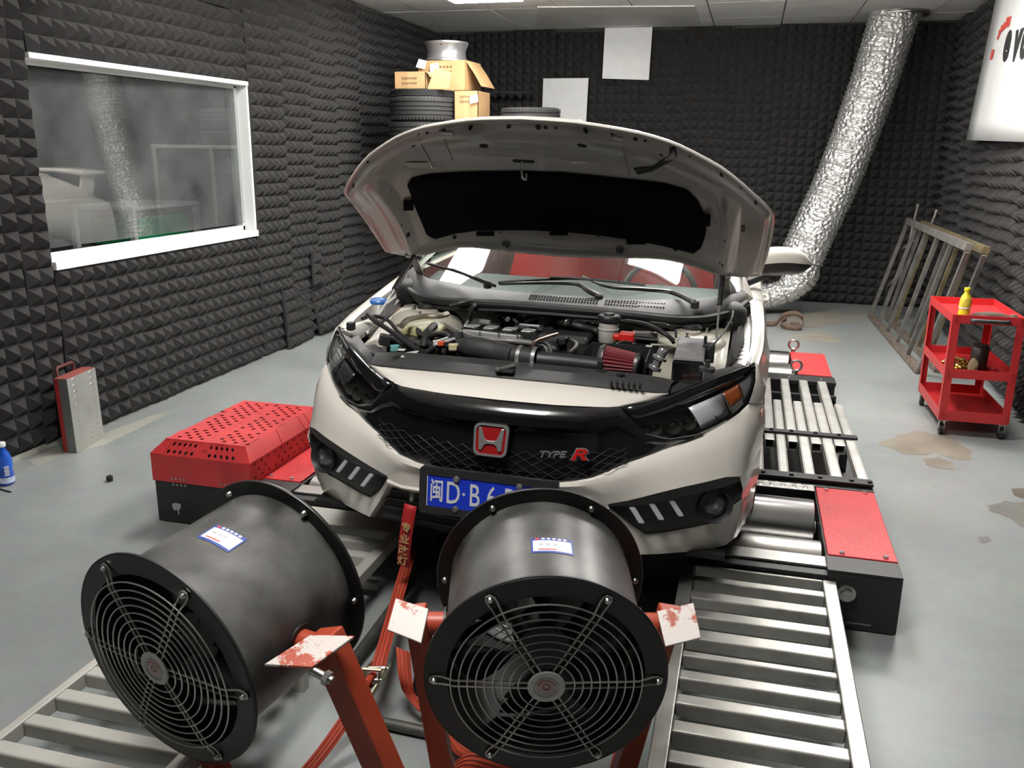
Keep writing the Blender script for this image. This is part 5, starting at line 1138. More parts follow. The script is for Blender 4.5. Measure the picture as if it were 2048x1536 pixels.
# ---- headlamps
LENS = glass_mat('lamp_lens', (.93, .93, .93), 1.5)
LREF = mat('lamp_reflector_lit', (.86, .86, .90), .22, .15, coat=.5); LGREY = mat('lamp_housing_grey', (.20, .205, .215), .35, .2); AMB = mat('amber_signal', (.32, .075, .015), .2, coat=.8)
def LP(a, f, d=0.):
    """point on the lamp: a along, f from top to bottom, d depth behind the lens"""
    x = a * (len(RB) - 1); k = min(int(x), len(RB) - 2); g = x - k
    t_ = V(RB[k]).lerp(V(RB[k + 1]), g); b_ = V(LB[k]).lerp(V(LB[k + 1]), g); p = t_.lerp(b_, f); n = V((.45, -.85, .28)).normalized()
    return p + n * (.014 * math.sin(math.pi * min(1, max(0, f))) * math.sin(math.pi * min(1, max(0, .06 + a * .9)))) - n * d
for s in (1, -1):
    def sd(m): return m.flipu() if s < 0 else m
    m = CM(); m.grid([[LP(i / 24, j / 8) for i in range(25)] for j in range(9)]); H_ = sd(m).build('headlamp', LENS, CAR, smooth=True, label='clear headlamp lens')
    m = CM(); m.grid([[LP(i / 24, j / 8, .012 if j in (0, 8) or i in (0, 24) else .055) for i in range(25)] for j in range(9)]); sd(m).build('lamp_housing', mat('lamp_housing_black', (.015, .015, .016), .3), H_, smooth=True)
    # projector bowls at the inner end
    for a, r in ((.20, .022), (.31, .026), (.41, .026)):
        c = LP(a, .55, .034); n = V((.25, -.95, .1)).normalized(); m = CM(); m.lathe([(.004, -.004), (r * .6, .0), (r * .9, .014), (r, .022), (r * .96, .022), (r * .55, .004), (0, .0)], c, n, 20); sd(m).build('projector', mat('projector_glass', (.07, .07, .06), .12, .6), H_, smooth=True)
    # reflector panel: lit tone in the right lamp's colour, shaded tone in the left
    m = CM(); m.grid([[LP(.46 + .26 * i / 5, .14 + .76 * j / 4, .012 + .012 * j / 4) for i in range(6)] for j in range(5)]); sd(m).build('reflector', LREF if s > 0 else mat('lamp_reflector_shaded', (.05, .05, .055), .25, .3), H_, smooth=True, solid=.003)
    m = CM(); m.grid([[LP(.73 + .27 * i / 6, .06 + .90 * j / 4, .017) for i in range(7)] for j in range(5)]); sd(m).build('side_panel', LGREY, H_, smooth=True, solid=.003)
    m = CM(); m.tube([LP(a, f, .018) for a, f in ((.55, .18), (.68, .16), (.72, .60), (.62, .84), (.55, .18))], .0025, 6); sd(m).build('reflector_edge', BLACK, H_)
    m = CM(); m.grid([[LP(.735 + .125 * i / 4, .14 + .52 * j / 4, .006) for i in range(5)] for j in range(5)]); sd(m).build('turn_signal', AMB if s > 0 else mat('clear_signal', (.25, .24, .23), .2, .5), H_, smooth=True, solid=.004)
    m = CM()
    for j in range(4): m.grid([[LP(.735 + .11 * i / 4, .68 + .055 * (j), .009) for i in range(5)], [LP(.735 + .11 * i / 4, .715 + .055 * j, .005) for i in range(5)]])
    sd(m).build('signal_ribs', mat('clear_signal', (.25, .24, .23), .2, .5), H_, solid=.002)
    m = CM(); m.tube([LP(a, .96, .004) for a in (.12, .25, .40, .55, .66)], .0028, 6); sd(m).build('chrome_edge', CHROME, H_)
# ---- fog lamp bezels
for s in (1, -1):
    def sd(m): return m.flipu() if s < 0 else m
    F0 = [V(p) + V((0, .004, -.002)) for p in FT[5:13]]; F3 = [V(p) + V((0, .004, .002)) for p in FB[5:13]]
    Fm1 = [mid(a, b, .22, (0, -.003, 0)) for a, b in zip(F0, F3)]; Fm2 = [mid(a, b, .27, (0, .028, 0)) for a, b in zip(F0, F3)]; Fm3 = [mid(a, b, .62, (0, .008, .0)) for a, b in zip(F0, F3)]; Fm4 = [mid(a, b, .85, (0, -.012, 0)) for a, b in zip(F0, F3)]
    m = CM(); m.grid([F0, Fm1, Fm2, Fm3, Fm4, F3]); BZL = sd(m).build('fog_lamp_bezel', BLACK, CAR, smooth=True)
    m = CM(); m.grid([[p + V((0, -.003, 0)) for p in F0], [mid(a, b, .20, (0, -.007, 0)) for a, b in zip(F0, F3)]]); sd(m).build('upper_blade', GREYPL, BZL, solid=.004)
    DR = mat('daytime_light_grey', (.40, .41, .44), .35)
    for (u, v, w_) in ((.493, 2.780, .558), (.556, 2.809, .567), (.619, 2.841, .576)):
        c = V((u, v - .004, w_)); x = V((.90, .43, 0)).normalized(); y = V((-.42, .15, .9)).normalized(); z = x.cross(y)
        m = CM(); pts = [(-.008, -.030), (.008, -.030), (.0105, -.026), (.0105, .026), (.008, .030), (-.008, .030), (-.0105, .026), (-.0105, -.026)]; m.prism([(a - b * .25, b) for a, b in pts], c - z * .002, x, y, .008); sd(m).build('daytime_light', DR, BZL, bevel=.0015)
    c = V((.748, 2.937, .562)); n = V((.30, -.93, .16)).normalized()
    m = CM(); m.lathe([(.045, -.035), (.060, -.025), (.064, .004), (.060, .010), (.055, .004), (.047, -.012), (.045, -.035)], c, n, 32); sd(m).build('fog_lamp_ring', BLACK, BZL, smooth=True)
    m = CM(); m.lathe([(0, .004), (.025, .000), (.040, -.008), (.0465, -.018)], c, n, 28); sd(m).build('fog_lamp_lens', mat('fog_lens', (.10, .11, .11), .06, .3, coat=1.), BZL, smooth=True)
    m = CM(); m.lathe([(0, -.004 + .010), (.010, .009)], c, n, 14); sd(m).build('fog_bulb', LGREY, BZL)
    m = CM(); m.bar((.655, 2.925, .474), (.685, 2.938, .480), .004, .006); sd(m).build('bezel_slot', GREYMET, BZL)
# ---- number plate
pc = (cv(854.4, 941, 2.655) + cv(1105, 971, 2.655)) / 2; pb_ = cv(854.4, 1014, 2.655); ptop = cv(854.4, 941, 2.655)
PX = V((1, 0, 0)); hz = (ptop.z - pb_.z); pc = V((0, 2.652, (ptop.z + pb_.z) / 2 + .0))
tl_ = cv(854.4, 941, 2.655); trr = cv(1105, 971, 2.655); PX = (trr - tl_).normalized(); PYv = V((0, .10, 1)).normalized(); MP = frame(pc + V((0, .0, (trr.z - tl_.z) / 2)), PX, PYv)
if MP.col[2].y > 0: pass
PW, PH = .44, hz
def rrect(w_, h_, r, n=4):
    P = []
    for cx_, cy_, a0 in ((w_ / 2 - r, h_ / 2 - r, 0), (-w_ / 2 + r, h_ / 2 - r, 90), (-w_ / 2 + r, -h_ / 2 + r, 180), (w_ / 2 - r, -h_ / 2 + r, 270)): P += [(cx_ + r * math.cos(R(a0 + 90 * k / n)), cy_ + r * math.sin(R(a0 + 90 * k / n))) for k in range(n + 1)]
    return P
def plate_prism(poly, z0, z1): m = CM(); m.prism(poly, MP @ V((0, 0, z0)), MP.to_3x3() @ V((1, 0, 0)), MP.to_3x3() @ V((0, 1, 0)), z1 - z0); return m
sgn = 1 if (MP.to_3x3() @ V((0, 0, 1))).y < 0 else -1
LPL = plate_prism(rrect(PW, PH, .01), .004 * sgn, .0065 * sgn).build('number_plate', mat('plate_blue', (.008, .035, .50), .35), CAR)
def ringpoly(name, w_, h_, t_, r, z0, z1, mt, par):
    A, B = rrect(w_, h_, r), rrect(w_ - 2 * t_, h_ - 2 * t_, max(.002, r - t_)); n = len(A); m = CM()
    for z in (z0, z1): m.v += [MP @ V((a, b, z)) for a, b in A] + [MP @ V((a, b, z)) for a, b in B]
    for k in range(n):
        j = (k + 1) % n
        for q in ((k, j, n + j, n + k), (2 * n + k, 3 * n + k, 3 * n + j, 2 * n + j), (k, 2 * n + k, 2 * n + j, j), (n + k, n + j, 3 * n + j, 3 * n + k)): m.f.append(q); m.m.append(0)
    return m.build(name, mt, par)
ringpoly('plate_frame', PW + .045, PH + .028, .026, .012, -.012 * sgn, .010 * sgn, BLACK, LPL)
plate_prism(rrect(PW + .03, PH + .02, .01), -.012 * sgn, -.002 * sgn).build('plate_backing', BLACK, LPL)
PWH = mat('plate_white', (.62, .63, .66), .4)
ringpoly('plate_border', PW - .008, PH - .008, .0030, .008, .0064 * sgn, .0072 * sgn, PWH, LPL)
def ptext(body, x, size, sx, bold=.0):
    Mx = MP @ Matrix.Translation((x, -.004, .0072 * sgn)) @ Matrix.Diagonal((sx, 1, sgn, 1)); m = CM(); q = textmb(body, size, .0006, Mx, bold=bold); m.add(q.v, q.f); return m
chw = PH * .62
ptext('闽', -.180, chw * 1.0, .62, .0012).build('characters', PWH, LPL)
for ch_, x in (('D', -.121), ('B', -.045), ('6', .015), ('P', .076), ('9', .136), ('8', .190)): ptext(ch_, x, chw * 1.32, .66, .0006).build('characters', PWH, LPL)
c = MP @ V((-.083, 0, .0072 * sgn)); m = CM(); m.cyl(c, c + V((0, -.001, 0)), .0055, n=12); m.build('characters', PWH, LPL)
for x, y in ((-.11, .052), (.11, .052), (-.11, -.058), (.11, -.058)):
    c = MP @ V((x, y * PH / .14, .007 * sgn)); d = MP.to_3x3() @ V((0, 0, sgn)); m = CM(); m.lathe([(.0115, 0), (.0115, .004), (.009, .008), (0, .009)], c, d, 16); m.build('plate_bolt', GREYMET, LPL, smooth=True)
# ---- emblem
ec = (V((0, 2.690, .803))); EY = V((0, .24, 1)).normalized(); ME = frame(ec + V((0, -.012, 0)), V((1, 0, 0)), EY); sg = 1 if (ME.to_3x3() @ V((0, 0, 1))).y < 0 else -1
eh = .054; ew = .062
def esh(k, taper=.86): # rounded trapezoid, wider at the top
    P = rrect(2 * ew * k, 2 * eh * k, .022 * k, 6); return [(a * (1 - (1 - taper) * (.5 - b / (4 * eh * k) * 1.0) * .9), b) for a, b in P]
def epr(poly, z0, z1): m = CM(); m.prism(poly, ME @ V((0, 0, z0 * sg)), ME.to_3x3() @ V((1, 0, 0)), ME.to_3x3() @ V((0, 1, 0)), (z1 - z0) * sg); return m
EM = epr(esh(.93), -.016, .003).build('front_emblem', mat('emblem_red', (.28, .008, .010), .25, coat=1.), CAR)
A, B = esh(1.02), esh(.88); n = len(A); m = CM()
for z, P in ((-.012, A), (.008, A), (.008, B), (.002, B)): m.v += [ME @ V((a, b, z * sg)) for a, b in P]
for k in range(n):
    j = (k + 1) % n
    for r_ in range(3): m.f.append((r_ * n + k, r_ * n + j, (r_ + 1) * n + j, (r_ + 1) * n + k)); m.m.append(0)
m.build('chrome_rim', CHROME, EM, smooth=True)
hp = [(-.046, .040), (-.036, .041), (-.022, .004), (-.014, -.002), (.014, -.002), (.022, .004), (.036, .041), (.046, .040), (.041, -.034), (.031, -.036), (.022, -.018), (.012, -.013), (-.012, -.013), (-.022, -.018), (-.031, -.036), (-.041, -.034)]
hp = [(a * ew / .062 * .96, b * eh / .054) for a, b in hp]; epr(hp, .002, .009).build('letter', CHROME, EM, bevel=.0012)
# ---- side badge on the grille
bc = cv(1120, 908, 2.70); BM = frame(V((bc.x, gface(bc.x, .80).y - .014, bc.z)), (gface(bc.x + .05, .8) - gface(bc.x - .05, .8)), (0, .12, 1))
sb = 1 if (BM.to_3x3() @ V((0, 0, 1))).y < 0 else -1
def btxt(s_, x, size, dz, sx, mt, nm, par, bold=0., sh=.3, y=0.):
    q = textmb(s_, size, .003, BM @ Matrix.Translation((x, y, dz * sb)) @ Matrix.Diagonal((sx, 1, sb, 1)), shear=sh, bold=bold); m = CM(); m.add(q.v, q.f); return m.build(nm, mt, par)
BD = btxt('TYPE', -.028, .030, .002, 1.35, CHROME, 'side_badge', CAR, .0006)
btxt('R', .062, .052, .002, 1.75, CHROME, 'badge_outline', BD, .0035); btxt('R', .062, .052, .006, 1.75, mat('badge_letter_red', (.50, .012, .012), .25, coat=1.), 'badge_letter', BD, .001)
# ---- fenders, doors, sills, quarters (one skin per side, split where the panels split)
ARC, AW, AR = 3.60, .565, .345
RARC = 6.42
def arch(v):
    for c_ in (ARC, RARC):
        if abs(v - c_) < AR: return AW + math.sqrt(AR * AR - (v - c_) ** 2)
    return None
ST_ = [(3.30, .842, 1.005, .868, .968, .888, .85), (3.45, .856, 1.028, .884, .990, .898, .86), (3.57, .860, 1.045, .890, 1.003, .902, .87), (3.75, .860, 1.072, .894, 1.020, .903, .87), (3.92, .852, 1.100, .895, 1.035, .900, .86), (4.05, .842, 1.122, .894, 1.045, .897, .82), (4.20, .832, 1.138, .892, 1.052, .896, .80), (4.6, .832, 1.150, .892, 1.06, .898, .80), (5.2, .832, 1.165, .894, 1.07, .900, .80), (5.75, .832, 1.185, .896, 1.08, .902, .82), (6.0, .83, 1.195, .90, 1.09, .906, .86), (6.27, .825, 1.205, .902, 1.095, .908, .88), (6.55, .815, 1.215, .895, 1.10, .905, .88), (6.8, .79, 1.22, .87, 1.10, .88, .84), (7.05, .75, 1.21, .83, 1.08, .84, .80), (7.2, .69, 1.16, .77, 1.02, .78, .78)]
def station(v):
    k = 0
    while k < len(ST_) - 2 and ST_[k + 1][0] < v: k += 1
    a, b = ST_[k], ST_[k + 1]; g = max(0, min(1, (v - a[0]) / (b[0] - a[0]))); return [x + (y - x) * g for x, y in zip(a, b)]
def sidecol(v):
    _, ut, wt, us, ws, um, wm = station(v); a = arch(v); lowc = .40 if v < 6.9 else .5; low = a if a else lowc; lw = max(low, .40)
    wm2 = max(wm, lw + .05) if a else wm; lowu = um - .02
    P = [V((ut - .03, v, wt - .006)), V((ut, v, wt)), V((ut + (us - ut) * .55, v, wt - .006)), V((us, v, ws)), V((um + .004, v, (ws + wm2) / 2)), V((um, v, wm2)), V((um - .004, v, wm2 - (wm2 - lw) * .4)), V((lowu + .006, v, lw + (wm2 - lw) * .2)), V((lowu, v, lw)), V((lowu - .05, v, lw + .004))]
    return P
def sideskin(name, v0, v1, n):
    for s in (1, -1):
        vs = [v0 + (v1 - v0) * k / n for k in range(n + 1)]; cols = [sidecol(v) for v in vs]; m = CM(); m.grid(cols)
        if s < 0: m.flipu()
        yield s, m.build(name, WHITE, CAR, smooth=True)
for s, o in sideskin('fender', 3.292, 4.045, 22):
    # flange towards the engine bay, with its row of slots
    m = CM(); rows = [[], [], []]
    for k in range(9):
        v = 3.30 + .62 * k / 8; st = station(v); rows[0].append(V((st[1] - .028, v, st[2] - .008))); rows[1].append(V((st[1] - .036, v, st[2] - .035))); rows[2].append(V((st[1] - .085, v, st[2] - .045)))
    m.grid(rows)
    if s < 0: m.flipu()
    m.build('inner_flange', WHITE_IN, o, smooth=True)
    m = CM()
    for k in range(6):
        v = 3.42 + .045 * k; st = station(v); m.lohi((st[1] - .078, v, st[2] - .0445), (st[1] - .046, v + .014, st[2] - .038))
    if s < 0: m.flipu()
    m.build('flange_slots', mat('flange_slot', (.30, .29, .27), .6), o)
for s, o in sideskin('front_door', 4.052, 5.10, 12):
    m = CM(); m.tube(smoothpts([(.905, 4.86, .985), (.925, 4.88, .985), (.925, 5.02, .985), (.905, 5.04, .985)], 4), .010, 8)
    if s < 0: m.flipu()
    m.build('door_handle', WHITE, o, smooth=True)
for s, o in sideskin('rear_door', 5.107, 5.90, 12):
    m = CM(); m.tube(smoothpts([(.908, 5.62, 1.0), (.928, 5.64, 1.0), (.928, 5.78, 1.0), (.908, 5.80, 1.0)], 4), .010, 8)
    if s < 0: m.flipu()
    m.build('door_handle', WHITE, o, smooth=True)
for s, o in sideskin('rear_quarter', 5.907, 7.2, 24): pass
# fender nose between lamp and wheel arch
for s in (1, -1):
    Lf = [(.831, 3.148, .887), (.842, 3.19, .917), (.849, 3.228, .948), (.846, 3.268, .990), (.843, 3.292, 1.004)]
    cF = sidecol(3.292); Rt = [V((.888, 3.296, .852)), cF[4], cF[3], cF[2], cF[1]]
    m = CM(); rows = []
    for k in range(5):
        a, b = V(Lf[k]), V(Rt[k]); rows.append([a.lerp(b, g / 4) + V((.010 * math.sin(math.pi * g / 4) * (1 - k / 4), 0, .0)) for g in range(5)])
    m.grid(rows)
    if s < 0: m.flipu()
    m.build('fender_nose', WHITE, CAR, smooth=True)
# amber marker at the bumper's side edge
m = CM(); m.grid([[V((.883, 3.215, .80)), V((.889, 3.255, .80))], [V((.882, 3.21, .84)), V((.888, 3.25, .845))]]); m.build('side_marker', AMB, CAR, solid=.004)
# ---- tail: rear bumper, hatch, spoiler, tail lamps
e = sidecol(7.2); m = CM(); rows = [[V((p.x * g, 7.2 + .06 * (1 - g * g), p.z)) for g in (1, .8, .5, .2, 0)] for p in e[1:9]]; rows = [[V((-p.x, p.y, p.z)) for p in r[:-1]] + list(reversed(r)) for r in rows]; m.grid(rows); m.build('rear_bumper', WHITE, CAR, smooth=True)
for s in (1, -1):
    m = CM(); m.grid([[V((s * .70, 7.22, 1.12)), V((s * .45, 7.245, 1.14))], [V((s * .74, 7.215, 1.0)), V((s * .40, 7.25, 1.06))]]); m.build('tail_lamp', mat('tail_red', (.35, .01, .01), .2, coat=1), CAR, solid=.02)
# ---- roof, pillars and glass
WB0 = [(0, 3.665, 1.142), (.20, 3.675, 1.142), (.40, 3.71, 1.144), (.60, 3.79, 1.150), (.72, 3.90, 1.158), (.775, 4.0, 1.165)]
WT0 = [(0, 4.58, 1.590), (.15, 4.585, 1.588), (.30, 4.61, 1.580), (.44, 4.66, 1.566), (.53, 4.73, 1.548), (.575, 4.79, 1.530)]
rows = []
for k in range(13):
    f = k / 12; rows.append([V(a).lerp(V(b), f) + V((0, -.02 * math.sin(math.pi * f), .028 * math.sin(math.pi * f))) for a, b in zip(resample(WB0, 12), resample(WT0, 12))])
m = CM(); m.grid(mir(rows)); WS = m.build('windscreen', glass_mat('windscreen_glass', (.80, .88, .85), 1.62), CAR, smooth=True)
RAIL = [(.575, 4.79, 1.530), (.59, 5.2, 1.555), (.585, 5.7, 1.55), (.565, 6.15, 1.525), (.53, 6.55, 1.475), (.50, 6.75, 1.44)]
BELT = [(.78, 4.0, 1.166), (.815, 4.3, 1.15), (.82, 4.9, 1.165), (.82, 5.5, 1.185), (.815, 6.1, 1.205), (.79, 6.6, 1.225)]
cen = [(0, 4.58, 1.59), (0, 5.1, 1.632), (0, 5.7, 1.628), (0, 6.2, 1.60), (0, 6.55, 1.555), (0, 6.8, 1.51)]
rr_ = resample(smoothpts(RAIL, 4), 14); cc_ = resample(smoothpts(cen, 4), 14); rows = []
for a, b in zip(rr_, cc_): rows.append([b.lerp(a, g) + V((0, 0, (a.z - b.z) * 0 + .035 * (math.sqrt(max(0, 1 - g * g)) - (1 - g)) * 0 + .03 * (1 - g * g) * g)) for g in (0, .25, .5, .75, .92, 1)])
m = CM(); m.grid(mir(rows)); m.build('roof', WHITE, CAR, smooth=True)
SG = glass_mat('side_glass_dark', (.45, .5, .5), 1.6)
for s in (1, -1):
    def sd(m): return m.flipu() if s < 0 else m
    m = CM(); m.grid([[V((.776, 4.0, 1.168)), V((.83, 4.02, 1.13))], [V((.574, 4.79, 1.531)), V((.60, 4.84, 1.515))]]); sd(m).build('front_pillar', WHITE, CAR, solid=.02)
    A, B = resample(smoothpts(RAIL, 4), 12), resample(smoothpts(BELT, 4), 12)
    m = CM(); m.grid([[b.lerp(a, g) + V((.03 * math.sin(math.pi * g), 0, 0)) for g in (0, .3, .6, .9, 1)] for a, b in list(zip(A, B))[:10]]); sd(m).build('side_window', SG, CAR, smooth=True)
    m = CM(); m.grid([[b.lerp(a, g) + V((.034 * math.sin(math.pi * g), 0, 0)) for g in (0, .3, .6, .9, 1)] for a, b in ((A[5], B[5]), (A[5] + V((0, .09, 0)), B[5] + V((0, .09, 0))))]); sd(m).build('centre_pillar', BLACK, CAR, smooth=True)
    m = CM(); m.tube([p + V((.004, 0, -.004)) for p in A], .014, 8); sd(m).build('roof_rail', WHITE, CAR, smooth=True)
    m = CM(); m.grid([[A[9], B[9], V((.815, 6.1, 1.15))], [A[10], B[10], V((.80, 6.4, 1.16))], [A[11], V((.72, 6.95, 1.30)), V((.78, 6.9, 1.20))], [V((.53, 6.85, 1.40)), V((.66, 7.12, 1.22)), V((.72, 7.12, 1.17))]]); sd(m).build('rear_pillar', WHITE, CAR, smooth=True, solid=.02)
m = CM(); rows = []
for f in (0, .5, 1): rows.append([V((u * (.50 + .14 * f), 6.80 + .30 * f - .03 * u * u, 1.50 - .25 * f - .06 * u * u)) for u in (-1, -.5, 0, .5, 1)])
m.grid(rows); m.build('rear_window', SG, CAR, smooth=True)
m = CM(); rows = []
for f in (0, 1): rows.append([V((u * (.66 + .06 * f), 7.11 + .10 * f - .03 * u * u, 1.24 - .10 * f)) for u in (-1, -.5, 0, .5, 1)])
m.grid(rows); m.build('hatch_lid', WHITE, CAR, smooth=True)
m = CM(); m.grid([[V((u * .64, 6.96 + .04 * abs(u), 1.50 - .04 * u * u)) for u in (-1, -.5, 0, .5, 1)], [V((u * .68, 7.22 + .02 * abs(u), 1.52 - .05 * u * u)) for u in (-1, -.5, 0, .5, 1)]])
m.build('rear_spoiler', WHITE, CAR, smooth=True, solid=.03)
m = CM()
for s in (-1, 1): m.bar((s * .60, 7.06, 1.26), (s * .62, 7.10, 1.475), .03, .14, (0, 1, 0))
m.build('spoiler_upright', WHITE, CAR)
# ---- door mirrors
for s in (1, -1):
    def sd(m): return m.flipu() if s < 0 else m
    rows = []; N = 14
    for i in range(9):
        f = i / 8; u = .86 + .215 * f; hh = .068 * (1 - .35 * f ** 3); vv = .085 * (1 - .45 * f ** 2); cz = 1.262 - .0 * f; cv_ = 4.28 + .02 * f
        k = 1 if i < 7 else (.82 if i == 7 else .35)
        rows.append([V((u, cv_ + vv * k * math.cos(2 * math.pi * j / N), cz + .012 * math.sin(f * 3) + hh * k * (abs(math.sin(2 * math.pi * j / N)) ** .7) * (1 if math.sin(2 * math.pi * j / N) > 0 else -1))) for j in range(N + 1)])
    m = CM(); m.grid(rows)
    for fi, f in enumerate(m.f):
        cz = sum(m.v[i].z for i in f) / 4
        m.m[fi] = 0 if cz > 1.264 else 1
    M_ = sd(m).build('door_mirror', [WHITE, BLACK], CAR, smooth=True)
    m = CM(); m.bar((.80, 4.27, 1.165), (.90, 4.28, 1.215), .07, .03); sd(m).build('mirror_foot', BLACK, M_, bevel=.006)
# ---- wheels
for (vc, nm) in ((ARC, 'front'), (RARC, 'rear')):
    for s in (1, -1):
        c = V((s * .79, stretch(vc), AW + .005)); ax_ = V((s, 0, 0)); m = CM(); m.rigid = True; ro, h = .300, .11
        m.lathe([(.22, -h * .8), (.24, -h), (ro - .03, -h), (ro - .006, -h * .88), (ro, -h * .7), (ro, h * .7), (ro - .006, h * .88), (ro - .03, h), (.24, h), (.22, h * .8), (.22, -h * .8)], c, ax_, 48); Wh = m.build('wheel', SIDEW, CAR, smooth=True)
        m = CM(); m.rigid = True; m.lathe([(.06, .06), (.06, .09), (.20, .075), (.222, .10), (.222, -.09), (.21, -.09), (.205, .06)], c, ax_, 40); m.build('rim', RIMM, Wh, smooth=True)
        m = CM(); m.rigid = True; m.lathe([(0, -.02), (.15, -.02), (.15, .0), (0, .0)], c, ax_, 32); m.build('brake_disc', STEEL, Wh, smooth=True)
        m = CM(); m.rigid = True
        for k in range(5):
            a = 2 * math.pi * k / 5; d = V((0, math.cos(a), math.sin(a))); m.bar(c + d * .03 + ax_ * .075, c + d * .212 + ax_ * .08, .045, .02, ax_)
        m.build('spokes', RIMM, Wh, bevel=.004)
        # wheel arch liner
        m = CM(); m.grid([[V((s * .62, vc + (AR + .01) * math.cos(a), AW + (AR + .01) * math.sin(a))) for a in [math.pi * k / 14 for k in range(15)]], [V((s * .868, vc + (AR + .004) * math.cos(a), AW + (AR + .004) * math.sin(a))) for a in [math.pi * k / 14 for k in range(15)]]]); m.build('arch_liner', DARK, CAR, smooth=True)
# ---- cabin: dash, seats, steering wheel
m = CM(); m.grid([[V((u, 3.85 + .10 * (u / .7) ** 2, 1.10)) for u in (-.72, -.4, 0, .4, .72)], [V((u, 4.2, 1.13)) for u in (-.72, -.4, 0, .4, .72)], [V((u, 4.42, 1.10)) for u in (-.72, -.4, 0, .4, .72)], [V((u, 4.46, .75)) for u in (-.72, -.4, 0, .4, .72)]]); m.build('dashboard', mat('dash_grey', (.07, .075, .075), .55), CAR, smooth=True)
SEAT = mat('red_seat_leather', (.60, .03, .03), .45, bump=.2, bscale=120)
for u in (-.37, .37):
    m = CM(); m.box((u, 4.98, .68), (.50, .52, .16)); S_ = m.build('seat', SEAT, CAR, bevel=.05, seg=3)
    m = CM(); rows = []
    for (v, w_, hw, th) in ((5.16, .72, .25, .06), (5.22, .95, .26, .07), (5.28, 1.18, .22, .06), (5.31, 1.30, .14, .05), (5.33, 1.42, .13, .05), (5.34, 1.46, .09, .04)): rows.append([V((u + hw * math.cos(a), v + th * math.sin(a), w_)) for a in [2 * math.pi * k / 16 for k in range(17)]])
    m.grid(rows); m.build('backrest', SEAT, S_, smooth=True)
m = CM(); m.box((0, 5.95, .72), (1.2, .5, .18)); S_ = m.build('rear_bench', SEAT, CAR, bevel=.05, seg=3)
m = CM(); m.box((0, 6.22, 1.0), (1.2, .14, .5)); m.build('backrest', SEAT, S_, bevel=.05, seg=3)
m = CM(); c = V((.37, 4.52, 1.03)); d = V((0, -.9, .42)).normalized(); x = V((1, 0, 0)); y = d.cross(x)
m.tube([c + (x * math.cos(a) + y * math.sin(a)) * .185 for a in [2 * math.pi * k / 32 for k in range(32)]], .016, 8, closed=True)
for a in (0, 180, 270): m.bar(c, c + (x * math.cos(R(a)) + y * math.sin(R(a))) * .18, .03, .02, d)
m.cyl(c - d * .05, c + d * .02, .06, n=16); m.build('steering_wheel', BLACK, CAR, smooth=True)
m = CM(); m.tube([(0, 4.62, 1.54), (0, 4.66, 1.50), (0, 4.67, 1.46)], .01, 6); m.box((0, 4.66, 1.44), (.22, .02, .06)); m.build('rear_view_mirror', BLACK, CAR, bevel=.006)
m = CM(); m.grid([[V((u, 4.0, .5)) for u in (-.8, 0, .8)], [V((u, 6.9, .5)) for u in (-.8, 0, .8)]]); m.build('cabin_floor', DARK, CAR, solid=.02)
# ---- hood, raised on its hinges
HF = [(0, 2.952, 1.843), (.12, 2.968, 1.840), (.19, 2.985, 1.835), (.30, 3.022, 1.822), (.38, 3.058, 1.809), (.453, 3.094, 1.792), (.515, 3.127, 1.771), (.585, 3.166, 1.740), (.654, 3.208, 1.704), (.718, 3.252, 1.661), (.785, 3.314, 1.604), (.83, 3.366, 1.566), (.852, 3.402, 1.541)]
HB = [(0, 3.700, 1.305), (.12, 3.702, 1.307), (.19, 3.707, 1.309), (.30, 3.722, 1.313), (.38, 3.737, 1.315), (.453, 3.752, 1.312), (.515, 3.766, 1.300), (.578, 3.786, 1.283), (.64, 3.802, 1.262), (.70, 3.812, 1.252), (.76, 3.818, 1.250), (.81, 3.812, 1.256), (.840, 3.800, 1.264)]
HN = V((0, .56, .83)).normalized()                     # roughly the outer normal of the raised panel
def hoodpt(u_f, a, off=0.):
    """u_f 0..1 along the half width, a from leading edge to hinge edge"""
    x = abs(u_f) * (len(HF) - 1); k = min(int(x), len(HF) - 2); g = x - k
    f, b = V(HF[k]).lerp(V(HF[k + 1]), g), V(HB[k]).lerp(V(HB[k + 1]), g); p = f.lerp(b, a)
    crown = (.085 * (1 - abs(u_f) ** 2.2) + .022) * 4 * a * (1 - a)
    p = p + HN * (crown + off); p.x = p.x + .014 * 4 * a * (1 - a) * abs(u_f) ** 3
    if u_f < 0: p.x = -p.x
    return p
US = [i / 18 for i in range(-18, 19)]; AS = [0, .02, .05, .09, .14, .2, .3, .4, .5, .6, .7, .78, .85, .9, .94, .97, 1.0]
m = CM(); m.grid([[hoodpt(u, a, .010) for u in US] for a in AS]); HOOD = m.build('hood', WHITE, CAR, smooth=True)
def inner(u, a):
    e = min(a, (1 - a) * 1.0, (1 - abs(u)) * .9)
    d = -.002 if e < .035 else (-.002 - .030 * min(1, (e - .035) / .05))
    d += -.026 * math.exp(-((abs(u) - .735) / .035) ** 2) * (1 if .2 < a < .95 else 0)        # side channels
    hw = .30 - 1.3 * a
    if a < .17: d += .052 * max(0, min(1, (a - .035) / .02)) * max(0, 1 - max(0, a - .055) / .09) * max(0, min(1, (hw - abs(u)) / .06))                  # dished centre by the latch
    d += .012 * max(0, 1 - abs(a - .32) / .1) * (1 if abs(u) < .7 else 0) * 0
    return d
def in_pt(u, a, off=0.): return hoodpt(u, a, inner(u, a) - off)
US2 = [i / 44 for i in range(-44, 45)]; AS2 = [0, .012, .03, .045, .06, .08, .1, .13, .17, .22, .28, .36, .44, .52, .6, .68, .76, .83, .88, .91, .935, .955, .97, .985, 1.0]
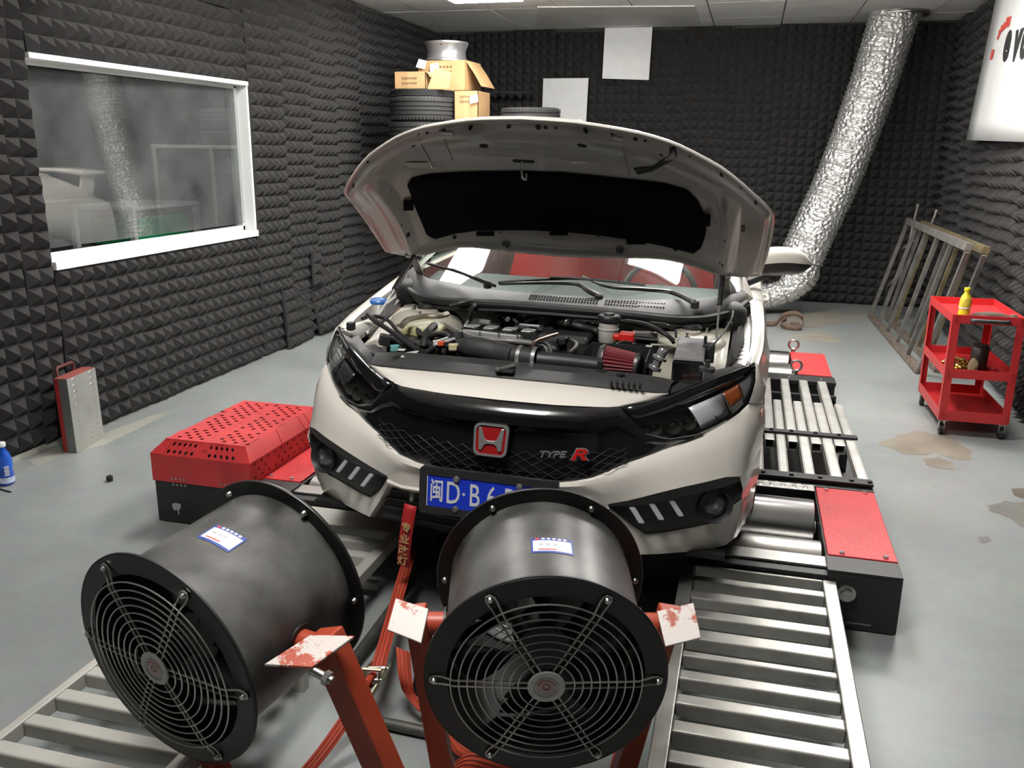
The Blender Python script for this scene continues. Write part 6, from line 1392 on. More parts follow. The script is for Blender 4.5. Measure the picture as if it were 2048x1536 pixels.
m = CM(); m.grid([[in_pt(u, a) for u in US2] for a in AS2]); m.build('inner_panel', WHITE_IN, HOOD, smooth=True)
# folded rim
m = CM(); rim = [hoodpt(u, 0, .004) for u in US] + [hoodpt(1, a, .004) for a in AS[1:]] + [hoodpt(u, 1, .004) for u in reversed(US)][1:] + [hoodpt(-1, a, .004) for a in reversed(AS)][1:-1]
m.tube(rim, .0065, 6, closed=True); m.build('hem', WHITE, HOOD, smooth=True)
# solve (u_f, a) of a pixel on the inner panel
def hood_px(px, py):
    best = None
    for i in range(-40, 41):
        for j in range(41):
            p = CARM @ in_pt(i / 40, j / 40); d = p - CP; z = d.dot(_f); q = (1024 + FPX * d.dot(CR) / z - px) ** 2 + (768 - FPX * d.dot(CU) / z - py) ** 2
            if best is None or q < best[0]: best = (q, i / 40, j / 40)
    q, u0, a0 = best; st = 1 / 40
    for _ in range(6):
        st /= 2.2
        for i in (-2, -1, 0, 1, 2):
            for j in (-2, -1, 0, 1, 2):
                u, a = max(-1, min(1, u0 + i * st)), max(0, min(1, a0 + j * st)); p = CARM @ in_pt(u, a); d = p - CP; z = d.dot(_f); e = (1024 + FPX * d.dot(CR) / z - px) ** 2 + (768 - FPX * d.dot(CU) / z - py) ** 2
                if e < q: q, ub, ab = e, u, a; best = (e, u, a)
        q, u0, a0 = best
    return u0, a0
def c4(x, y): return 660 + .44922 * x, 220 + .44922 * y
# felt liner: outline taken off the photo, laid on the panel
top = [(345, 330), (365, 300), (420, 286), (520, 277), (690, 270), (860, 268), (1040, 274), (1200, 290), (1360, 308), (1500, 325), (1590, 352), (1635, 395)]
bot = [(430, 548), (445, 560), (470, 570), (560, 546), (660, 532), (860, 530), (1040, 537), (1200, 553), (1350, 574), (1480, 600), (1620, 634), (1650, 610)]
TP, BP = [hood_px(*c4(*q)) for q in top], [hood_px(*c4(*q)) for q in bot]
rows = []
sideL = [0, -.010, -.012, -.008, 0]
for j in range(13):
    f = j / 12; r = []
    for i, (a, b) in enumerate(zip(TP, BP)):
        u, w_ = a[0] + (b[0] - a[0]) * f, a[1] + (b[1] - a[1]) * f
        if i == 0: u -= .012 * math.sin(math.pi * f)
        if i == len(TP) - 1: u += .035 * math.sin(math.pi * f)
        r.append(in_pt(u, w_, .020 if 0 < i < len(TP) - 1 and 0 < j < 12 else .006))
    rows.append(r)
m = CM(); m.grid(rows); LIN = m.build('hood_liner', FELT, HOOD, smooth=True, solid=.004)
for q in (((330, 395), (375, 435), 1), ((1660, 450), (1695, 500), 1), ((655, 528), (735, 545), 0), ((980, 532), (1060, 545), 0), ((1322, 566), (1408, 585), 0)):
    (x0, y0), (x1, y1), sd_ = q; P = [hood_px(*c4(x, y)) for x, y in ((x0, y0), (x1, y0), (x1, y1), (x0, y1))]; m = CM(); m.add([in_pt(u, a, .014) for u, a in P], [(0, 1, 2, 3)]); m.build('liner_tab', FELT, LIN, solid=.005)
# holes punched in the inner panel: dark recess discs with rims
def hole(x, y, r, sq=1.0, par=HOOD):
    u, a = hood_px(*c4(x, y)); c = in_pt(u, a, .0012); tx = (in_pt(min(1, u + .01), a, .0012) - in_pt(max(-1, u - .01), a, .0012)).normalized(); ty = (in_pt(u, min(1, a + .01), .0012) - in_pt(u, max(0, a - .01), .0012)).normalized()
    m = CM(); n = 14; m.add([c + tx * r * math.cos(2 * math.pi * k / n) * sq + ty * r * math.sin(2 * math.pi * k / n) for k in range(n)], [tuple(range(n))]); m.build('punched_hole', DARK, par, solid=.001)
for x, y, r in ((105, 335, .009), (168, 230, .008), (304, 137, .006), (395, 107, .005), (432, 101, .007), (507, 90, .009), (626, 77, .009), (795, 73, .008), (927, 75, .010), (960, 77, .007), (1005, 79, .005), (1138, 90, .009), (1255, 107, .005), (1360, 128, .008), (1404, 135, .006), (1603, 205, .005), (1742, 287, .008), (1828, 345, .005), (1895, 411, .008), (372, 161, .008), (263, 358, .010), (685, 159, .018), (1122, 158, .018), (1475, 198, .009), (349, 555, .012), (555, 565, .011), (1537, 617, .011), (1720, 498, .004), (1757, 583, .005), (760, 545, .004), (1195, 560, .004), (320, 510, .004), (1747, 690, .006), (1735, 680, .004)): hole(x, y, r)
hole(860, 227, .034, 1.0) if 0 else None
u, a = hood_px(*c4(862, 227)); c = in_pt(u, a, .0015); tx = V((1, 0, 0)); ty = (in_pt(u, a + .02) - in_pt(u, a - .02)).normalized()
m = CM(); m.prism([(-.042, -.004), (-.036, -.010), (.036, -.010), (.042, -.004), (.042, .004), (.036, .010), (-.036, .010), (-.042, .004)], c, tx, ty, -.001); m.build('latch_slot', DARK, HOOD)
nin = -HN
m = CM(); p = c + ty * .002; m.tube(smoothpts([p + tx * -.006, p + nin * .03 + tx * -.006 + ty * .012, p + nin * .055 + ty * .030, p + nin * .05 + tx * .010 + ty * .046, p + nin * .030 + tx * .006 + ty * .040], 5), .0048, 8); m.build('latch_striker', CHROME, HOOD, smooth=True)
# raised rib lines and label patches on the panel
for (q0, q1, w_) in (((395, 130), (455, 255), .010), ((498, 105), (545, 225), .008), ((1290, 120), (1335, 285), .010), ((1258, 120), (1300, 130), .02), ((490, 100), (550, 103), .02)):
    a_, b_ = hood_px(*c4(*q0)), hood_px(*c4(*q1)); m = CM(); m.tube([in_pt(a_[0] + (b_[0] - a_[0]) * k / 6, a_[1] + (b_[1] - a_[1]) * k / 6, .0) for k in range(7)], w_ * .5, 6); m.build('panel_rib', WHITE_IN, HOOD, smooth=True)
u, a = hood_px(*c4(1110, 233)); m = CM(); P = [hood_px(*c4(*q)) for q in ((1075, 225), (1145, 227), (1145, 240), (1075, 238))]; m.add([in_pt(u, a, .001) for u, a in P], [(0, 1, 2, 3)]); m.build('part_label', mat('label_offwhite', (.62, .60, .56), .5), HOOD, solid=.0006)
P = [hood_px(*c4(*q)) for q in ((330, 232), (460, 232), (460, 256), (350, 256))]; m = CM(); m.add([in_pt(u, a, .001) for u, a in P], [(0, 1, 2, 3)]); m.build('part_label', mat('label_dim', (.46, .44, .42), .5), HOOD, solid=.0006)
P = [hood_px(*c4(*q)) for q in ((1830, 512), (1848, 512), (1848, 541), (1830, 541))]; m = CM(); m.add([in_pt(u, a, .002) for u, a in P], [(0, 1, 2, 3)]); m.build('grommet', mat('grommet_brown', (.05, .04, .03), .6), HOOD, solid=.004)
# peeling black rubber strip
P = [hood_px(*c4(*q)) for q in ((1352, 258), (1440, 250), (1512, 200), (1512, 165), (1538, 165), (1545, 208), (1500, 235), (1440, 268), (1370, 285))]
m = CM(); m.add([in_pt(u, a, .004) for u, a in P], [tuple(range(len(P)))]); m.build('rubber_strip', RUBBER, HOOD, solid=.006)
# washer jets on the rear edge
for q in ((785, 590), (1292, 617)):
    u, a = hood_px(*c4(*q)); c = in_pt(u, min(a, .985), .006); m = CM(); m.box(c, (.03, .022, .02)); m.cyl(c, c + V((.008, 0, -.016)), .007, n=8); m.build('washer_jet', BLACK, HOOD, bevel=.003)
# hinges
for s in (1, -1):
    m = CM(); pts = [V((s * .70, 3.80, 1.235)), V((s * .712, 3.90, 1.17)), V((s * .715, 3.94, 1.10)), V((s * .715, 3.90, 1.03))]
    for a, b in zip(pts, pts[1:]): m.bar(a, b, .008, .035, (s, 0, 0))
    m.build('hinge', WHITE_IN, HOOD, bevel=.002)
    m = CM(); m.cyl((s * .695, 3.77, 1.258), (s * .725, 3.77, 1.258), .014, n=12); m.build('hinge_pin', STEEL, HOOD)
# gas struts
s0r, s1r = cv(1446, 542, 3.78), cw(1431, 690, 1.0)
s0l, s1l = cv(831, 507, 3.78), cw(735, 668, 1.0)
for a, b in ((s0r, s1r), (s0l, s1l)):
    d = b - a; m = CM(); m.cyl(a + d * .04, a + d * .47, .0115, n=16); ST = m.build('gas_strut', BLACK, CAR, smooth=True, label='black gas strut')
    m = CM(); m.cyl(a + d * .47, b, .0045, n=12); m.build('strut_rod', CHROME, ST, smooth=True)
    m = CM(); m.cyl(a + d * .0, a + d * .05, .008, n=10); m.cyl(b - d.normalized() * .03, b, .007, n=10); m.lathe([(0, -.012), (.010, -.007), (.012, 0), (.010, .007), (0, .012)], b, (1, 0, 0), 12); m.build('ball_socket', STEEL, ST, smooth=True)

# ================================================================== engine bay
# bay tub
m = CM(); m.grid([[V((u, v, .70)) for u in (-.70, 0, .70)] for v in (2.95, 3.75)]); m.build('bay_floor', DARK, CAR, solid=.02)
m = CM(); m.grid([[V((u, 3.80 + .12 * (u / .78) ** 2, w_)) for u in (-.78, -.55, -.3, 0, .3, .55, .78)] for w_ in (.70, .95, 1.03)]); m.build('firewall', mat('firewall_grey', (.10, .10, .10), .6), CAR, smooth=True, solid=.01)
m = CM(); m.grid([[V((u, 3.02 + abs(u) * .1, w_)) for u in (-.62, 0, .62)] for w_ in (.70, .94)]); m.build('radiator', DARK, CAR, solid=.03)
# cowl panel with grille slots
CE = [(0, 3.585, 1.118), (.2, 3.585, 1.117), (.36, 3.60, 1.110), (.5, 3.64, 1.098), (.62, 3.71, 1.095), (.74, 3.84, 1.11), (.80, 3.97, 1.135)]
CE2 = [(0, 3.66, 1.140), (.2, 3.67, 1.140), (.40, 3.705, 1.142), (.52, 3.75, 1.146), (.62, 3.80, 1.150), (.73, 3.905, 1.158), (.79, 4.01, 1.165)]
m = CM(); m.grid(mir([[V(p) for p in CE2], [mid(a, b, .5, (0, 0, .006)) for a, b in zip(CE, CE2)], [V(p) for p in CE], [V((p[0], p[1] - .004, p[2] - .02)) for p in CE]])); COWL = m.build('cowl_panel', mat('cowl_grey_plastic', (.13, .13, .132), .55, bump=.2, bscale=300), CAR, smooth=True)
m = CM()
def cpt(u, f): a_, b_ = None, None; x = abs(u); k = 0; 
def cowlpt(u, f):
    x = abs(u); k = 0
    while k < len(CE) - 2 and CE[k + 1][0] < x: k += 1
    g = (x - CE[k][0]) / (CE[k + 1][0] - CE[k][0]); p = V(CE[k]).lerp(V(CE[k + 1]), g).lerp(V(CE2[k]).lerp(V(CE2[k + 1]), g), f); p.x = u; p.z += .0065 * (1 - abs(2 * f - 1)); return p
for i in range(46):
    u = -.10 + .0125 * i
    if .195 < u < .225: continue
    for f in ((.30, .50, .70) if u < .36 else (.35, .6)):
        p = cowlpt(u, f); m.box(p, (.0075, .012, .004))
m.build('cowl_slots', DARK, COWL)['kind'] = 'stuff'
# rubber weather seal and drip rail below it
m = CM(); m.tube([V((-p[0], p[1] - .012, p[2] - .018)) for p in reversed(smoothpts(CE, 5))][:-1] + [V((p[0], p[1] - .012, p[2] - .018)) for p in smoothpts(CE, 5)], .017, 8); m.build('cowl_seal', RUBBER, CAR, smooth=True)
m = CM(); m.grid(mir([[V((p[0], p[1] - .014, p[2] - .03)) for p in CE], [V((p[0], p[1] - .028, p[2] - .045)) for p in CE], [V((p[0], p[1] - .005, p[2] - .058)) for p in CE], [V((p[0], p[1] + .04, p[2] - .065)) for p in CE], [V((p[0], p[1] + .16, p[2] - .09)) for p in CE]])); m.build('cowl_tray', BLACK, CAR, smooth=True)
# wipers
def wiper(pts, r, blade, nm):
    P = [cw(*q) for q in pts]; m = CM(); P2 = smoothpts(P, 5); n = len(P2); m.tube(P2, [r * (1.25 - .75 * k / (n - 1)) for k in range(n)], 8); o = m.build('wiper_arm', mat('wiper_black', (.03, .03, .032), .4), CAR, smooth=True)
    Q = [cw(*q) for q in blade]; m = CM(); m.tube(smoothpts(Q, 5), .007, 6); m.build('wiper_blade', RUBBER, o, smooth=True)
    c = P[0]; m = CM(); m.lathe([(.018, -.02), (.018, .004), (.012, .010), (0, .011)], c, (0, -.2, 1), 14); m.build('wiper_pivot', GREYPL, o, smooth=True)
wiper([(1198, 592, 1.150), (1178, 582, 1.165), (1160, 570, 1.18), (1130, 566, 1.185), (1060, 566, 1.185), (1000, 568, 1.19)], .011, [(1150, 556, 1.20), (1060, 560, 1.195), (998, 566, 1.19)], 'a')
wiper([(1390, 606, 1.150), (1360, 590, 1.165), (1335, 583, 1.17), (1280, 578, 1.18), (1215, 573, 1.185), (1165, 553, 1.20)], .011, [(1290, 570, 1.19), (1180, 559, 1.20), (1100, 555, 1.205)], 'b')
wiper([(975, 566, 1.19), (940, 553, 1.20), (905, 538, 1.215)], .008, [(990, 572, 1.19), (920, 545, 1.205), (856, 527, 1.22)], 'c')
# radiator cover with holes, slots, latch and clips
RC0 = [(0, 2.8755, .968), (.2, 2.882, .967), (.4, 2.908, .958), (.51, 2.936, .951), (.552, 2.952, .948)]
RC1 = [(0, 2.91, 1.000), (.2, 2.915, .999), (.4, 2.945, .990), (.50, 2.975, .980), (.56, 3.00, .97)]
RC2 = [(0, 2.985, 1.004), (.2, 2.985, 1.003), (.4, 3.005, .996), (.50, 3.03, .985), (.57, 3.05, .972)]
RC3 = [(0, 3.00, .97), (.2, 3.00, .97), (.4, 3.02, .965), (.50, 3.045, .955), (.57, 3.06, .95)]
m = CM(); m.grid(mir([resample(r, 12) for r in (RC0, RC1, RC2, RC3)])); RCV = m.build('radiator_cover', GREYPL, CAR, smooth=True)
m = CM(); m.tube(mir([[V(p) + V((0, -.001, .001)) for p in RC0]])[0], .005, 6); m.build('edge_seal', RUBBER, RCV, smooth=True)
def rcp(px_, py_, w_=.999): return cw(px_, py_, w_)
for q, r in (((1092, 727), .016), ((1203, 741), .020), ((1241, 748), .015)):
    p = rcp(*q); m = CM(); m.cyl(p - V((0, 0, .004)), p + V((0, 0, .002)), r, n=20); m.build('cover_hole', DARK, RCV)
p = rcp(1200, 735, 1.005); m = CM(); m.cyl(p, p + V((0, 0, .022)), .011, n=10); m.build('cover_clip', BLACK, RCV)
for k in range(6): p = rcp(1223 + 11.5 * k, 766 + 1.0 * k, .982); m = CM(); m.box(p + V((0, -.004, 0)), (.0085, .034, .012), Matrix.Rotation(R(-40), 3, 'X')); m.build('cover_slot', DARK, RCV)
p = rcp(1010, 741, .992); m = CM(); m.box(p, (.07, .035, .012)); m.build('latch_opening', DARK, RCV, bevel=.006)
m = CM(); m.bar(p + V((-.02, -.01, .004)), p + V((.03, .02, .018)), .016, .010); m.cyl(p + V((-.02, -.02, .004)), p + V((-.02, -.02, .014)), .010, n=12); m.build('hood_latch', GREYMET, RCV, bevel=.002)
P = [rcp(*q, .985) for q in ((809, 707), (838, 703), (826, 716), (801, 716))]; m = CM(); m.add([p + V((0, 0, .004)) for p in P], [(0, 1, 2, 3)]); m.build('warning_label', WHITEB, RCV, solid=.001)
P = [rcp(*q, .987) for q in ((793, 700), (812, 700), (808, 704), (792, 703))]; m = CM(); m.add([p + V((0, 0, .004)) for p in P], [(0, 1, 2, 3)]); m.build('warning_label', WHITEB, RCV, solid=.001)
# inner fenders and strut towers
for s in (1, -1):
    m = CM(); m.grid([[V((s * .74, 3.30, .93)), V((s * .74, 3.5, .98)), V((s * .745, 3.8, 1.02))], [V((s * .70, 3.30, .94)), V((s * .69, 3.5, .985)), V((s * .69, 3.8, 1.03))], [V((s * .655, 3.30, .93)), V((s * .645, 3.5, .96)), V((s * .66, 3.8, 1.03))], [V((s * .62, 3.30, .72)), V((s * .61, 3.5, .72)), V((s * .62, 3.8, .72))]]); m.build('inner_fender', CREAM, CAR, smooth=True)
    m = CM(); rows = []
    for (r, z) in ((.20, .80), (.185, .95), (.165, 1.0), (.145, 1.018), (.10, 1.026), (.055, 1.030), (.052, 1.04), (0.001, 1.042)): rows.append([V((s * .575 + r * math.cos(a) * (.95), 3.63 + r * math.sin(a), z)) for a in [2 * math.pi * k / 32 for k in range(33)]])
    m.grid(rows); TW = m.build('strut_tower', CREAM, CAR, smooth=True)
    m = CM(); m.lathe([(.042, 0), (.044, .012), (.034, .024), (0, .026)], (s * .586, 3.665, 1.036), (0, 0, 1), 24); m.build('tower_cap', RUBBER, TW, smooth=True)
    m = CM()
    for a in (30, 150, 270): p = V((s * .575 + .085 * math.cos(R(a)), 3.63 + .085 * math.sin(R(a)), 1.026)); m.cyl(p, p + V((0, 0, .022)), .006, n=6); m.cyl(p, p + V((0, 0, .008)), .011, n=6)
    m.build('tower_nut', STEEL, TW)
    m = CM()
    for k in range(3): m.bar((s * (.44 + .05 * k), 3.44 + .0 * k, 1.008 - .004 * k), (s * (.60 + .03 * k), 3.47, 1.006), .012, .006)
    m.build('tower_rib', CREAM, TW, bevel=.002)
    # rubber hinge boot at the cowl end
    m = CM(); m.lathe([(.0, .06), (.04, .055), (.065, .03), (.07, -.02), (.06, -.06)], (s * .74, 3.86, 1.07), (0, -.3, 1), 20); m.build('hinge_boot', RUBBER, CAR, smooth=True)
    m = CM(); m.grid([[V((s * .77, 3.36, .99)), V((s * .80, 3.6, 1.02)), V((s * .80, 3.85, 1.05))], [V((s * .735, 3.36, .95)), V((s * .75, 3.6, 1.0)), V((s * .755, 3.85, 1.03))]]); m.build('flange_gap', DARK, CAR)
# engine: cover block with four coil tops
def P_(x, y, w_): return cw(x, y, w_ + .06)
e0, e1, e2, e3 = P_(912, 668, .93), P_(1085, 690, .93), P_(1092, 648, .93), P_(934, 640, .93)
m = CM(); m.add([V((e.x, e.y, .86)) for e in (e0, e1, e2, e3)] + [e0, e1, e2, e3], [(0, 3, 2, 1), (4, 5, 6, 7), (0, 1, 5, 4), (1, 2, 6, 5), (2, 3, 7, 6), (3, 0, 4, 7)]); ENG = m.build('engine_cover', GLOSS, CAR, bevel=.012, seg=3)
SHN = mat('shiny_black_cover', (.02, .02, .02), .10, coat=1.)
COIL = mat('coil_top_painted_glint', (.75, .75, .75), .3, .6)  # pale base paints the ceiling-light glint on the coil tops
for k, (x, y) in enumerate(((945, 655), (982, 658), (1020, 661), (1057, 664))):
    c = P_(x, y, .955); m = CM(); m.add([V((c.x + a, c.y + b, z)) for z, kx in ((c.z - .03, 1.25), (c.z - .003, 1.1), (c.z + .005, .9)) for a, b in [(q[0] * kx, q[1] * kx) for q in ((-.034, -.045), (.020, -.045), (.036, -.02), (.036, .045), (-.020, .045), (-.034, .02))]], [tuple(range(12, 18))] + [(r * 6 + i, r * 6 + (i + 1) % 6, (r + 1) * 6 + (i + 1) % 6, (r + 1) * 6 + i) for r in range(2) for i in range(6)]); cp = m.build('ignition_coil', SHN, ENG, bevel=.003)
    m = CM(); m.prism([(-.026, -.030), (.014, -.030), (.028, -.012), (.028, .030), (-.014, .030), (-.026, .012)], (c.x, c.y, c.z + .0055), (1, 0, 0), (0, 1, 0), .004); m.build('coil_cap', COIL, ENG, bevel=.002)
    m = CM(); p = P_(x - 22, y + 10, .95); m.cyl(p - V((0, 0, .02)), p + V((0, 0, .01)), .006, n=8); m.build('coil_bolt', CHROME, ENG)
m = CM(); m.bar(P_(925, 663, .945), P_(1040, 676, .945), .020, .02); m.build('cover_edge', COIL, ENG, bevel=.004)
m = CM(); m.bar(P_(934, 636, .95), P_(980, 645, .95), .016, .02); m.bar(P_(930, 655, .95), P_(942, 634, .95), .014, .02); m.bar(P_(1030, 648, .95), P_(1080, 653, .95), .01, .012); m.build('cover_edge', COIL, ENG, bevel=.004)
m = CM(); m.tube(smoothpts([P_(895, 655, .95), P_(925, 668, .955), P_(955, 678, .95), P_(1020, 682, .945), P_(1065, 687, .945)], 5), .012, 10); m.build('fuel_rail', GREYMET, ENG, smooth=True)
# bracket plate behind the engine
c = [P_(*q, .99) for q in ((1000, 608), (1014, 606), (1036, 622), (1035, 634), (1016, 640), (992, 627))]; m = CM(); n_ = len(c); m.add(c + [p + V((0, .03, -.03)) for p in c], [tuple(range(n_)), tuple(reversed(range(n_, 2 * n_)))] + [(k, (k + 1) % n_, n_ + (k + 1) % n_, n_ + k) for k in range(n_)]); BRK = m.build('engine_bracket', GLOSS, CAR, bevel=.003)
for q in ((1005.5, 611), (1042, 626), (1015.5, 638)): p = P_(*q, .995); m = CM(); m.cyl(p + V((0, .006, 0)), p + V((0, -.012, 0)), .009, n=10); m.build('bracket_bolt', STEEL, BRK)
# intake tube across the front
m = CM(); Q = [P_(915, 690, .93), P_(930, 693, .95), P_(960, 697, .955), P_(1000, 706, .95), P_(1030, 713, .95)]; m.tube(smoothpts(Q, 5), [.022 + .020 * min(1, k / 8) for k in range(21)], 16); INT = m.build('charge_pipe', GREYPL, CAR, smooth=True)
m = CM(); m.lathe([(.0, .045), (.022, .04), (.028, .015), (.03, -.03)], P_(914, 682, .95), (0, 0, 1), 16); m.build('pipe_cap', GREYPL, INT, smooth=True)
m = CM(); Q = [P_(1028, 713, .95), P_(1050, 716, .95), P_(1072, 718, .95)]; m.tube(Q, .042, 18); m.build('silicone_joint', RUBBER, INT, smooth=True)
for q in ((1041, 715), (1071, 718)): p = P_(*q, .95); d = (P_(1072, 718, .95) - P_(1028, 713, .95)).normalized(); m = CM(); m.lathe([(.0425, -.007), (.045, -.007), (.045, .007), (.0425, .007)], p, d, 24); m.build('hose_clamp', CHROME, INT, smooth=True); 
m = CM(); m.tube([P_(1076, 719, .95), P_(1110, 722, .95), P_(1150, 726, .945), P_(1200, 732, .94)], .030, 14); m.build('intake_pipe', BLACK, INT, smooth=True)
# cone filter and heat shield
f0, f1 = P_(1209, 720, .94), P_(1276, 730, .935); d = (f1 - f0).normalized(); N = 24; m = CM()
x = d.orthogonal().normalized(); y = d.cross(x); L = (f1 - f0).length; vs = []
for h, r in ((0, .056), (L * .97, .042)): vs += [f0 + d * h + (x * math.cos(2 * math.pi * k / (2 * N)) + y * math.sin(2 * math.pi * k / (2 * N))) * (r * (1 if k % 2 else .86)) for k in range(2 * N)]
m.add(vs, [(k, (k + 1) % (2 * N), 2 * N + (k + 1) % (2 * N), 2 * N + k) for k in range(2 * N)]); FLT = m.build('cone_filter', mat('filter_red', (.17, .022, .03), .7), CAR)
m = CM(); m.lathe([(0, -.02), (.050, -.02), (.0585, -.008), (.0585, .002), (.05, .004)], f0, d, 32); m.lathe([(.040, L - .010), (.046, L - .010), (.046, L + .002), (.040, L + .007), (0, L + .009)], f0, d, 32); m.build('filter_end', mat('filter_end_grey', (.09, .085, .085), .4, .4), FLT, smooth=True)
sh = [P_(1168, 700, .97), P_(1186, 684, 1.0), P_(1303, 694, 1.0), P_(1292, 725, .95)]; m = CM()
m.add([sh[1], sh[2], sh[2] + V((0, 0, -.14)), sh[1] + V((0, 0, -.14))], [(0, 1, 2, 3)]); m.add([sh[1], sh[0], sh[0] + V((0, 0, -.12)), sh[1] + V((0, 0, -.14))], [(0, 1, 2, 3)]); m.add([sh[2], sh[3], sh[3] + V((0, 0, -.10)), sh[2] + V((0, 0, -.14))], [(0, 1, 2, 3)]); m.build('heat_shield', BLKMET, CAR, solid=.004)
p = P_(1298, 692, 1.002); m = CM(); m.box(p, (.022, .012, .004)); m.build('shield_tag', WHITEB, CAR)
# battery with red terminal cap
b0, b1 = P_(1232, 690, .95), P_(1322, 668, .95); m = CM(); m.lohi((b0.x - .02, b0.y + .12, .84), (b1.x + .01, b0.y + .30, 1.0)); BAT = m.build('battery', BLACK, CAR, bevel=.006)
m = CM(); m.lohi((b0.x - .012, b0.y + .125, 1.0005), (b1.x, b0.y + .295, 1.016)); m.build('battery_lid', mat('battery_grey', (.07, .07, .07), .45), BAT, bevel=.004)
c = P_(1254, 673, .985); m = CM(); m.box(c, (.062, .055, .035)); m.box(c + V((-.040, .0, -.004)), (.03, .04, .022)); m.build('terminal_cap', mat('terminal_red', (.62, .02, .015), .3, coat=.5), BAT, bevel=.006)
c = P_(1290, 668, .985); m = CM(); m.box(c, (.10, .03, .02)); m.build('battery_clamp', GREYMET, BAT, bevel=.003)
# brake fluid reservoir
c = P_(1217, 660, .985); m = CM(); m.lathe([(.0, -.05), (.036, -.05), (.040, -.045), (.040, .0), (.043, .003), (.043, .008), (.040, .010), (.040, .03), (.034, .036)], c, (0, 0, 1), 24); RES = m.build('fluid_reservoir', mat('milky_plastic', (.50, .49, .44), .35), CAR, smooth=True)
m = CM(); m.lathe([(.045, .036), (.047, .040), (.047, .056), (.042, .062), (.022, .062), (.020, .070), (0, .070)], c, (0, 0, 1), 24); m.build('reservoir_cap', BLACK, RES, smooth=True)
m = CM(); m.box(c + V((0, .01, -.10)), (.06, .06, .10)); m.build('reservoir_foot', BLACK, RES, bevel=.006)
# fuse box
q = [P_(*k_, .985) for k_ in ((1345, 721), (1409, 726), (1415, 680), (1356, 676))]; m = CM(); m.add([V((p.x, p.y, .86)) for p in q] + q, [(0, 3, 2, 1), (4, 5, 6, 7), (0, 1, 5, 4), (1, 2, 6, 5), (2, 3, 7, 6), (3, 0, 4, 7)]); FB_ = m.build('fuse_box', GLOSS, CAR, bevel=.008)
m = CM(); cc = sum(q, V()) / 4; m.add([cc + (p - cc) * .96 + V((0, 0, .002)) for p in q] + [cc + (p - cc) * .93 + V((0, 0, .008)) for p in q], [(4, 5, 6, 7), (0, 1, 5, 4), (1, 2, 6, 5), (2, 3, 7, 6), (3, 0, 4, 7)]); m.build('fuse_box_lid', mat('fuse_lid_grey', (.14, .14, .14), .30, coat=.4, bump=.1, bscale=120), FB_, bevel=.002)
m = CM(); c = P_(1417, 705, .97); m.box(c, (.045, .05, .07)); m.box(c + V((-.015, -.01, .05)), (.012, .012, .03)); m.build('relay', BLACK, FB_, bevel=.004)
# chrome valve beside the filter
c = P_(1316, 722, .95); m = CM(); m.lathe([(.0, .05), (.016, .05), (.018, .045), (.018, .02), (.028, .018), (.028, .008), (.016, .006), (.016, -.02), (.026, -.022), (.026, -.034), (.012, -.04), (0, -.04)], c, (.35, .1, .93), 20); m.build('bypass_valve', CHROME, CAR, smooth=True)
# washer filler with blue cap
c = P_(757, 606, 1.03); m = CM(); m.tube(smoothpts([c + V((0, 0, -.002)), c + V((.01, -.03, -.05)), c + V((0, -.06, -.08)), c + V((-.04, -.12, -.10)), c + V((-.06, -.20, -.12))], 4), [.030, .030, .029, .027, .024, .023, .022, .022, .022, .024, .028, .032, .036, .038, .038, .038, .038], 16); WN = m.build('washer_neck', mat('milky_plastic', (.50, .49, .44), .35), CAR, smooth=True)
m = CM(); m.lathe([(.030, 0), (.036, .002), (.037, .012), (.034, .016), (.030, .013), (.004, .012), (0, .013)], c, (0, -.1, 1), 28); m.build('washer_cap', mat('washer_blue', (.05, .20, .62), .35), WN, smooth=True)
# coolant tank, yellowish
q = [P_(*k_, .96) for k_ in ((800, 652), (872, 664), (896, 645), (862, 638))]; m = CM(); m.add([V((p.x, p.y, .86)) for p in q] + q, [(0, 3, 2, 1), (4, 5, 6, 7), (0, 1, 5, 4), (1, 2, 6, 5), (2, 3, 7, 6), (3, 0, 4, 7)]); m.build('coolant_tank', mat('yellowish_tank', (.52, .50, .26), .35), CAR, bevel=.015, seg=3)
m = CM(); m.tube(smoothpts([P_(803, 652, .99), P_(815, 640, 1.0), P_(845, 633, 1.0), P_(878, 632, 1.0), P_(895, 628, 1.0)], 5), .012, 8); m.build('metal_pipe', mat('tan_pipe', (.30, .26, .20), .35, .6), CAR, smooth=True)
# hoses, cables and harnesses
HOSE = mat('hose_black', (.022, .022, .022), .5)
def hose(pts, r, nm='hose', mt=HOSE): m = CM(); m.tube(smoothpts([P_(*q) for q in pts], 6), r, 8); return m.build(nm, mt, CAR, smooth=True)
hose([(846, 676, .95), (856, 664, .97), (868, 652, .97)], .018)
hose([(846, 694, .93), (850, 676, .96), (870, 668, .965), (890, 670, .95), (905, 680, .94)], .013)
hose([(900, 612, 1.02), (930, 604, 1.04), (960, 601, 1.04), (985, 606, 1.03), (995, 615, 1.0)], .010)
hose([(940, 640, .96), (945, 616, 1.02), (965, 605, 1.03), (985, 608, 1.02)], .011)
hose([(1050, 640, .97), (1068, 634, .985), (1085, 632, .99), (1110, 638, .985), (1130, 645, .98)], .016)
hose([(1135, 646, .98), (1160, 652, .975), (1190, 660, .96), (1206, 668, .95)], .014)
hose([(1095, 620, 1.01), (1115, 628, 1.01), (1140, 634, 1.0)], .009)
hose([(1065, 700, .95), (1070, 684, .97), (1095, 674, .97), (1115, 668, .97)], .007, 'metal_pipe', mat('copper_brown_pipe', (.17, .10, .07), .35, .7))
hose([(1130, 650, .985), (1133, 642, 1.0), (1148, 636, 1.0), (1149, 628, 1.0)], .006, 'metal_pipe', STEEL)
hose([(1066, 686, .95), (1090, 686, .96), (1100, 696, .96), (1102, 712, .95)], .006)
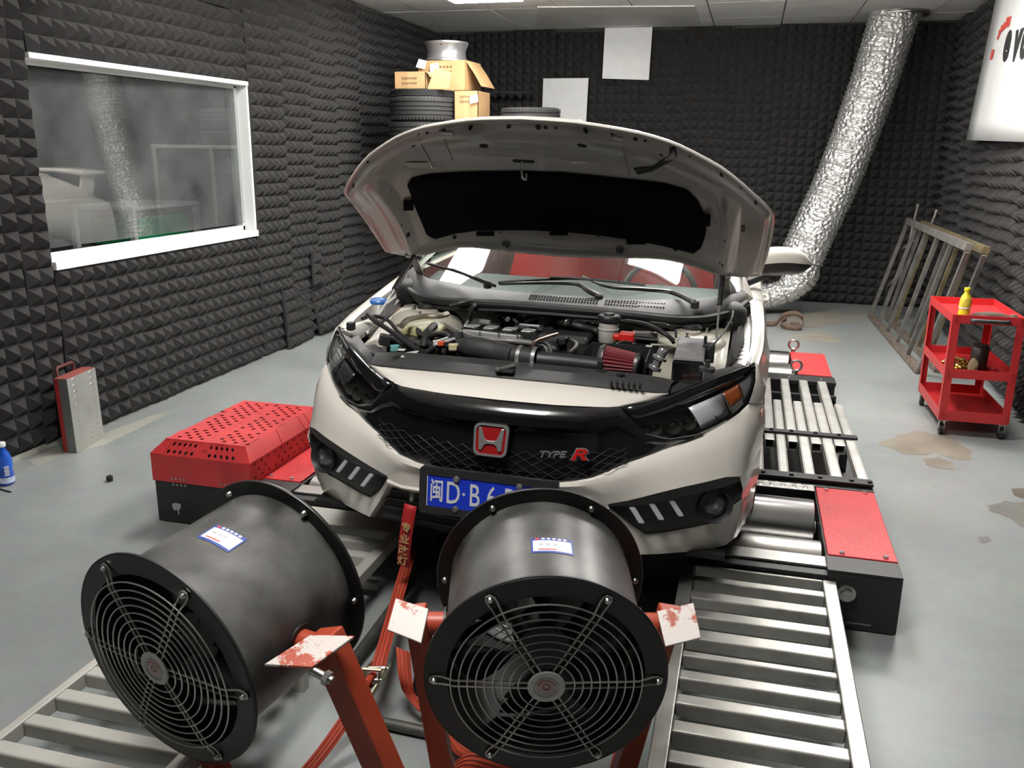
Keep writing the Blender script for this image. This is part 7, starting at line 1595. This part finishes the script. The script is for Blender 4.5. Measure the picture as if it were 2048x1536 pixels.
hose([(1062, 690, .95), (1086, 692, .96), (1094, 702, .96), (1096, 714, .95)], .006)
hose([(1250, 642, 1.02), (1290, 648, 1.03), (1325, 664, 1.02), (1348, 682, .99)], .009)
hose([(1256, 648, 1.01), (1300, 656, 1.01), (1335, 672, 1.0), (1348, 686, .98)], .007)
hose([(1300, 645, 1.02), (1335, 650, 1.03), (1350, 660, 1.01), (1352, 674, .99)], .005)
hose([(1230, 692, .985), (1245, 684, .995), (1262, 686, .985)], .006)
hose([(724, 638, .98), (745, 632, 1.0), (775, 640, .98), (800, 668, .95), (830, 690, .93)], .008)
hose([(735, 628, 1.02), (750, 642, 1.0), (775, 658, .97), (800, 676, .95), (835, 700, .93)], .010)
hose([(835, 660, .95), (845, 672, .95), (862, 690, .94), (880, 700, .93)], .012)
hose([(850, 706, .94), (870, 694, .95), (890, 692, .95), (905, 696, .94)], .009)
hose([(1140, 706, .95), (1152, 694, .96), (1152, 686, .96), (1140, 680, .95)], .008)
hose([(1415, 700, 1.0), (1440, 674, 1.03), (1462, 640, 1.05), (1466, 622, 1.06)], .004)
hose([(868, 690, .96), (888, 684, .965), (908, 678, .965)], .007, 'cable', mat('cable_white_stripe', (.55, .55, .55), .4))
hose([(866, 684, .96), (880, 681, .965), (895, 676, .965)], .006, 'cable', mat('cable_white_stripe', (.55, .55, .55), .4))
rnd = random.Random(11)
for k in range(26):       # small black connectors and fittings tucked between the hoses
    x, y = rnd.choice([(rnd.uniform(1075, 1180), rnd.uniform(645, 712)), (rnd.uniform(760, 900), rnd.uniform(668, 706)), (rnd.uniform(1040, 1200), rnd.uniform(615, 650))])
    p = P_(x, y, rnd.uniform(.90, .945)); m = CM(); m.box(p, (rnd.uniform(.02, .05), rnd.uniform(.02, .04), rnd.uniform(.02, .05)), Euler((rnd.uniform(-.4, .4), rnd.uniform(-.4, .4), rnd.uniform(-.7, .7))).to_matrix()); m.cyl(p, p + V((rnd.uniform(-.04, .04), rnd.uniform(-.03, .03), .02)), .008, n=8); m.build('connector', mat('connector_grey_%d' % (k % 3), (.02 + .03 * (k % 3), .02 + .03 * (k % 3), .021 + .03 * (k % 3)), .4, .3 * (k % 3)), CAR, bevel=.003)
for q, c_, sz in (((905, 694), (.60, .52, .30), .024), ((881, 687), (.70, .10, .03), .018), ((788, 696), (.12, .33, .32), .022)):
    p = P_(*q, .965); m = CM(); m.box(p, (sz * 1.2, sz, sz), Matrix.Rotation(R(30), 3, 'Z')); m.box(p + V((sz * .5, sz * .2, sz * .3)), (sz * .7, sz * .8, sz * .5)); m.build('connector', mat('connector_col_%d' % int(q[0]), c_, .4), CAR, bevel=.003)
# turbo / gearbox lumps deep in the bay
for (x, y, w_, sx, sy, sz) in ((1130, 690, .90, .22, .16, .10), (1010, 630, .93, .30, .06, .10), (1150, 630, .96, .20, .10, .06), (830, 690, .89, .20, .16, .08), (960, 690, .88, .34, .08, .08)):
    p = P_(x, y, w_); m = CM(); m.box(p, (sx, sy, sz)); m.build('engine_casting', mat('dirty_casting', (.035, .034, .033), .5, .3, var=.4, vscale=25, bump=.6, bscale=45), CAR, bevel=.02, seg=3)
# black rubber boot and harness on the left inner wing; lamp bracket
p = P_(702, 652, .98); m = CM(); m.box(p, (.03, .035, .035)); m.build('wing_relay', BLACK, CAR, bevel=.006)
q = [P_(*k_, .91) for k_ in ((728, 690), (752, 688), (775, 708), (757, 714), (735, 700))]; m = CM(); m.add(q + [p - V((0, 0, .05)) for p in q], [(0, 1, 2, 3, 4), (9, 8, 7, 6, 5)] + [(k, (k + 1) % 5, 5 + (k + 1) % 5, 5 + k) for k in range(5)]); m.build('lamp_bracket', BLACK, CAR, bevel=.004)
p = P_(1459, 653, 1.03); m = CM(); m.box(p, (.02, .03, .035)); m.build('wing_plug', GREYPL, CAR, bevel=.003)
p = P_(1414, 737, .985); m = CM(); m.cyl(p - V((0, 0, .01)), p + V((0, 0, .004)), .028, n=20); m.cyl(p, p + V((0, 0, .03)), .009, n=8); m.build('lamp_stop', GREYPL, CAR, smooth=True)

# ---- red tow strap with gold characters hanging from the bumper
a, b = cv(821, 1010, 2.735), cv(806, 1132, 2.735)
TS = mat('tow_strap_red', (.42, .014, .018), .6, bump=.3, bscale=200)
m = CM(); n = 12; rows = []; x = V((.0235, 0, -.0035))
for k in range(n + 1):
    f = k / n; p = a.lerp(b, f) + V((0, -.012 * math.sin(f * 3), 0)); rows.append([p - x, p + x])
m.grid(rows); TOW = m.build('tow_strap', TS, CAR, smooth=True, solid=.003, label='red hanging tow strap with gold characters')
p = a + V((.004, 0, .015)); m = CM(); m.cyl(p, p + V((0, .02, .04)), .010, n=10); m.cyl(p + V((0, .012, .025)), p + V((0, .03, .06)), .014, n=8); m.build('tow_bolt', STEEL, TOW, smooth=True)
GOLD = mat('gold_print', (.55, .42, .18), .4, .3)
for k, ch_ in enumerate('专业改灯'):
    f = .335 + .185 * k; p = a.lerp(b, f) + V((0, -.012 * math.sin(f * 3) - .010, 0)); yv = (a - b).normalized(); MX = frame(p, x, yv); sgt = 1 if (MX.to_3x3() @ V((0, 0, 1))).y < 0 else -1
    q = textmb(ch_, .039, .0006, MX @ Matrix.Diagonal((1, 1, sgt, 1)), bold=.0008); m = CM(); m.add(q.v, q.f); m.build('character', GOLD, TOW)
